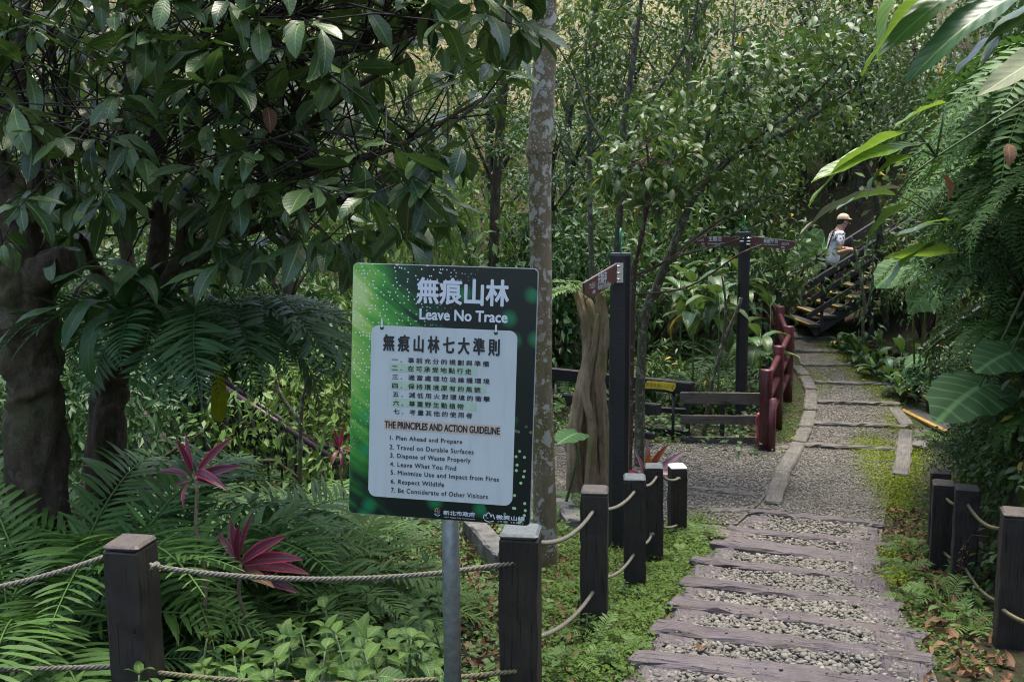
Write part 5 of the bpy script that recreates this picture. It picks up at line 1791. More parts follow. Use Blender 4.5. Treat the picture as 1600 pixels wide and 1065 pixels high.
def shrub_parts(seed, rx, ry, rz, nclump, per, spread, size, mat, stems=6, tpls=None, stem_mat=None):
    r = np.random.default_rng(seed)
    d = r.normal(0, 1, (nclump, 3)); d /= np.linalg.norm(d, axis=1)[:, None]
    d[:, 2] = np.abs(d[:, 2]) * 1.0 - 0.15
    k = r.uniform(0.5, 1.0, nclump)[:, None]
    c = d * k * np.array([rx, ry, rz]) + np.array([0, 0, rz * 0.35])
    c[:, 2] = np.maximum(c[:, 2], 0.05)
    fol = crown_mesh('foliage', mat, c, per, spread, size, seed + 1, tpls)
    curves = []
    for i in range(min(stems, nclump)):
        a = c[i]
        curves.append(([Vector((0.03 * r.normal(), 0.03 * r.normal(), -0.1)), Vector(a) * 0.5 + Vector((0, 0, 0.1)), Vector(a)], [0.018, 0.012, 0.006]))
    stem = multi_tube('stem', curves, stem_mat or M_stemb, 5)
    return fol, stem


SHRUB = {}
def shrub_kind(key, *a, **k):
    SHRUB[key] = shrub_parts(*a, **k)


MIDLEAF = [leaf_tpl(0.42, 4, 'ovate', 0.25, 0.6, 3, seed=k) for k in range(2)]
BROAD = [leaf_tpl(0.46, 5, 'ovate', 0.25, 0.9, 3, 0.05, seed=k) for k in range(2)]
LANCE = [leaf_tpl(0.22, 4, 'lance', 0.25, 0.9, 3, seed=k) for k in range(2)]
shrub_kind('mid1', 1, 1.0, 0.9, 1.1, 62, 50, 0.26, 0.080, M_mid, tpls=T_LO)
shrub_kind('mid2', 2, 1.1, 0.8, 0.9, 64, 50, 0.24, 0.075, M_fernd, tpls=T_LO)
shrub_kind('light', 3, 0.9, 0.8, 0.9, 54, 46, 0.24, 0.075, M_light, tpls=T_LO)
shrub_kind('small', 4, 0.8, 0.7, 0.7, 60, 36, 0.17, 0.050, M_mid, tpls=T_LO)
shrub_kind('lance', 5, 0.8, 0.7, 0.8, 44, 22, 0.22, 0.17, M_mid, tpls=LANCE)
shrub_kind('broad', 6, 0.7, 0.6, 0.7, 22, 8, 0.20, 0.24, M_mid, tpls=BROAD)
shrub_kind('smalld', 7, 0.8, 0.7, 0.8, 64, 36, 0.18, 0.055, M_fernd, tpls=T_LO)


def shrub(label, px, py, Y, key, s=1.0, sz=1.0, rz=0.0, group='shrubs behind the trail', name='shrub', dz=0.0, ground_it=True):
    p = at(px, py, Y)
    z = gz(p.x, p.y) if ground_it else p.z
    e = empty(name, (p.x, p.y, z + dz), R(rz), s)
    tag(e, label, 'shrub', group)
    fol, stem = SHRUB[key]
    child('foliage', fol, Matrix.Scale(sz, 4, Vector((0, 0, 1))), e)
    child('stem', stem, Matrix.Scale(sz, 4, Vector((0, 0, 1))), e)
    return e
# ================================================================ TREES
M_twig = m_plain('dark_twig', (0.022, 0.016, 0.011), 0.8, var=0.3, bump=0)
# ---- the dark broad-leaved tree over the sign
TG = 'trees round the trail'
tb = at(200, 720, 6.2)
e = empty('broadleaf_tree', (tb.x, tb.y, gz(tb.x, tb.y)))
tag(e, 'dark many-limbed broad-leaved tree with drooping spotted leaves, ferns growing in its fork', 'tree', TG)
g0 = at(175, 760, 6.2)
tr, C, Rr = trunk_mesh('trunk', [K((g0.x, g0.y, gz(g0.x, g0.y) - 0.2)), at(165, 690, 6.2), at(172, 600, 6.2), at(200, 530, 6.2), at(232, 470, 6.2), at(248, 430, 6.2)], [0.15, 0.115, 0.10, 0.105, 0.135, 0.11], M_barkdark, 40, 0.2, 1, 12, 5.0, 0.07)
obj('trunk', tr, None, e)
limbs = [
    ([at(238, 470, 6.2), at(246, 340, 6.2), at(252, 200, 6.1), at(256, 60, 6.0), at(258, -120, 6.0), at(250, -380, 6.0)], [0.11, 0.085, 0.075, 0.065, 0.05, 0.02]),
    ([at(250, 450, 6.2), at(286, 380, 6.1), at(300, 250, 6.0), at(318, 100, 5.9), at(330, -40, 5.8), at(340, -300, 5.8)], [0.085, 0.07, 0.055, 0.045, 0.035, 0.015]),
    ([at(262, 445, 6.2), at(318, 385, 6.0), at(372, 330, 5.8), at(405, 268, 5.6), at(470, 205, 5.4), at(560, 150, 5.2), at(640, 90, 5.1)], [0.075, 0.06, 0.05, 0.042, 0.035, 0.026, 0.012]),
    ([at(270, 440, 6.1), at(350, 372, 6.0), at(420, 350, 5.9), at(500, 330, 5.8), at(600, 300, 5.6), at(690, 265, 5.5)], [0.055, 0.045, 0.035, 0.028, 0.02, 0.010]),
    ([at(215, 480, 6.25), at(190, 380, 6.4), at(196, 250, 6.5), at(200, 100, 6.5), at(190, -80, 6.5)], [0.07, 0.06, 0.05, 0.045, 0.03]),
    ([at(210, 495, 6.2), at(150, 390, 6.1), at(112, 300, 5.9), at(95, 190, 5.8), at(80, 60, 5.7), at(70, -120, 5.7)], [0.06, 0.05, 0.042, 0.036, 0.03, 0.015]),
    ([at(405, 268, 5.6), at(440, 180, 5.4), at(500, 110, 5.2), at(590, 60, 5.0), at(700, 30, 4.9)], [0.035, 0.03, 0.025, 0.02, 0.010]),
    ([at(318, 100, 5.9), at(400, 40, 5.6), at(480, 0, 5.4), at(560, -60, 5.3)], [0.035, 0.03, 0.022, 0.010]),
    ([at(246, 340, 6.2), at(190, 300, 5.8), at(130, 220, 5.3), at(60, 180, 5.0), at(-40, 150, 4.9)], [0.04, 0.035, 0.026, 0.02, 0.012]),
    ([at(372, 330, 5.8), at(450, 290, 5.3), at(540, 250, 5.0), at(640, 210, 4.8), at(760, 150, 4.8)], [0.035, 0.03, 0.024, 0.018, 0.008]),
]
limb_pts = []
for k, (pts, rad) in enumerate(limbs):
    me, C, Rr = trunk_mesh('branch', [p + K((random.uniform(-.05, .05), random.uniform(-.05, .05), random.uniform(-.05, .05))) if 0 < i < len(pts) - 1 else p for i, p in enumerate(pts)], [q * 0.68 for q in rad], M_barkdark, 10, 0.12, 20 + k, 6)
    obj('branch', me, None, e)
    limb_pts.append(C[3:])
limb_pts = np.concatenate(limb_pts)
r = np.random.default_rng(5)
TREE_POLY = [(-60, -260), (900, -260), (845, 30), (820, 120), (760, 190), (700, 250), (715, 330), (650, 380), (560, 420), (420, 400), (330, 430), (300, 330), (200, 360), (140, 330), (100, 430), (-60, 400)]
cl = []
while len(cl) < 560:
    x, y = r.uniform(-60, 900), r.uniform(-260, 430)
    if inside(np.array([[x, y]]), TREE_POLY)[0]:
        # thinner where the hill shows through
        dens = 0.55 + 0.45 * vnoise(x / 90, y / 70, 6)
        if x < 330 and y > 170: dens *= 0.75
        if r.random() < dens:
            cl.append((x, y, r.uniform(4.3, 6.9)))
cl = np.array(cl)
cp = np.array([tuple(at(*q)) for q in cl])
T_OB = [leaf_tpl(w_, 8, k_, 0.22, b, 5, wv, 0, 0.10, s, 0.2) for s, (b, w_, wv, k_) in enumerate(((0.5, 0.40, 0.02, 'obovate'), (0.9, 0.34, 0.06, 'obovate'), (1.6, 0.36, 0.04, 'obovate'), (0.2, 0.30, 0.03, 'ovate'), (1.1, 0.33, 0.07, 'ovate'), (-0.5, 0.36, 0.05, 'obovate')))]
pos, Rm, sc_, rn = [], [], [], []
tw = []
for c in cp:
    d2 = np.linalg.norm(limb_pts - c, axis=1)
    j = int(np.argmin(d2))
    L0 = limb_pts[j]
    stemdir = unit(c - L0 + r.normal(0, 0.1, 3)) if d2[j] > 0.05 else unit(r.normal(0, 1, 3))
    if d2[j] < 1.4:
        L0 = limb_pts[max(0, min(len(limb_pts) - 1, j + int(r.integers(-9, 10))))] if d2[j] > 0.3 else L0
        mid_ = L0 * 0.45 + c * 0.55 + r.normal(0, 0.10, 3) + np.array([0, 0, 0.10])
        tw.append(([Vector(L0), Vector(mid_), Vector(c)], [0.007 if d2[j] > 0.6 else 0.005, 0.0045, 0.003]))
    n = r.integers(4, 8)
    a0 = r.uniform(0, 6.28)
    for k in range(n):
        az = a0 + k * 6.283 / n + r.normal(0, 0.25)
        out = np.array([math.cos(az), math.sin(az), 0.0])
        d = out * r.uniform(0.6, 1.0) + stemdir * 0.45 + np.array([0, 0, r.uniform(-1.05, 0.15)])
        nm = np.array([0, 0, 1.0]) + out * 0.4 + r.normal(0, 0.35, 3)
        pos.append(c - stemdir * r.uniform(0, 0.09)); Rm.append(orient(d, nm)); sc_.append(0.10 + 0.20 * r.random() ** 0.8); rn.append(r.uniform(0, 1))
pos, Rm, sc_, rn = np.array(pos), np.array(Rm), np.array(sc_), np.array(rn)
uvp, dep = project(pos + Rm[:, :, 1] * (sc_ * 0.5)[:, None])
vis_ = (uvp[:, 0] > 0) & (uvp[:, 0] < 1600) & (uvp[:, 1] > 0) & (uvp[:, 1] < 500)
show = np.where(vis_, sc_ / dep * np.abs((Rm[:, :, 2] * unit((0, -1, 0.1))[None]).sum(1)) * (8 - dep), -1)
big = np.argsort(-show)[:300]
isbig = np.zeros(len(pos), bool); isbig[big] = True
lm = [one_leaf_mesh('leaf', t, M_tree) for t in T_OB]
Mt = WM[e.name].inverted()
for q in big:
    child('leaf', lm[int(rn[q] * 997) % 6], Mt @ mat4(Rm[q], pos[q], sc_[q]), e)
rest = ~isbig
# unseen extra crown above the picture, added for its shade
n2 = 60
cx2 = np.stack([r.uniform(-5.5, 1.0, n2), r.uniform(3.2, 8.5, n2), r.uniform(5.0, 7.0, n2)], -1)
p2, R2, s2, t2 = clump_leaves(cx2, 9, 0.35, 0.20, r, 0.5)
T6 = [leaf_tpl(0.42, 4, 'obovate', 0.22, b, 3, 0, 0, 0.1, 3, 0.2) for b in (0.5, 1.1)]
v1, f1, u1_, r1 = merge(T_OB, (rn[rest] * 997).astype(int) % 6, pos[rest], Rm[rest], sc_[rest], rn[rest])
v2, f2, u2_, r2 = merge(T6, r.integers(0, 2, len(p2)), p2, R2, s2, t2)
fo = obj('foliage', np_mesh('foliage', np.concatenate([v1, v2]), [f1, f2 + len(v1)], M_tree, np.concatenate([u1_, u2_]), np.concatenate([r1, r2])), None, e)
fo['kind'] = 'stuff'
tw_o = obj('twigs', multi_tube('twigs', tw, M_twig, 5), None, e)
tw_o['kind'] = 'stuff'

# ---- the stout trunk at the picture edge
tb = at(50, 730, 5.6)
e = empty('stout_tree', (tb.x, tb.y, gz(tb.x, tb.y)))
tag(e, 'stout brown trunk with a sawn-off stub, standing behind the big ferns', 'tree', TG)
me, C, Rr = trunk_mesh('trunk', [K((at(62, 760, 5.6).x, 5.6, gz(at(62, 760, 5.6).x, 5.6) - 0.2)), at(58, 690, 5.6), at(52, 600, 5.6), at(44, 500, 5.6), at(38, 430, 5.6), at(24, 340, 5.6), at(-20, 220, 5.7), at(-60, 60, 5.8)], [0.18, 0.15, 0.145, 0.15, 0.16, 0.11, 0.09, 0.07], M_barkdark, 44, 0.22, 3, 12, 5.0, 0.06)
obj('trunk', me, None, e)
me, C, Rr = trunk_mesh('stub', [at(42, 455, 5.6), at(70, 425, 5.5), at(98, 408, 5.45), at(106, 404, 5.44)], [0.12, 0.10, 0.085, 0.06], M_barkdark, 14, 0.12, 4)
obj('stub', me, None, e)
me, C, Rr = trunk_mesh('branch', [at(30, 400, 5.6), at(56, 300, 5.5), at(46, 200, 5.4), at(30, 90, 5.3), at(50, -60, 5.3)], [0.06, 0.045, 0.04, 0.035, 0.02], M_barkdark, 10, 0.1, 5)
obj('branch', me, None, e)

# ---- mottled slender trunk behind the sign
tb = at(851, 885, 7.25)
e = empty('mottled_tree', (tb.x, tb.y, gz(tb.x, tb.y)))
tag(e, 'slender straight trunk mottled with white lichen, right behind the green sign', 'tree', TG)
me, C, Rr = trunk_mesh('trunk', [K((tb.x, tb.y, gz(tb.x, tb.y) - 0.15)), at(851, 850, 7.25), at(850, 740, 7.22), at(846, 620, 7.2), at(845, 500, 7.2), at(845, 380, 7.2), at(844, 262, 7.2), at(842, 238, 7.2), at(844, 215, 7.2), at(850, 120, 7.2), at(852, 40, 7.2), at(852, -80, 7.2), at(856, -300, 7.2)],
                        [0.108, 0.094, 0.084, 0.079, 0.078, 0.077, 0.082, 0.098, 0.088, 0.082, 0.077, 0.072, 0.06], M_barkspot, 20, 0.05, 6, 5)
obj('trunk', me, None, e)
n2 = 60
tip = at(856, -300, 7.2)
cx2 = np.array(tuple(tip)) + np.stack([r.normal(0, 1.0, n2), r.normal(0.4, 1.0, n2), r.uniform(0.2, 2.2, n2)], -1)
obj('crown', crown_mesh('crown', M_mid, cx2, 22, 0.40, 0.16, 71, MIDLEAF), None, e)
obj('branch', multi_tube('branch', [([tip - K((0, 0, 0.2)), tip.lerp(Vector(q), 0.5) + K((0, 0, 0.2)), Vector(q)], [0.04, 0.02, 0.008]) for q in cx2[:14]], M_barkspot), None, e)

# ---- dead forked trunk with a fern in its crown
tb = at(925, 752, 9.6)
gzb = gz(tb.x, tb.y)
e = empty('dead_tree', (tb.x, tb.y, gzb))
tag(e, 'dead pale forked trunk, grooved and mossy, between the mottled tree and the tall post', 'dead tree', TG)
Yd = 9.6
for nm_, pts_, rad_, sd_ in (
    ('trunk', [(926, 752, 0), (921, 690, 0), (925, 620, 0.02), (929, 550, 0), (925, 495, -0.02), (917, 466, 0), (914, 458, 0)], [0.12, 0.095, 0.082, 0.072, 0.055, 0.03, 0.01], 7),
    ('strand', [(906, 748, -0.06), (899, 690, -0.08), (907, 625, -0.08), (920, 560, -0.08), (915, 505, -0.05), (903, 462, 0), (899, 449, 0)], [0.10, 0.078, 0.062, 0.056, 0.048, 0.034, 0.012], 8),
    ('strand', [(944, 750, 0.02), (941, 670, 0), (935, 590, -0.05), (941, 520, -0.03), (938, 460, 0), (943, 438, 0)], [0.085, 0.066, 0.058, 0.056, 0.045, 0.010], 9),
    ('strand', [(915, 745, -0.12), (925, 680, -0.14), (914, 610, -0.12), (927, 540, -0.10), (934, 490, -0.06)], [0.05, 0.042, 0.038, 0.032, 0.015], 10)):
    P_ = [at(x, y, Yd + d) for x, y, d in pts_]
    P_[0] = K((P_[0].x, P_[0].y, gz(P_[0].x, P_[0].y) - 0.1))
    me, C, Rr = trunk_mesh(nm_, P_, rad_, M_barkdead, 34, 0.22, sd_, 10, 4.0, 0.20)
    obj(nm_, me, None, e)

# ---- slim trees of the middle ground
def slim_tree(label, pts, rad, mat, sub_branches, clumps, per, spread, size, lmat, seed, tpls=None, name='slim_tree', leafparts=0):
    b = pts[0]
    e = empty(name, (b.x, b.y, gz(b.x, b.y)))
    tag(e, label, 'tree', TG)
    me, C, Rr = trunk_mesh('trunk', [K((b.x, b.y, min(gz(b.x, b.y), b.z) - 0.2))] + pts[1:], [q * 0.68 for q in rad], mat, 10, 0.08, seed, 5)
    obj('trunk', me, None, e)
    allp = [C]
    rj = random.Random(seed)
    for k, (bp, br_) in enumerate(sub_branches):
        m2, C2, R2 = trunk_mesh('branch', [p + K((rj.uniform(-.06, .06), rj.uniform(-.06, .06), rj.uniform(-.06, .06))) if 0 < i_ < len(bp) - 1 else p for i_, p in enumerate(bp)], [q * 0.62 for q in br_], mat, 7, 0.08, seed + k + 1, 6)
        obj('branch', m2, None, e)
        allp.append(C2)
    allp = np.concatenate(allp)
    rr = np.random.default_rng(seed)
    if len(clumps):
        cc = np.asarray(clumps)
        obj('crown', crown_mesh('crown', lmat, cc, per, spread, size, seed + 2, tpls or MIDLEAF, 0.3, 0.35), None, e)
        cur = []
        for c in cc:
            j = np.argmin(np.linalg.norm(allp - c, axis=1))
            a = allp[j]
            if np.linalg.norm(a - c) < 1.6:
                cur.append(([Vector(a), Vector((a + c) / 2 + rr.normal(0, 0.05, 3)), Vector(c)], [0.007, 0.005, 0.003]))
        if cur:
            t_ = obj('twigs', multi_tube('twigs', cur, mat, 5), None, e)
            t_['kind'] = 'stuff'
    return e


def px_clumps(poly, n, Y0, Y1, seed, dens=None):
    rr = np.random.default_rng(seed)
    P_ = np.array(poly)
    lo, hi = P_.min(0), P_.max(0)
    out = []
    while len(out) < n:
        q = rr.uniform(lo, hi)
        if inside(q[None], poly)[0]:
            out.append(tuple(at(q[0], q[1], rr.uniform(Y0, Y1))))
    return np.array(out)


slim_tree('thin lichen-grey tree rising straight behind the tall dark post', [at(958, 560, 11.2), at(960, 480, 11.2), at(964, 400, 11.2), at(970, 300, 11.2), at(974, 200, 11.2), at(990, 90, 11.2), at(1010, -60, 11.2)], [0.075, 0.07, 0.065, 0.06, 0.055, 0.04, 0.02], M_barkgrey,
          [([at(972, 230, 11.2), at(1020, 160, 11.0), at(1070, 60, 10.9), at(1100, -60, 10.9)], [0.035, 0.03, 0.022, 0.01]), ([at(970, 260, 11.2), at(930, 190, 11.3), at(890, 120, 11.4), at(850, 40, 11.5)], [0.03, 0.026, 0.02, 0.01])],
          px_clumps([(860, -80), (1130, -80), (1110, 120), (1010, 170), (900, 150)], 69, 10.6, 12.2, 1), 25, 0.22, 0.10, M_mid, 101)
slim_tree('thin olive sapling between the dead trunk and the thin grey tree', [at(926, 640, 12.0), at(926, 480, 12.0), at(922, 330, 12.0), at(920, 200, 12.0), at(915, 60, 12.0)], [0.055, 0.05, 0.045, 0.04, 0.02], M_barkolive,
          [([at(922, 300, 12.0), at(890, 250, 11.9), at(868, 190, 11.8)], [0.025, 0.02, 0.01]), ([at(922, 240, 12.0), at(960, 170, 12.1), at(985, 90, 12.1)], [0.025, 0.02, 0.01])],
          px_clumps([(850, 20), (990, 20), (1000, 170), (870, 210)], 45, 11.6, 12.6, 2), 23, 0.22, 0.10, M_mid, 111)
slim_tree('leaning brown tree with long bare limbs reaching towards the stairs', [at(1000, 640, 10.6), at(1004, 520, 10.6), at(1030, 440, 10.5), at(1062, 360, 10.4), at(1090, 300, 10.3), at(1150, 240, 10.2), at(1240, 200, 10.1), at(1330, 140, 10.0)], [0.085, 0.075, 0.068, 0.060, 0.05, 0.042, 0.032, 0.015], M_barkolive,
          [([at(1062, 360, 10.4), at(1075, 280, 10.3), at(1100, 210, 10.2), at(1130, 120, 10.1), at(1150, 0, 10.1)], [0.045, 0.04, 0.034, 0.025, 0.012]),
           ([at(1040, 410, 10.5), at(1110, 365, 10.2), at(1180, 320, 10.0), at(1230, 300, 9.9)], [0.04, 0.032, 0.024, 0.012]),
           ([at(1090, 300, 10.3), at(1180, 230, 10.0), at(1260, 150, 9.8), at(1350, 60, 9.7)], [0.036, 0.03, 0.022, 0.01]),
           ([at(1004, 520, 10.6), at(985, 440, 10.5), at(998, 360, 10.4), at(1010, 260, 10.3), at(1020, 140, 10.3)], [0.04, 0.035, 0.03, 0.022, 0.010]),
           ([at(985, 440, 10.5), at(1060, 400, 10.2), at(1150, 365, 10.0), at(1215, 330, 9.9)], [0.026, 0.022, 0.018, 0.008])],
          px_clumps([(960, 190), (1060, 130), (1200, 60), (1340, 20), (1330, 150), (1240, 250), (1160, 300), (1060, 330), (990, 290)], 142, 9.5, 11.0, 3), 17, 0.20, 0.13, M_mid, 121)
slim_tree('reddish thin stem leaning just past the tall dark post', [at(985, 560, 9.3), at(990, 460, 9.3), at(1000, 380, 9.2), at(1015, 300, 9.1), at(1010, 220, 9.0)], [0.035, 0.032, 0.028, 0.024, 0.012], m_bark('red_brown_bark', (0.05, 0.025, 0.018), (0.12, 0.07, 0.05), (0.25, 0.22, 0.19), 0.5, 9.0),
          [([at(990, 460, 9.3), at(1080, 440, 9.0), at(1160, 405, 8.8), at(1200, 380, 8.7)], [0.018, 0.016, 0.012, 0.006]), ([at(995, 430, 9.3), at(1060, 390, 9.1), at(1130, 345, 9.0)], [0.016, 0.013, 0.006])],
          px_clumps([(930, 215), (1060, 200), (1070, 330), (940, 310)], 33, 8.8, 9.6, 4), 10, 0.16, 0.15, M_mid, 131)
slim_tree('dark tree trunk in the shade between the big tree and the mottled trunk', [at(775, 480, 15), at(772, 380, 15), at(778, 250, 15), at(790, 100, 15), at(800, -60, 15)], [0.13, 0.12, 0.11, 0.10, 0.06], M_barkdark,
          [([at(776, 300, 15), at(740, 220, 14.8), at(700, 120, 14.6)], [0.05, 0.04, 0.02])],
          px_clumps([(640, 80), (830, 40), (840, 230), (700, 260)], 75, 13.8, 15.6, 5), 27, 0.28, 0.10, M_mid, 141)
slim_tree('bushy tree over the stairs with dense small glossy leaves', [at(1390, 420, 17.5), at(1370, 320, 17), at(1330, 220, 16.5), at(1290, 120, 16), at(1270, -20, 16)], [0.10, 0.09, 0.08, 0.06, 0.03], M_barkgrey,
          [([at(1330, 220, 16.5), at(1240, 160, 16), at(1170, 110, 15.5)], [0.05, 0.04, 0.02]), ([at(1350, 260, 16.8), at(1400, 170, 16), at(1430, 80, 15.5)], [0.05, 0.04, 0.02])],
          px_clumps([(1130, 10), (1460, 0), (1480, 170), (1350, 250), (1200, 190)], 135, 14.5, 17.5, 6), 39, 0.34, 0.11, M_mid, 151)
slim_tree('tall tree in the gap above the direction post, leaves catching the light', [at(1120, 420, 19), at(1110, 300, 19), at(1080, 150, 19), at(1070, -20, 19)], [0.12, 0.11, 0.09, 0.05], M_barkgrey,
          [([at(1100, 250, 19), at(1160, 160, 18.6), at(1200, 60, 18.4)], [0.05, 0.04, 0.02]), ([at(1090, 200, 19), at(1020, 110, 18.8), at(970, 30, 18.6)], [0.05, 0.04, 0.02])],
          px_clumps([(880, 170), (1240, 150), (1260, 300), (1100, 360), (900, 330)], 105, 17.5, 20, 7), 39, 0.40, 0.12, M_light, 161)

# ---- taller trees of the wood behind, crown upon crown
BT = {}
for key, seed, mat, sz in (('a', 501, M_mid, 0.10), ('b', 502, M_fernd, 0.10), ('c', 503, M_light, 0.09)):
    rr = np.random.default_rng(seed)
    tiers = []
    for zc, rad_, m in ((0.42, 0.9, 10), (0.60, 1.15, 16), (0.78, 1.0, 16), (0.95, 0.65, 10)):
        a_ = rr.uniform(0, 6.28, m); q_ = rr.uniform(0.35, 1.0, m) * rad_
        tiers.append(np.stack([np.cos(a_) * q_, np.sin(a_) * q_, zc * 5.0 + rr.normal(0, 0.16, m)], -1))
    cc = np.concatenate(tiers)
    crown = crown_mesh('crown', mat, cc, 66, 0.44, sz, seed, T_LO, 0.35, 0.5)
    br_ = multi_tube('branch', [([Vector((0, 0, max(0.6, q[2] - 0.9))), Vector((q[0] * 0.5, q[1] * 0.5, q[2] - 0.3)), Vector(q)], [0.035, 0.022, 0.008]) for q in cc[::2]], M_barkgrey, 6)
    tk, _, _ = trunk_mesh('trunk', [K((0, 0, -0.3)), K((0.05, 0, 1.2)), K((-0.04, 0.05, 2.6)), K((0.05, 0, 4.0)), K((0, 0, 4.9))], [0.10, 0.085, 0.07, 0.045, 0.015], M_barkgrey, 10, 0.08, seed, 5)
    BT[key] = (crown, br_, tk)
for lb, px, Y, key, s_, rz in (
    ('leafy tree on the slope straight above the sign', 640, 19.0, 'a', 1.0, 0), ('leafy tree just beside the mottled trunk top', 770, 21.0, 'b', 1.15, 60), ('shaded tree between the mottled trunk and the thin grey tree', 890, 18.0, 'b', 1.0, 130),
    ('leafy tree behind the thin grey tree', 990, 21.0, 'a', 1.1, 200), ('leafy tree behind the leaning brown tree', 1080, 22.5, 'b', 1.15, 20), ('leafy tree above the two-armed signpost', 1160, 20.5, 'b', 0.95, 100),
    ('leafy tree above the walker', 1255, 23.5, 'b', 1.2, 170), ('leafy tree behind the bright ginger leaves', 1345, 22.0, 'a', 1.2, 240), ('leafy tree beside the shelter on the bank', 1440, 24.0, 'b', 1.25, 310),
    ('leafy tree seen through the big tree crown', 480, 20.0, 'b', 1.2, 80), ('leafy tree far behind the big tree limbs', 340, 18.0, 'b', 1.1, 150), ('leafy tree far behind the two old trunks', 160, 17.0, 'b', 1.2, 220),
    ('leafy tree at the far end of the slope behind the stout trunk', 20, 16.5, 'b', 1.1, 290), ('pale-leaved tree high on the slope over the sign', 570, 26.0, 'c', 1.3, 10), ('pale-leaved tree high on the slope right of the mottled trunk top', 930, 27.0, 'c', 1.3, 75),
    ('leafy tree at the top corner over the bank', 1560, 19.5, 'b', 1.1, 45), ('low leafy tree added for shade close behind the big tree fork', 300, 11.5, 'b', 0.8, 33), ('low leafy tree added for shade close behind the stout trunk', 70, 10.5, 'b', 0.85, 120),  # low trees behind the big tree are added to block light there
    ('low leafy tree added for shade behind the hanging ferns', 440, 12.5, 'b', 0.85, 200), ('shaded tree just behind the dead forked trunk', 860, 16.2, 'b', 0.8, 280), ('shaded tree behind the leaning brown limbs', 1030, 18.5, 'b', 0.85, 340), ('shaded tree between the two signposts', 1110, 18.0, 'b', 0.8, 15)):
    p = at(px, 300, Y)
    e = empty('leafy_tree', (p.x, p.y, gz(p.x, p.y)), R(rz), s_)
    tag(e, lb.replace('right of', 'beyond'), 'tree', 'leafy trees of the wood behind')
    for nm_, me_ in zip(('crown', 'branch', 'trunk'), BT[key]):
        child(nm_, me_, Matrix.Identity(4), e)

# ================================================================ FAR WOOD
r = np.random.default_rng(77)
cen_, per_ = [], []
nb = 400
bx_ = r.uniform(-24, 30, nb); by_ = 19.5 + 24 * r.random(nb) ** 1.1
cz = G(bx_, by_)
allp, allR, alls, allt = [], [], [], []
for k in range(nb):
    h = r.uniform(1.0, 3.4)
    m = int(r.integers(9, 16))
    c = np.stack([bx_[k] + r.normal(0, 0.9, m), by_[k] + r.normal(0, 0.7, m), cz[k] + r.uniform(0.1, 1.0, m) * h], -1)
    p, Rm_, s_, t_ = clump_leaves(c, 26, r.uniform(0.4, 0.65), r.uniform(0.15, 0.24), r, 0.3)
    allp.append(p); allR.append(Rm_); alls.append(s_); allt.append(np.clip(t_ * 0.6 + r.uniform(0, 0.4), 0, 0.99))
p = np.concatenate(allp); Rm_ = np.concatenate(allR); s_ = np.concatenate(alls); t_ = np.concatenate(allt)
q, dd = project(p)
kp = (q[:, 0] > -250) & (q[:, 0] < 1850) & (q[:, 1] > -250)
p, Rm_, s_, t_ = p[kp], Rm_[kp], s_[kp], t_[kp]
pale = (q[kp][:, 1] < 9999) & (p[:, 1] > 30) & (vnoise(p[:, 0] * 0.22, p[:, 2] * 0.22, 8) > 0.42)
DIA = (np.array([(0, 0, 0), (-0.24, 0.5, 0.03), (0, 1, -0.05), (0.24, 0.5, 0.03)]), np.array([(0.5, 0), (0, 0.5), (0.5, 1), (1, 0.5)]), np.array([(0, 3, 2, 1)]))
for msk, mm, lb, nm_ in ((~pale, M_far, 'mass of mixed green leaves covering the hillside behind the trail', 'far_foliage'), (pale, M_farpale, 'pale sunlit dry growth on the upper hillside', 'far_sunlit_dry_foliage')):
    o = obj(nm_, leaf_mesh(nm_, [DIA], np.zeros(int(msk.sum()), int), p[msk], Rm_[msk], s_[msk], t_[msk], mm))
    tag(o, lb, 'foliage', kind='stuff')
print('far leaves', len(p))
# ================================================================ FERNS
FG = 'ferns of the undergrowth'


def gp(px, Y, dz=0.0):
    """ground point under picture column px at distance Y"""
    p = at(px, 600, Y)
    return (p.x, Y, gz(p.x, Y) + dz)


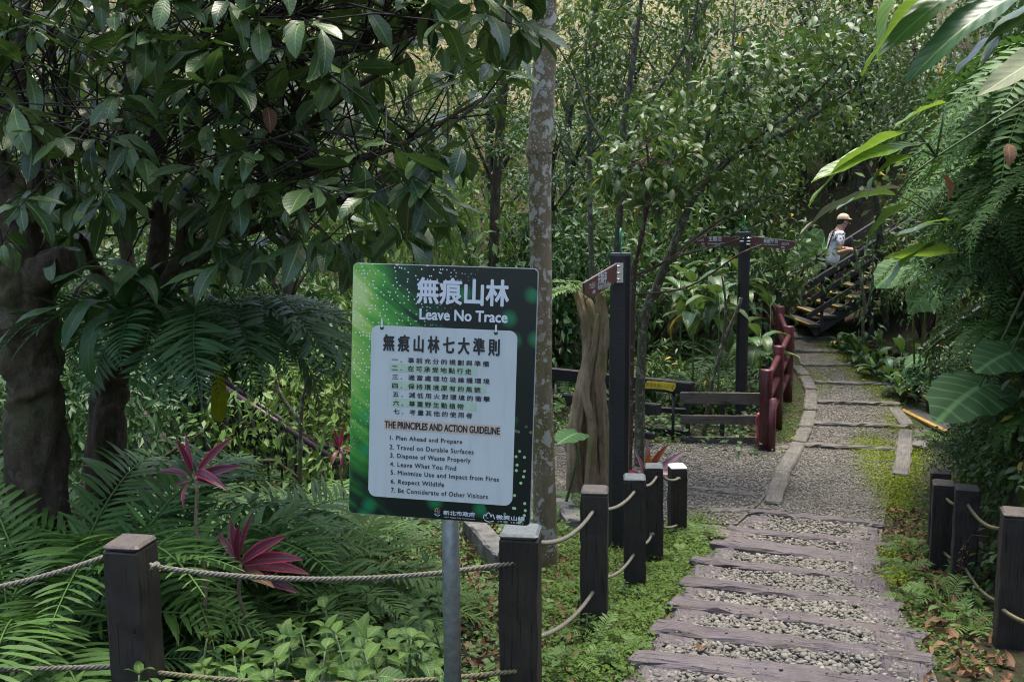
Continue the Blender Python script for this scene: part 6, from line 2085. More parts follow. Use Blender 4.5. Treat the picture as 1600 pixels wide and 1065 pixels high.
for lb, px, Y, key, n, L, a0, spr, tl in (
    ('big fern with broad dark fronds in front of the stout trunk', 40, 4.9, 'big', 18, 2.0, 0, 360, 0),
    ('big arching fern at the picture edge above the pale rope', -20, 4.3, 'big', 16, 1.7, 0, 360, 0),
    ('big fern spreading between the stout trunk and the thick dark post', 130, 5.1, 'big', 18, 1.95, 20, 360, 0),
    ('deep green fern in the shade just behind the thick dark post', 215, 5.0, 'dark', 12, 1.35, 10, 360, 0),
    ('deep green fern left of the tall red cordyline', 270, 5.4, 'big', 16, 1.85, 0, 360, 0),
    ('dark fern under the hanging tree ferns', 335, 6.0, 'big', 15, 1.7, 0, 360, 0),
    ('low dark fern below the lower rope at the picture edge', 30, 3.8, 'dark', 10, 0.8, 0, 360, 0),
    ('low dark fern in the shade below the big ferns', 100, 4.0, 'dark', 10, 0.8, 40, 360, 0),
    ('pale green fern reaching over the lower rope beside the thick dark post', 140, 3.75, 'pale', 7, 0.72, 60, 200, 4),
    ('feathery pale fern fanned out beside the sign, nearest its edge', 520, 5.4, 'fine', 14, 1.35, -30, 360, 0),
    ('feathery pale fern between the sign and the low cordyline', 455, 5.2, 'fine', 12, 1.15, 0, 360, 0),
    ('feathery fern behind the sign pole', 600, 5.0, 'fine', 11, 0.85, 0, 360, 0),
    ('feathery fern in the back row under the purple pipe rail', 440, 6.8, 'fine', 13, 1.4, 0, 360, 0),
    ('mid green fern in the back row below the far red cordyline', 500, 7.6, 'big', 12, 1.4, 0, 360, 0),
    ('green fern in front of the notice box', 250, 7.2, 'big', 12, 1.6, 0, 360, 0),
    ('fern in the dark gap between the two old trunks', 110, 7.2, 'dark', 12, 1.7, 0, 360, 0),
    ('small fern at the foot of the mottled trunk', 872, 8.4, 'small', 8, 0.42, 0, 360, 0),
    ('small bright fern at the foot of the dead trunk', 905, 8.9, 'small', 9, 0.5, 0, 360, 0),
    ('small fern at the foot of the post just past the sign', 935, 4.75, 'small', 9, 0.24, 0, 360, 0),
    ('small fern in the clover below the post just past the sign', 905, 4.35, 'small', 9, 0.26, 0, 360, 0),
    ('tiny bright fern at the corner of the first timber step', 985, 4.5, 'small', 8, 0.17, 0, 360, 0),
    ('bright little fern beside the post with the sunlit cream top', 1085, 7.9, 'small', 9, 0.28, 0, 360, 0),
    ('little fern between the cordyline post and the steps', 1070, 7.2, 'small', 9, 0.25, 0, 360, 0),
    ('small fern in the leaf litter below the twig post', 1500, 5.5, 'small', 9, 0.36, 0, 360, 0),
    ('small fern by the picture-edge post', 1545, 4.9, 'small', 9, 0.30, 0, 360, 0),
    ('small pale fern beside the lowest mossy edge', 1440, 5.6, 'small', 8, 0.22, 0, 360, 0),
    ('small fern by the moss at the trail edge', 1425, 6.5, 'small', 8, 0.26, 0, 360, 0),
    ('small fern between the mossy-topped post and the trail', 1440, 7.3, 'small', 9, 0.30, 0, 360, 0),
    ('pale fern over the step of the bank stair', 1480, 11.6, 'small', 8, 0.45, 40, 160, 0),
    ('fern beneath the three-board fence', 1120, 13.0, 'small', 10, 0.5, 0, 360, 0),
    ('dark fern behind the boardwalk railing, beside the dead trunk', 880, 14.2, 'dark', 12, 1.3, 0, 360, 0),
    ('dark fern behind the yellow sticker', 1010, 14.2, 'dark', 12, 1.4, 0, 360, 0),
    ('dark fern behind the plank fence', 1090, 14.0, 'dark', 12, 1.3, 0, 360, 0),
    ('dark fern in the gap below the two-armed signpost', 1130, 15.0, 'dark', 12, 1.5, 0, 360, 0),
    ('tall dark fern behind the tall dark post', 960, 15.5, 'dark', 13, 1.8, 0, 360, 0),
):
    fern(lb, gp(px, Y), key, n, L, tilt=tl, spread=spr, a0=a0, group=FG)
# fern rooted in the dead trunk
q = at(915, 462, 9.6)
fern('pale fern sprouting from the broken top of the dead trunk', q, 'pale', 9, 0.65, a0=0, spread=360, group=FG)
q = at(885, 640, 9.3)
fern('little fern growing from the side of the dead trunk', q, 'small', 5, 0.32, a0=40, spread=140, group=FG)

# ferns and strap leaves lodged in the big tree's fork
q = at(240, 480, 5.7)
fern('hanging fern with long dark fronds in the fork of the big tree', q, 'hang', 20, 1.0, a0=0, spread=360, group=FG)
q = at(320, 490, 5.6)
fern('hanging fern spreading from the big tree towards the sign', q, 'hang', 16, 1.1, a0=180, spread=220, group=FG)
q = at(385, 480, 5.9)
fern('outermost hanging fern of the big tree, its fronds over the pipe rail', q, 'hang', 10, 1.1, a0=200, spread=150, group=FG)
T_STRAP = [leaf_tpl(0.15, 12, 'strap', 0.2, b, 5, 0.10, 0, 0.02, s, 0.9) for s, b in enumerate((2.2, 2.8, 1.6))]
sm = [one_leaf_mesh('strap_leaf', t, M_fernd) for t in T_STRAP]
smy = one_leaf_mesh('strap_leaf', leaf_tpl(0.17, 12, 'strap', 0.15, 1.4, 5, 0.12, 0, 0.02, 9, -0.9), M_yellowleaf)
for lb, (px, py, Y), n, L, ye in (('bird-nest fern with long wavy strap leaves low in the big tree', (195, 495, 5.35), 14, 0.70, 0), ('bird-nest fern with upright straps and one yellowing leaf', (250, 480, 5.45), 12, 0.62, 1)):
    c = at(px, py, Y)
    e = empty('bird_nest_fern', c)
    tag(e, lb, 'fern', FG)
    for k in range(n):
        az = 6.283 * k / n + random.uniform(-0.25, 0.25)
        child('strap_leaf', sm[k % 3], Matrix.Rotation(az, 4, 'Z') @ Matrix.Rotation(R(random.uniform(-25, 25)), 4, 'X') @ Matrix.Scale(L * random.uniform(0.75, 1.15), 4), e)
    if ye:
        o = child('strap_leaf', smy, WM[e.name].inverted() @ Matrix.Translation(at(340, 560, 5.5)) @ Matrix.Rotation(R(200), 4, 'Z') @ Matrix.Rotation(R(-30), 4, 'X') @ Matrix.Scale(0.52, 4), e)
        o['label'] = 'yellowing strap leaf with brown spots'
# the upright fishbone frond by the low cordyline
fb = [frond_mesh('frond', M_fernl, pairs=17, plen=0.21, pw=0.022, e0=88, e1=70, rows=5, fwd=0.25, droop=-0.35, prof_pow=(0.2, 0.8), seed=41, stalk=0.1)]
e = empty('young_fern', gp(336, 4.05))
tag(e, 'single upright pale fishbone frond beside the cordyline stem', 'fern', FG)
child('frond', fb[0], Matrix.Rotation(R(6), 4, 'Z') @ Matrix.Scale(0.62, 4), e)
child('frond', fb[0], Matrix.Rotation(R(70), 4, 'Z') @ Matrix.Rotation(R(-20), 4, 'X') @ Matrix.Scale(0.34, 4), e)

# ---- ferns of the bank beside the trail
def bank_at(Y, h):
    """point on the steep bank at distance Y, h above the trail"""
    xs = np.linspace(float(xr(Y)), float(xr(Y)) + 12, 1500)
    z = G(xs, np.full_like(xs, Y))
    k = int(np.argmax(z > float(zp(Y)) + h)) if (z > float(zp(Y)) + h).any() else len(xs) - 1
    return (float(xs[k]), Y, float(z[k]))


for lb, Y, h, key, n, L, a0, spr in (
    ('sword fern hanging from the bank top, long fronds over the trail', 6.6, 3.1, 'swordl', 16, 1.35, 30, 150),
    ('sword fern drooping down the bank beside the elephant ears', 7.4, 2.2, 'sword', 14, 1.1, 30, 150),
    ('high sword fern under the broad bright leaves', 7.6, 3.3, 'swordl', 16, 1.35, 30, 150),
    ('dense sword fern at the top of the bank by the picture edge', 5.9, 2.5, 'sword', 15, 1.15, 40, 140),
    ('sword fern on the bank above the short plank steps', 9.2, 2.2, 'sword', 14, 1.2, 20, 160),
    ('sword fern hiding the foot of the shelter slope', 9.6, 3.3, 'swordl', 15, 1.35, 20, 160),
    ('shaded sword fern low on the bank behind the rope posts', 7.9, 0.9, 'sword', 10, 0.42, 30, 150),
    ('shaded fern low on the bank behind the picture-edge post', 6.0, 1.1, 'sword', 10, 0.45, 40, 140),
    ('sword fern halfway up the bank over the elephant ear leaf', 8.3, 2.7, 'swordl', 14, 1.1, 30, 150),
    ('dark sword fern at the upper picture corner of the bank', 8.8, 3.6, 'sword', 15, 1.4, 20, 160),
    ('dark fern on the bank foot behind the short plank steps', 14.2, 0.9, 'dark', 10, 0.7, 20, 160),
    ('fern below the hanging sword ferns, facing the trail', 9.0, 1.0, 'big', 10, 0.5, 20, 160),
    ('pale sword fern in the middle of the bank', 10.2, 2.6, 'swordl', 14, 1.2, 20, 160),
    ('sword fern far along the bank near the withered leaves', 10.8, 3.4, 'swordl', 14, 1.4, 20, 160),
    ('dark sword fern on the bank between the rope posts and the ear leaves', 7.0, 1.7, 'sword', 13, 0.9, 30, 150),
    ('long-fronded sword fern right under the ginger leaves', 6.0, 3.2, 'swordl', 14, 1.45, 40, 130),
    ('sword fern with crowded fronds in the upper bank corner', 7.0, 2.7, 'swordl', 15, 1.25, 30, 150),
    ('long sword fern arching out over the short plank steps', 9.3, 2.5, 'swordl', 15, 1.55, 30, 140),
    ('long sword fern high above the short plank steps', 9.5, 3.4, 'swordl', 16, 1.7, 30, 140),
    ('crowded sword fern between the ginger leaves and the ear leaves', 8.8, 3.0, 'sword', 16, 1.5, 30, 140),
    ('dark sword fern beside the short steps handrail', 9.4, 1.6, 'sword', 12, 0.6, 20, 160),
):
    b_ = bank_at(Y, h)
    fern(lb, (b_[0] - 0.03, b_[1], b_[2]), key, n, L, spread=spr, a0=a0, group='ferns of the bank')

# ================================================================ BROAD LEAVES OF THE BANK
BLN = leaf_tpl(0.11, 14, 'lance', 0.6, 0.8, 5, 0.10, 0, 0.04, 7, 0.1)
BL = [leaf_tpl(0.24, 14, 'lance', 0.25, b, 5, 0.05, 0, 0.04, s, 0.1) for s, b in enumerate((0.35, 0.6, 0.9))]
blm = {k: [one_leaf_mesh('leaf', t, m) for t in BL] for k, m in (('b', M_ginger), ('g', M_gingerb), ('w', M_greyleaf))}
blm['n'] = [one_leaf_mesh('leaf', BLN, M_greyleaf)]


def leaf_between(e, name, me, a, b, roll=0.0, flip=False, up=(0, 0, 1)):
    """a leaf of the right size from base a to tip b"""
    a, b = np.array(tuple(a)), np.array(tuple(b))
    d = b - a
    L = np.linalg.norm(d)
    nn = np.array(up, float) * (-1 if flip else 1)
    Rm = orient(d / L, nn)
    Rl = np.array(Matrix.Rotation(R(roll), 3, 'Y'))
    return child(name, me, WM[e.name].inverted() @ mat4(Rm @ Rl, a, L * 1.03), e)


def ginger(label, base, leaves, stem_r=0.007):
    e = empty('ginger_plant', base)
    tag(e, label, 'plant', 'broad-leaved plants of the bank')
    pts = []
    for (p, q, k, roll) in leaves:
        a, b = at(*p), at(*q)
        leaf_between(e, 'leaf', blm[k[0]][int(k[1])], a, b, roll)
        pts.append(a)
    c = sum(pts, Vector((0, 0, 0))) / len(pts) + K((0.12, 0.05, -0.05))
    top = max(pts, key=lambda p: p.z)
    obj('cane', MB().tube([Vector(base), Vector(base).lerp(c, 0.5) + K((0.15, 0, 0.1)), c, c.lerp(top, 0.8)], [stem_r, stem_r, stem_r * 0.8, 0.006], 7).mesh('cane', M_stem, True), None, e)
    for a in pts:
        obj('petiole', MB().tube([c, c.lerp(a, 0.6) + K((0, 0, 0.03)), a], [0.006, 0.005, 0.004], 5).mesh('petiole', M_stem, True), None, e)
    return e


b1 = (3.35, 4.6, gz(3.35, 4.6))
ginger('ginger plant leaning in from the bank with long bright leaves across the top corner', b1, [
    ((1500, -60, 4.2), (1334, 104, 4.0), 'b0', 35), ((1640, -30, 4.2), (1408, 79, 4.0), 'g1', -20), ((1660, 20, 4.3), (1466, 71, 4.0), 'g1', 25),
    ((1480, -90, 4.4), (1310, 38, 4.2), 'b2', 20), ((1560, -60, 4.3), (1375, 70, 4.1), 'g0', -25), ((1700, -20, 4.4), (1500, 20, 4.2), 'g2', 10), ((1690, 60, 4.0), (1535, 136, 3.8), 'w0', -35)])
b2 = (3.75, 5.6, gz(3.75, 5.6))
ginger('ginger plant with bright yellow-green leaves pointing at the signpost', b2, [
    ((1420, 205, 5.0), (1238, 286, 4.8), 'b1', 30), ((1440, 225, 5.0), (1272, 268, 4.75), 'b0', -15), ((1425, 245, 5.0), (1318, 275, 4.8), 'b2', 40), ((1480, 160, 5.1), (1394, 192, 4.9), 'b0', 20), ((1400, 305, 5.2), (1300, 303, 5.0), 'g1', 20)])
b3 = (4.1, 7.2, gz(4.1, 7.2))
ginger('ginger plant with dark leaves and two grey withered ones near the walker', b3, [
    ((1385, 300, 6.4), (1216, 331, 6.2), 'n0', 30), ((1420, 296, 6.6), (1290, 291, 6.5), 'n0', 10), ((1420, 320, 6.6), (1312, 372, 6.4), 'g2', 50), ((1470, 375, 6.6), (1368, 430, 6.4), 'g1', 20), ((1500, 395, 6.7), (1380, 395, 6.5), 'b0', 40), ((1510, 350, 6.7), (1400, 360, 6.5), 'g0', 0), ((1490, 345, 6.6), (1425, 345, 6.5), 'b1', 10)])

# ---- elephant ears
def ear_mesh(name, mat, seed=0, cup=0.25):
    th = np.linspace(-math.pi, math.pi, 61)
    rr = np.interp(np.abs(th), np.radians([0, 20, 45, 90, 130, 158, 172, 180]), [1.0, 0.84, 0.66, 0.54, 0.53, 0.47, 0.30, 0.14])
    rr = rr * (1 + 0.03 * np.sin(th * 13 + seed) + 0.018 * np.sin(th * 29 + 2 * seed))
    rings = np.linspace(0, 1, 7)[1:]
    V, UV = [(0, 0, 0)], [(0.5, 0.3)]
    for q in rings:
        for t, ra in zip(th, rr):
            x, y = ra * q * math.sin(t), ra * q * math.cos(t)
            z = -cup * (q * ra) ** 2 + 0.10 * abs(x) + 0.02 * q * math.sin(t * 9 + seed) * q
            V.append((x, y, z)); UV.append((0.5 + 0.5 * x / 0.56, 0.25 + 0.75 * y))
    n = len(th)
    F3 = [(0, 1 + k, 2 + k) for k in range(n - 1)]
    F4 = [(1 + i * n + k, 1 + (i + 1) * n + k, 1 + (i + 1) * n + k + 1, 1 + i * n + k + 1) for i in range(len(rings) - 1) for k in range(n - 1)]
    return np_mesh(name, np.array(V), [np.array(F3), np.array(F4)], mat, np.array(UV), np.zeros(len(V)))


ears = [ear_mesh('leaf', M_ear, s, c) for s, c in ((0, 0.25), (2, 0.45), (4, 0.12))]


def ear_plant(label, base, leaves, name='elephant_ear'):
    e = empty(name, base)
    tag(e, label, 'plant', 'elephant ear plants')
    for k, (p, q, s, up) in enumerate(leaves):
        a, b = np.array(tuple(at(*p))), np.array(tuple(at(*q)))
        d = b - a
        L = np.linalg.norm(d)
        child('leaf', ears[(k + s) % 3], WM[e.name].inverted() @ mat4(orient(d / L, np.array(up, float)), a, L), e)
        mid_ = Vector(base).lerp(Vector(a), 0.6) + K((0.08, 0, 0.1))
        obj('stalk', MB().tube([Vector(base), mid_, Vector(a)], [0.016, 0.012, 0.007], 7).mesh('stalk', M_stem, True), None, e)


ear_plant('elephant ear with two large pale leaves by the picture edge above the rope posts', (3.95, 6.6, gz(3.95, 6.6)), [((1580, 550, 5.9), (1530, 566, 5.75), 0, (-0.05, -0.45, 0.9)), ((1530, 604, 6.1), (1468, 637, 5.85), 2, (0.10, -0.25, 1.0))])
ear_plant('elephant ear with round leaves at the far side of the stairs', (at(1262, 440, 19.6).x, 19.6, gz(at(1262, 440, 19.6).x, 19.6)), [((1268, 400, 19.6), (1240, 445, 19.3), 0, (-0.3, -0.9, 0.35)), ((1285, 385, 19.7), (1262, 432, 19.4), 1, (0.2, -0.9, 0.4))])
ear_plant('elephant ear under the ginger leaves behind the stair rail', (at(1436, 500, 13.9).x, 13.9, gz(at(1436, 500, 13.9).x, 13.9)), [((1405, 420, 12.2), (1372, 440, 12.0), 0, (0.1, -0.5, 0.8)), ((1440, 415, 12.3), (1450, 445, 12.1), 1, (0.2, -0.8, 0.5)), ((1470, 440, 12.2), (1425, 470, 12.0), 2, (0, -0.6, 0.8)), ((1500, 400, 12.3), (1535, 440, 12.1), 0, (0.2, -0.8, 0.5)), ((1436, 560, 13.5), (1416, 568, 13.4), 2, (0, -0.4, 0.9)), ((1440, 580, 13.5), (1422, 594, 13.3), 1, (0.1, -0.5, 0.8))])
ear_plant('elephant ear with one big leaf at the foot of the dead trunk', gp(878, 8.9), [((897, 678, 8.8), (872, 688, 8.6), 2, (0, -0.3, 1.0))])

# ---- big-leaved low plants along the bank foot
HL = [leaf_tpl(0.38, 8, 'ovate', 0.3, b, 5, 0.03, 0, 0.12, s, 0.5) for s, b in enumerate((1.0, 1.5, 2.0))]
hlm = [one_leaf_mesh('leaf', t, m) for m in (M_mid, M_gingerb, M_fernd) for t in HL]


def rosette(label, loc, n, L, seed, group, mats=(0, 3, 6), name='broad_leaf_plant', up=55, foot=0.0):
    r_ = random.Random(seed)
    e = empty(name, loc)
    tag(e, label, 'plant', group)
    for k in range(n):
        az = 6.283 * k * 0.382 + r_.uniform(-0.2, 0.2)
        el = up - 70 * (k / n) + r_.uniform(-12, 12)
        s = L * r_.uniform(0.7, 1.1)
        h = L * r_.uniform(0.1, 0.9) * (1 - k / n * 0.6)
        child('leaf', hlm[r_.choice(mats) + r_.randrange(3)], Matrix.Translation((0, 0, h)) @ Matrix.Rotation(az, 4, 'Z') @ Matrix.Rotation(R(el), 4, 'X') @ Matrix.Scale(s, 4), e)
    mb = MB().tube([(0.03, 0.02, -0.05 - foot), (0.02, 0.01, -foot * 0.5), (0.01, 0, L * 0.9)], [0.016, 0.014, 0.006], 6)
    child('stem', mb.mesh('stem', M_stem, True), Matrix.Identity(4), e)


RG = 'broad-leaved plants at the foot of the bank'
bank_spots = [(1308, 16.9), (1322, 16.6), (1335, 16.4), (1350, 16.6), (1352, 15.6), (1368, 15.0), (1382, 15.8), (1392, 14.6), (1405, 15.2), (1420, 14.2), (1435, 15.0), (1408, 13.8), (1450, 13.9), (1372, 16.4), (1340, 15.9), (1470, 14.6), (1410, 16.2)]
where = ['nearest the stair rail', 'just below the walker', 'beside the mossy trail edge, under the walker', 'behind the first row below the stair', 'at the trail bend', 'by the far trail kerb', 'in the second row above the trail bend', 'overhanging the kerb at the bend', 'in the middle of the bank foot',
         'next to the elephant ear leaves', 'under the elephant ear leaves', 'at the kerb just before the short steps', 'beside the handrail of the short steps', 'high in the back row below the stair', 'between the stair and the back row', 'behind the handrail of the short steps', 'at the top of the bank foot']
for k, ((px, Y), w_) in enumerate(zip(bank_spots, where)):
    rosette('broad glossy-leaved plant ' + w_, gp(px, Y, -0.05), 13, (0.27 if Y > 15.5 else 0.36) + 0.04 * (k % 3), 300 + k, RG)
for k, (px, Y, lb) in enumerate(((1080, 13.2, 'broad-leaved plant in front of the two-armed signpost'), (1120, 12.7, 'broad-leaved plant leaning on the two-armed signpost'), (1185, 13.4, 'broad-leaved plant between the two-armed signpost and the red railing'), (1150, 14.4, 'tall broad-leaved plant behind the two-armed signpost'), (1060, 14.8, 'tall broad-leaved plant behind the leaning brown tree'), (1200, 15.6, 'broad-leaved plant behind the red railing'))):
    p = gp(px, Y)
    rosette(lb, (p[0], p[1], p[2] + (1.25 if k in (0, 1, 3, 4) else 0.5)), 14, 0.55, 400 + k, 'broad-leaved plants round the two-armed signpost', (0, 0, 3), 'broad_leaf_plant', 35, 1.25 if k in (0, 1, 3, 4) else 0.5)

# ================================================================ CORDYLINES
CL = [leaf_tpl(0.145, 10, 'lance', 0.3, b, 5, 0.02, 0, 0.10, s, 0.3) for s, b in enumerate((0.3, 0.7, 1.5))]
clm = {k: [one_leaf_mesh('leaf', t, m) for t in CL] for k, m in (('d', M_cord), ('p', M_cordp), ('m', M_cordm), ('o', M_cordo), ('y', M_dry))}
CG = 'red cordylines'


def cordyline(label, base, top, leaves, stem_r=0.008):
    e = empty('cordyline', base)
    tag(e, label, 'plant', CG)
    a, b = Vector(base), Vector(top)
    n = 16
    pts = [a.lerp(b, i / n) + K((0.01 * math.sin(i * 0.9), 0, 0)) for i in range(n + 1)]
    mb = MB().tube(pts, [stem_r * (1.0 + 0.12 * (i % 2)) for i in range(n + 1)], 8)
    obj('stem', mb.mesh('stem', m_plain('ringed_stem', (0.16, 0.13, 0.07), 0.7, var=0.4, scale=60), True), None, e)
    for (q, k, dz, roll) in leaves:
        leaf_between(e, 'leaf', clm[k[0]][int(k[1])], b + K((0, 0, dz)), at(*q), roll, False, (0, -0.6, 0.8))
    return e


t_ = at(303, 745, 4.2)
cordyline('tall red cordyline on a thin ringed stem with a pink rosette', gp(312, 4.25), t_, [
    ((270, 684, 4.15), 'p0', 0.0, 10), ((296, 682, 4.3), 'p0', 0.01, -20), ((377, 688, 4.1), 'p0', 0.0, 15), ((372, 727, 4.05), 'd1', -0.01, 30), ((335, 755, 4.0), 'd1', -0.02, 0), ((272, 778, 4.05), 'p2', -0.02, 30), ((266, 756, 4.15), 'd2', -0.01, -20), ((245, 735, 4.3), 'd1', 0, 0), ((325, 730, 3.95), 'd2', 0, 10)])
t_ = at(372, 882, 4.2)
cordyline('low dark red cordyline behind the long grey rope', gp(372, 4.3), t_, [
    ((362, 808, 4.25), 'p0', 0.0, 0), ((384, 812, 4.1), 'd0', 0.0, 20), ((408, 800, 4.2), 'p0', 0.0, -15), ((466, 842, 4.0), 'p0', 0.0, 20), ((468, 870, 3.95), 'd1', -0.01, 10), ((480, 892, 4.0), 'd1', -0.02, 0), ((340, 830, 4.3), 'd1', 0, 0), ((438, 905, 3.95), 'd2', -0.03, 20), ((425, 912, 3.9), 'y1', -0.05, 0)])
t_ = at(532, 702, 8.0)
cordyline('small far red cordyline between the pipe rail and the sign', gp(532, 8.0), t_, [
    ((520, 668, 8.0), 'p0', 0, 0), ((540, 664, 8.0), 'p0', 0, 0), ((556, 680, 7.9), 'd0', 0, 0), ((512, 690, 7.9), 'd1', 0, 0), ((552, 705, 7.8), 'p1', 0, 0), ((515, 715, 7.8), 'p2', 0, 0), ((536, 725, 7.8), 'd2', 0, 0)])
t_ = at(1008, 752, 8.5)
cordyline('cordyline with mauve and orange leaves behind the rope posts at the side path', gp(1008, 8.6), t_, [
    ((1005, 684, 8.5), 'm0', 0, 20), ((1016, 697, 8.35), 'o0', 0.0, 0), ((1042, 694, 8.35), 'o1', 0.02, 10), ((1068, 705, 8.4), 'm1', 0, 20), ((985, 705, 8.4), 'm0', 0, 0), ((980, 735, 8.2), 'p1', 0, 0), ((990, 722, 8.3), 'd0', 0, 0), ((1050, 725, 8.3), 'm2', 0, 0)], 0.02)

# ================================================================ NETTLE-LIKE PLANTS
NL = [leaf_tpl(0.50, 9, 'nettle', 0.22, b, 3, 0.0, 0.07, 0.12, s, 0.25) for s, b in enumerate((0.6, 1.0, 1.4))]
nlm = [one_leaf_mesh('leaf', t, M_nettle) for t in NL]
nst = MB().tube([(0, 0, -0.1), (0.01, 0.01, 0.5), (0, 0, 1.0)], [0.008, 0.006, 0.004], 6).mesh('stem', M_stem, True)


def nettle(label, loc, h, seed, group):
    r_ = random.Random(seed)
    e = empty('leafy_herb', loc)
    tag(e, label, 'plant', group)
    lx, ly = r_.uniform(-12, 12), r_.uniform(-12, 12)
    T = Matrix.Rotation(R(lx), 4, 'X') @ Matrix.Rotation(R(ly), 4, 'Y')
    child('stem', nst, T @ Matrix.Diagonal((1, 1, h, 1)), e)
    nodes = 4
    a = r_.uniform(0, 360)
    for k in range(nodes):
        z = h * (0.38 + 0.62 * (k + 1) / nodes)
        s = (0.15, 0.155, 0.13, 0.085)[k] * r_.uniform(0.6, 1.1) * (0.75 + h) * min(1.0, 0.35 + 2.2 * h)
        for j in range(2 if k < 3 else 3):
            az = a + 90 * k + (180 if k < 3 else 120) * j + r_.uniform(-15, 15)
            el = (-18, -8, 5, 38)[k] + r_.uniform(-12, 12)
            child('leaf', nlm[r_.randrange(3)], T @ Matrix.Translation((0, 0, z)) @ Matrix.Rotation(R(az), 4, 'Z') @ Matrix.Rotation(R(el), 4, 'X') @ Matrix.Scale(s, 4), e)


zones = [('leafy green herb at the foot of the thick dark post, on its rope side', 'herbs on the rope side of the thick post', [(265, 330), (3.15, 4.0)], 8, (0.22, 0.40)),
         ('leafy green herb below the low red cordyline', 'herbs below the low cordyline', [(330, 450), (3.2, 4.05)], 11, (0.22, 0.38)),
         ('leafy green herb under the middle of the long grey rope', 'herbs under the long rope', [(450, 590), (3.15, 4.2)], 14, (0.22, 0.40)),
         ('leafy green herb beside the steel sign pole', 'herbs beside the sign pole', [(590, 690), (3.3, 4.25)], 9, (0.2, 0.36)),
         ('leafy green herb growing against the thick dark post', 'herbs against the thick dark post', [(165, 270), (3.15, 3.35)], 5, (0.26, 0.36)),
         ('leafy green herb in the shade below the pale ropes', 'herbs below the pale ropes', [(-10, 150), (3.3, 4.1)], 8, (0.2, 0.3)),
         ('little leafy herb in the clover between the rope posts', 'herbs in the clover', [(870, 1000), (4.3, 6.6)], 12, (0.07, 0.13)),
         ('little leafy herb in the leaf litter below the bank posts', 'herbs in the leaf litter', [(1445, 1550), (4.9, 6.6)], 10, (0.08, 0.15)),
         ('leafy herb in the back bed below the feathery ferns', 'herbs below the feathery ferns', [(420, 690), (4.3, 5.4)], 20, (0.2, 0.36))]
sd = 900
for lb, gr, ((xa, xb), (ya, yb)), n, (ha, hb) in zones:
    for k in range(n):
        sd += 1
        r_ = random.Random(sd)
        px, Y = r_.uniform(xa, xb), ya + (yb - ya) * ((k + r_.random()) / n)
        nettle(lb, gp(px, Y), r_.uniform(ha, hb), sd, gr)
# ================================================================ SHRUBS
SG = 'shrubs of the undergrowth'
for lb, px, Y, key, s, sz, rz in (
    ('shrub with bluish leaves filling the gap above the sign', 650, 11.4, 'mid1', 1.15, 1.4, 10),
    ('shrub beside the mottled trunk above the sign corner', 752, 11.0, 'mid2', 0.95, 1.6, 60),
    ('shrub with small leaves above the sign top edge', 610, 11.5, 'small', 1.9, 1.2, 130),
    ('bush with light leaves between the big tree and the sign', 520, 10.2, 'light', 1.5, 1.2, 200),
    ('dark bush behind the purple pipe rail', 420, 13.2, 'mid2', 1.9, 1.2, 30),
    ('bush in the far gap under the big tree limbs', 330, 14.0, 'mid1', 2.0, 1.2, 100),
    ('dark bush between the two old trunks', 120, 9.0, 'mid2', 1.5, 1.3, 250),
    ('dark bush behind the stout trunk', 0, 8.6, 'smalld', 1.9, 1.4, 10),
    ('bush far behind the stout trunk', 60, 13.5, 'mid1', 2.2, 1.5, 40),
    ('bush far behind the stair with the pipe rails', 230, 13.0, 'mid2', 1.9, 1.3, 140),
    ('tall light bush between the big tree crown and the mottled trunk', 660, 15.5, 'light', 2.2, 1.6, 20),
    ('small-leaved bush on the slope beyond the sign', 560, 17.0, 'small', 2.8, 1.7, 220),
    ('bush on the slope seen under the big tree crown', 440, 18.0, 'light', 2.5, 1.6, 300),
    ('dense bush behind the mottled trunk', 850, 15.6, 'mid2', 1.7, 1.5, 330),
    ('dense dark bush behind the dead trunk', 900, 15.8, 'mid2', 2.0, 1.3, 70),
    ('dark bush behind the tall dark post', 985, 16.5, 'mid1', 1.9, 1.25, 170),
    ('dark bush behind the leaning brown tree', 1060, 17.0, 'smalld', 2.4, 1.3, 190),
    ('bush behind the two-armed signpost', 1130, 18.0, 'mid1', 1.9, 1.2, 260),
    ('bush in the gap between signpost and stairs', 1190, 22.8, 'small', 2.6, 1.3, 280),
    ('small-leaved bush behind the walker', 1290, 23.0, 'small', 2.8, 1.3, 15),
    ('feathery small-leaved bush behind the top of the stairs', 1370, 22.2, 'smalld', 2.4, 1.4, 115),
    ('lance-leaved bush behind the far stair rail', 1215, 20.9, 'lance', 1.3, 1.0, 45),
    ('lance-leaved clump below the boardwalk railing', 1030, 13.9, 'lance', 0.7, 1.1, 0),
    ('lance-leaved clump below the plank fence', 1110, 13.2, 'lance', 0.6, 1.0, 90),
    ('lance-leaved clump beside the dead trunk', 872, 12.4, 'lance', 0.42, 0.9, 150),
    ('shrub on the bank above the broad glossy plants', 1440, 16.8, 'mid1', 1.5, 1.1, 210),
    ('dark shrub behind the short plank steps', 1540, 13.0, 'smalld', 1.3, 1.0, 320),
):
    shrub(lb, px, 600, Y, key, s, sz, rz, SG)
BS = 'shrubs of the bank'
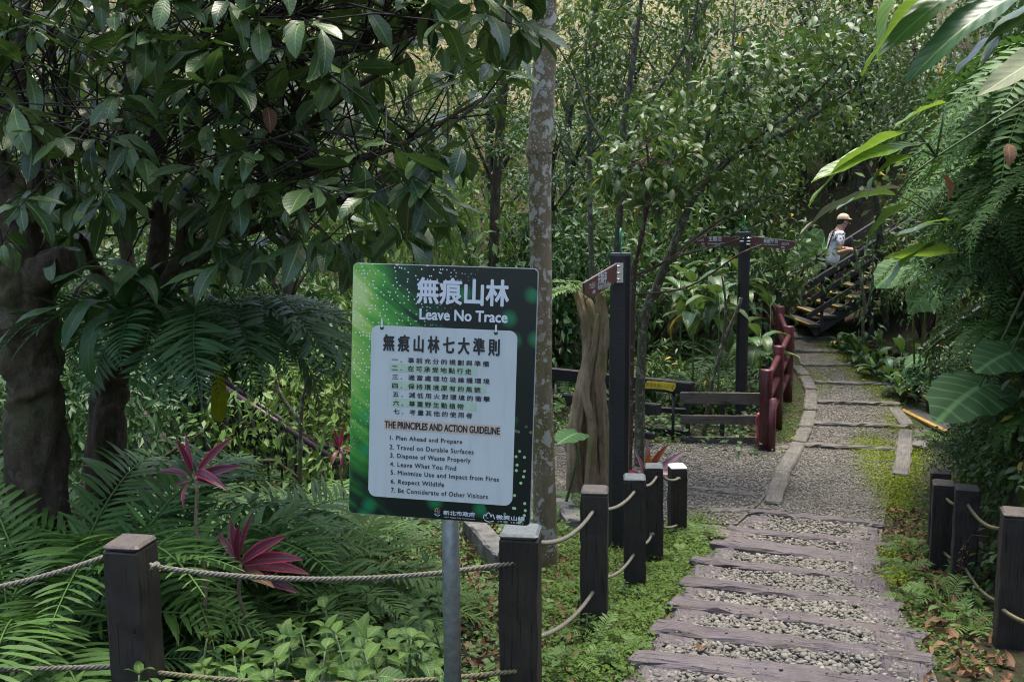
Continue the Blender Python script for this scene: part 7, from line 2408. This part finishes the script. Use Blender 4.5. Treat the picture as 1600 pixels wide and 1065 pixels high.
for lb, Y, h, key, s, sz, rz in (
    ('small dark-leaved shrub on the bank just above the rope posts', 7.6, 0.5, 'smalld', 0.55, 1.0, 0),
    ('small-leaved shrub below the large pale elephant ear leaf', 8.2, 1.0, 'smalld', 0.7, 1.0, 70),
    ('dark small-leaved shrub behind the picture-edge post', 6.3, 0.6, 'smalld', 0.5, 0.9, 140),
    ('small-leaved shrub beside the short plank steps', 9.4, 0.5, 'smalld', 0.42, 0.8, 210),
    ('small-leaved shrub at the foot of the bank behind the far rope post', 8.6, 0.4, 'smalld', 0.45, 0.8, 280),
    ('dark shrub under the sword ferns', 8.0, 1.9, 'mid2', 0.75, 1.0, 30),
    ('dark shrub on the bank top at the picture edge', 7.0, 3.2, 'mid2', 0.8, 1.1, 160),
    ('dark leafy shrub high on the bank under the ginger leaves', 9.0, 3.0, 'mid2', 1.0, 1.2, 100),
    ('leafy shrub high on the bank behind the grey leaf', 10.6, 2.6, 'mid2', 1.1, 1.1, 190),
    ('leafy shrub on the bank between ginger and elephant ears', 12.6, 2.0, 'mid2', 1.2, 1.0, 240),
    ('light shrub on the bank below the shelter', 15.0, 2.4, 'light', 1.5, 1.2, 20),
    ('mid green shrub on the upper bank beside the shelter', 17.0, 3.6, 'mid1', 1.7, 1.3, 80),
    ('small-leaved shrub on the upper bank in front of the shelter', 18.4, 3.0, 'small', 2.0, 1.2, 130),
    ('dark shrub clinging to the steep bank in the corner', 6.7, 1.9, 'smalld', 0.6, 1.2, 200),
):
    e = empty('shrub', bank_at(Y, h), R(rz), s)
    tag(e, lb, 'shrub', BS)
    fol, stem = SHRUB[key]
    child('foliage', fol, Matrix.Scale(sz, 4, Vector((0, 0, 1))), e)
    child('stem', stem, Matrix.Scale(sz, 4, Vector((0, 0, 1))), e)
# leaves that clothe the steep bank itself
rr = np.random.default_rng(64)
cc = []
while len(cc) < 1500:
    Y_ = rr.uniform(4.6, 11.0) if len(cc) < 950 else rr.uniform(11.0, 21.0)
    q_ = bank_at(Y_, rr.uniform(0.1, 3.9) if Y_ < 11 else rr.uniform(0.2, 5.5))
    if (11.0 < Y_ < 13.9 and q_[0] < 6.5) or (16.2 < Y_ < 19.6 and q_[0] < 7.9) or (9.8 < Y_ < 11.0 and q_[2] < 1.2):
        continue
    cc.append(q_)
cc = np.array(cc)
o = obj('bank_foliage', crown_mesh('bank_foliage', M_mid, cc, 20, 0.17, 0.085, 65, MIDLEAF, 0.5))
tag(o, 'dark small leaves clothing the steep bank beside the trail', 'foliage', kind='stuff')
# thin bare-stemmed sapling in the broad-leaved plants by the stairs
sb_ = gp(1352, 16.0)
e = empty('sapling', sb_)
tag(e, 'thin forked pale-barked sapling in front of the stair rail', 'tree', TG)
for k, pts in enumerate(([K(sb_) - K((0, 0, 0.1)), at(1348, 500, 16), at(1358, 470, 16), at(1364, 430, 16), at(1362, 360, 16)], [at(1352, 490, 16), at(1346, 440, 16), at(1340, 410, 16), at(1330, 370, 16)])):
    me, C, Rr = trunk_mesh('stem', pts, [0.028, 0.024, 0.02, 0.015, 0.008][:len(pts)], M_barkolive, 8, 0.1, 50 + k, 5)
    obj('stem', me, None, e)
obj('crown', crown_mesh('crown', M_mid, px_clumps([(1365, 300), (1400, 290), (1400, 360), (1370, 350)], 5, 15.6, 16.6, 31), 18, 0.22, 0.055, 32), None, e)
# climbing sapling in front of the plank fence
e = empty('sapling', gp(1098, 11.9))
tag(e, 'pale crooked sapling stem crossing the plank fence', 'tree', TG)
for k, pts in enumerate(([K(gp(1098, 11.9)) - K((0, 0, 0.1)), at(1112, 600, 11.9), at(1128, 540, 11.9), at(1134, 480, 11.9), at(1128, 430, 11.9)], [at(1126, 545, 11.9), at(1150, 490, 11.9), at(1158, 465, 11.9)])):
    me, C, Rr = trunk_mesh('stem', pts, [0.026, 0.024, 0.022, 0.016, 0.01][:len(pts)], M_barkolive, 8, 0.1, 60 + k, 5)
    obj('stem', me, None, e)
# yellowing shrub twig beside the sign
e = empty('sapling', gp(465, 7.6))
tag(e, 'thin twiggy sapling with tiny yellow leaves behind the feathery fern', 'tree', TG)
for k, pts in enumerate(([K(gp(458, 7.6)) - K((0, 0, 0.1)), at(470, 660, 7.6), at(478, 600, 7.6), at(482, 560, 7.6)], [at(470, 660, 7.6), at(440, 620, 7.6), at(430, 590, 7.6)], [at(476, 620, 7.6), at(500, 585, 7.6), at(520, 575, 7.6)])):
    me, C, Rr = trunk_mesh('stem', pts, [0.02, 0.016, 0.012, 0.006][:len(pts)], M_barkolive, 7, 0.1, 70 + k, 5)
    obj('stem', me, None, e)
obj('crown', crown_mesh('crown', M_yellowleaf, px_clumps([(420, 570), (530, 560), (520, 660), (430, 660)], 16, 7.3, 7.9, 33), 4, 0.12, 0.035, 34), None, e)

# ================================================================ GROUND COVER
r = np.random.default_rng(99)
T_C = [lo_tpl(0.75), lo_tpl(0.6)]


def cover(name, label, mat, polys, box, dens, size, height, seed, cat='ground cover', flat=1.0, patch=0.0, lift_=0.0):
    rr = np.random.default_rng(seed)
    (x0, x1), (y0, y1) = box
    n = int((x1 - x0) * (y1 - y0) * dens)
    x, y = rr.uniform(x0, x1, n), rr.uniform(y0, y1, n)
    z = G(x, y)
    q, d = project(np.stack([x, y, z], -1))
    k = np.zeros(n, bool)
    q = q + rr.normal(0, 11, q.shape)
    for pl in polys:
        k |= inside(q, pl)
    if patch:
        k &= vnoise(x * 2.2, y * 2.2, seed) + 0.35 * rr.random(n) > patch
    x, y, z = x[k], y[k], z[k]
    n = len(x)
    p = np.stack([x, y, z + lift_ + height * rr.random(n) * (0.35 + 0.65 * vnoise(x * 5, y * 5, 3))], -1)
    az = rr.uniform(0, 6.28, n)
    d = np.stack([np.cos(az), np.sin(az), rr.uniform(-0.3, 0.5, n)], -1)
    nm = rr.normal(0, 0.4, (n, 3)); nm[:, 2] += flat
    o = obj(name, leaf_mesh(name, T_C, rr.integers(0, 2, n), p, orient(d, nm), size * (0.4 + 0.95 * rr.random(n) ** 1.8), rr.random(n), mat))
    tag(o, label, cat, kind='stuff')
    print(name, n)


CLO = [[(830, 900), (960, 880), (1080, 800), (1130, 840), (1075, 900), (1040, 960), (985, 1070), (830, 1080)], [(855, 850), (905, 800), (960, 860), (960, 900), (855, 905)]]
cover('clover', 'bright clover carpet between the rope posts and the timber steps', M_clover, CLO, ((-0.3, 2.6), (3.6, 9.0)), 9500, 0.026, 0.075, 1, patch=0.27)
cover('verge_herbs', 'low green herbs along the bank side of the trail', M_clover, [[(1385, 790), (1420, 730), (1450, 720), (1470, 850), (1580, 1070), (1440, 1070), (1395, 900)], [(1385, 560), (1420, 590), (1415, 620), (1400, 615)], [(1205, 620), (1245, 600), (1262, 650), (1240, 700), (1205, 700)], [(1000, 690), (1200, 690), (1200, 705), (1000, 710)]], ((1.5, 6.6), (4.2, 16)), 2600, 0.026, 0.05, 2, patch=0.35)
cover('trail_moss', 'yellow-green moss patches on the far trail', M_moss, [[(1330, 700), (1400, 650), (1440, 700), (1420, 800), (1385, 800)], [(1320, 545), (1395, 600), (1400, 640), (1375, 625), (1340, 590), (1300, 560)], [(1300, 515), (1330, 540), (1385, 580), (1330, 580), (1275, 540)], [(1250, 575), (1300, 600), (1290, 610), (1255, 590)], [(1372, 862), (1396, 862), (1420, 945), (1395, 960)]], ((2.0, 6.5), (6.0, 19)), 9000, 0.020, 0.03, 3, flat=0.6, patch=0.34, lift_=0.022)
cover('bed_herbs', 'low mixed herbs covering the bed behind the ropes', M_light, [[(-50, 820), (300, 830), (560, 760), (860, 800), (860, 1100), (-50, 1100)]], ((-4.2, 0.6), (2.9, 8.5)), 1100, 0.045, 0.10, 4, patch=0.25)
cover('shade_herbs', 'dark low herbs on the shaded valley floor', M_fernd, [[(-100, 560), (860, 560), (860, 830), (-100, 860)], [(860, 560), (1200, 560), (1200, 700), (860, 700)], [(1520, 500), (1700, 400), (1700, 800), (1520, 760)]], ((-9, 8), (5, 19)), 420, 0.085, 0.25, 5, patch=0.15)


def litter(n, polys, box, size, seed):
    rr = np.random.default_rng(seed)
    x, y = rr.uniform(*box[0], n), rr.uniform(*box[1], n)
    z = G(x, y)
    q, d = project(np.stack([x, y, z], -1))
    k = np.zeros(n, bool)
    for pl in polys:
        k |= inside(q, pl)
    x, y, z = x[k], y[k], z[k]; n = len(x)
    az = rr.uniform(0, 6.28, n)
    d = np.stack([np.cos(az), np.sin(az), rr.uniform(-0.15, 0.25, n)], -1)
    nm = rr.normal(0, 0.35, (n, 3)); nm[:, 2] += 1
    tp = [leaf_tpl(0.5, 4, 'ovate', f, b, 3, 0.1, 0, 0.05, s, 0.2) for s, (f, b) in enumerate(((0.5, 1.5), (0.8, 0.6), (-0.4, -1.0)))]
    return leaf_mesh('leaf_litter', tp, rr.integers(0, 3, n), np.stack([x, y, z + 0.012 + 0.02 * rr.random(n)], -1), orient(d, nm), size * rr.uniform(0.5, 1.3, n), rr.random(n), M_dry)


o = obj('leaf_litter', litter(9000, [[(700, 880), (900, 870), (900, 1080), (700, 1080)], [(1400, 880), (1480, 860), (1620, 1090), (1450, 1090)], [(1390, 790), (1450, 800), (1440, 880), (1385, 860)], [(-50, 900), (170, 900), (170, 1080), (-50, 1080)], [(560, 860), (860, 800), (860, 900), (560, 900)]], ((-3, 5), (3, 9)), 0.075, 8))
tag(o, 'brown fallen leaves scattered under the plants', 'leaf litter', kind='stuff')
# single fallen leaves one can pick out
fl = [one_leaf_mesh('fallen_leaf', leaf_tpl(0.55, 6, 'ovate', 0.4, 1.0, 3, 0.08, 0, 0.05, s, 0.3), m) for s, m in ((1, M_dry), (2, m_leaf('red_brown_leaf', (0.20, 0.06, 0.035), (0.30, 0.10, 0.06), (0.4, 0.1, 0.05), 0.15, 0.7)), (3, M_yellowleaf))]
for px, py, k, s, lb in ((1397, 806, 1, 0.11, 'red-brown fallen leaf on the mossy trail edge'), (1412, 806, 1, 0.08, 'smaller red-brown fallen leaf on the mossy trail edge'), (1092, 1032, 0, 0.10, 'pale dry leaf lying in the pebbles of the lowest step'), (1248, 690, 2, 0.12, 'yellow fallen leaf beside the red railing'), (735, 1028, 0, 0.10, 'dry brown leaf on the soil by the sign pole'), (1480, 985, 0, 0.12, 'brown fallen leaf between the posts and the steps')):
    p = on_ground(px, py)
    o = obj('fallen_leaf', fl[k], None, None, Matrix.Translation((p.x, p.y, gz(p.x, p.y) + 0.045)) @ Matrix.Rotation(px * 1.3, 4, 'Z') @ Matrix.Scale(s, 4))
    tag(o, lb, 'leaf', 'fallen leaves')
# dry leaf caught in the ferns of the bank
for px, py, Y, s, lb in ((1570, 30 * 8, 5.0, 0.16, None), (1470, 272, 5.2, 0.15, 'dry brown leaf caught in the sword fern'), (418, 168, 4.6, 0.13, 'curled brown dead leaf hanging in the big tree'), (1575, 225, 5.2, 0.13, 'dry brown leaf caught high on the bank')):
    if lb is None: continue
    o = obj('dead_leaf', fl[0], None, None, Matrix.Translation(at(px, py, Y)) @ Matrix.Rotation(px * 0.7, 4, 'Z') @ Matrix.Rotation(R(-60), 4, 'X') @ Matrix.Scale(s, 4))
    tag(o, lb, 'leaf', 'dead leaves caught in the plants')
# dry twig hanging on the twig post
e = empty('dry_twig', at(1505, 850, 5.95))
tag(e, 'dry brown twig hanging across the face of a bank-side rope post', 'twig')
tp_ = [at(1545, 838, 5.8), at(1520, 835, 5.9), at(1508, 850, 5.92), at(1500, 880, 5.95), at(1497, 905, 5.95)]
obj('stem', MB().tube(tp_, [0.004, 0.004, 0.005, 0.004, 0.003], 6).mesh('stem', M_stemb, True), None, e)
rr = np.random.default_rng(4)
cc = np.array([tuple(tp_[2].lerp(tp_[4], t)) for t in np.linspace(0, 1, 12)])
obj('foliage', crown_mesh('foliage', M_dry, cc, 5, 0.02, 0.025, 12), None, e)
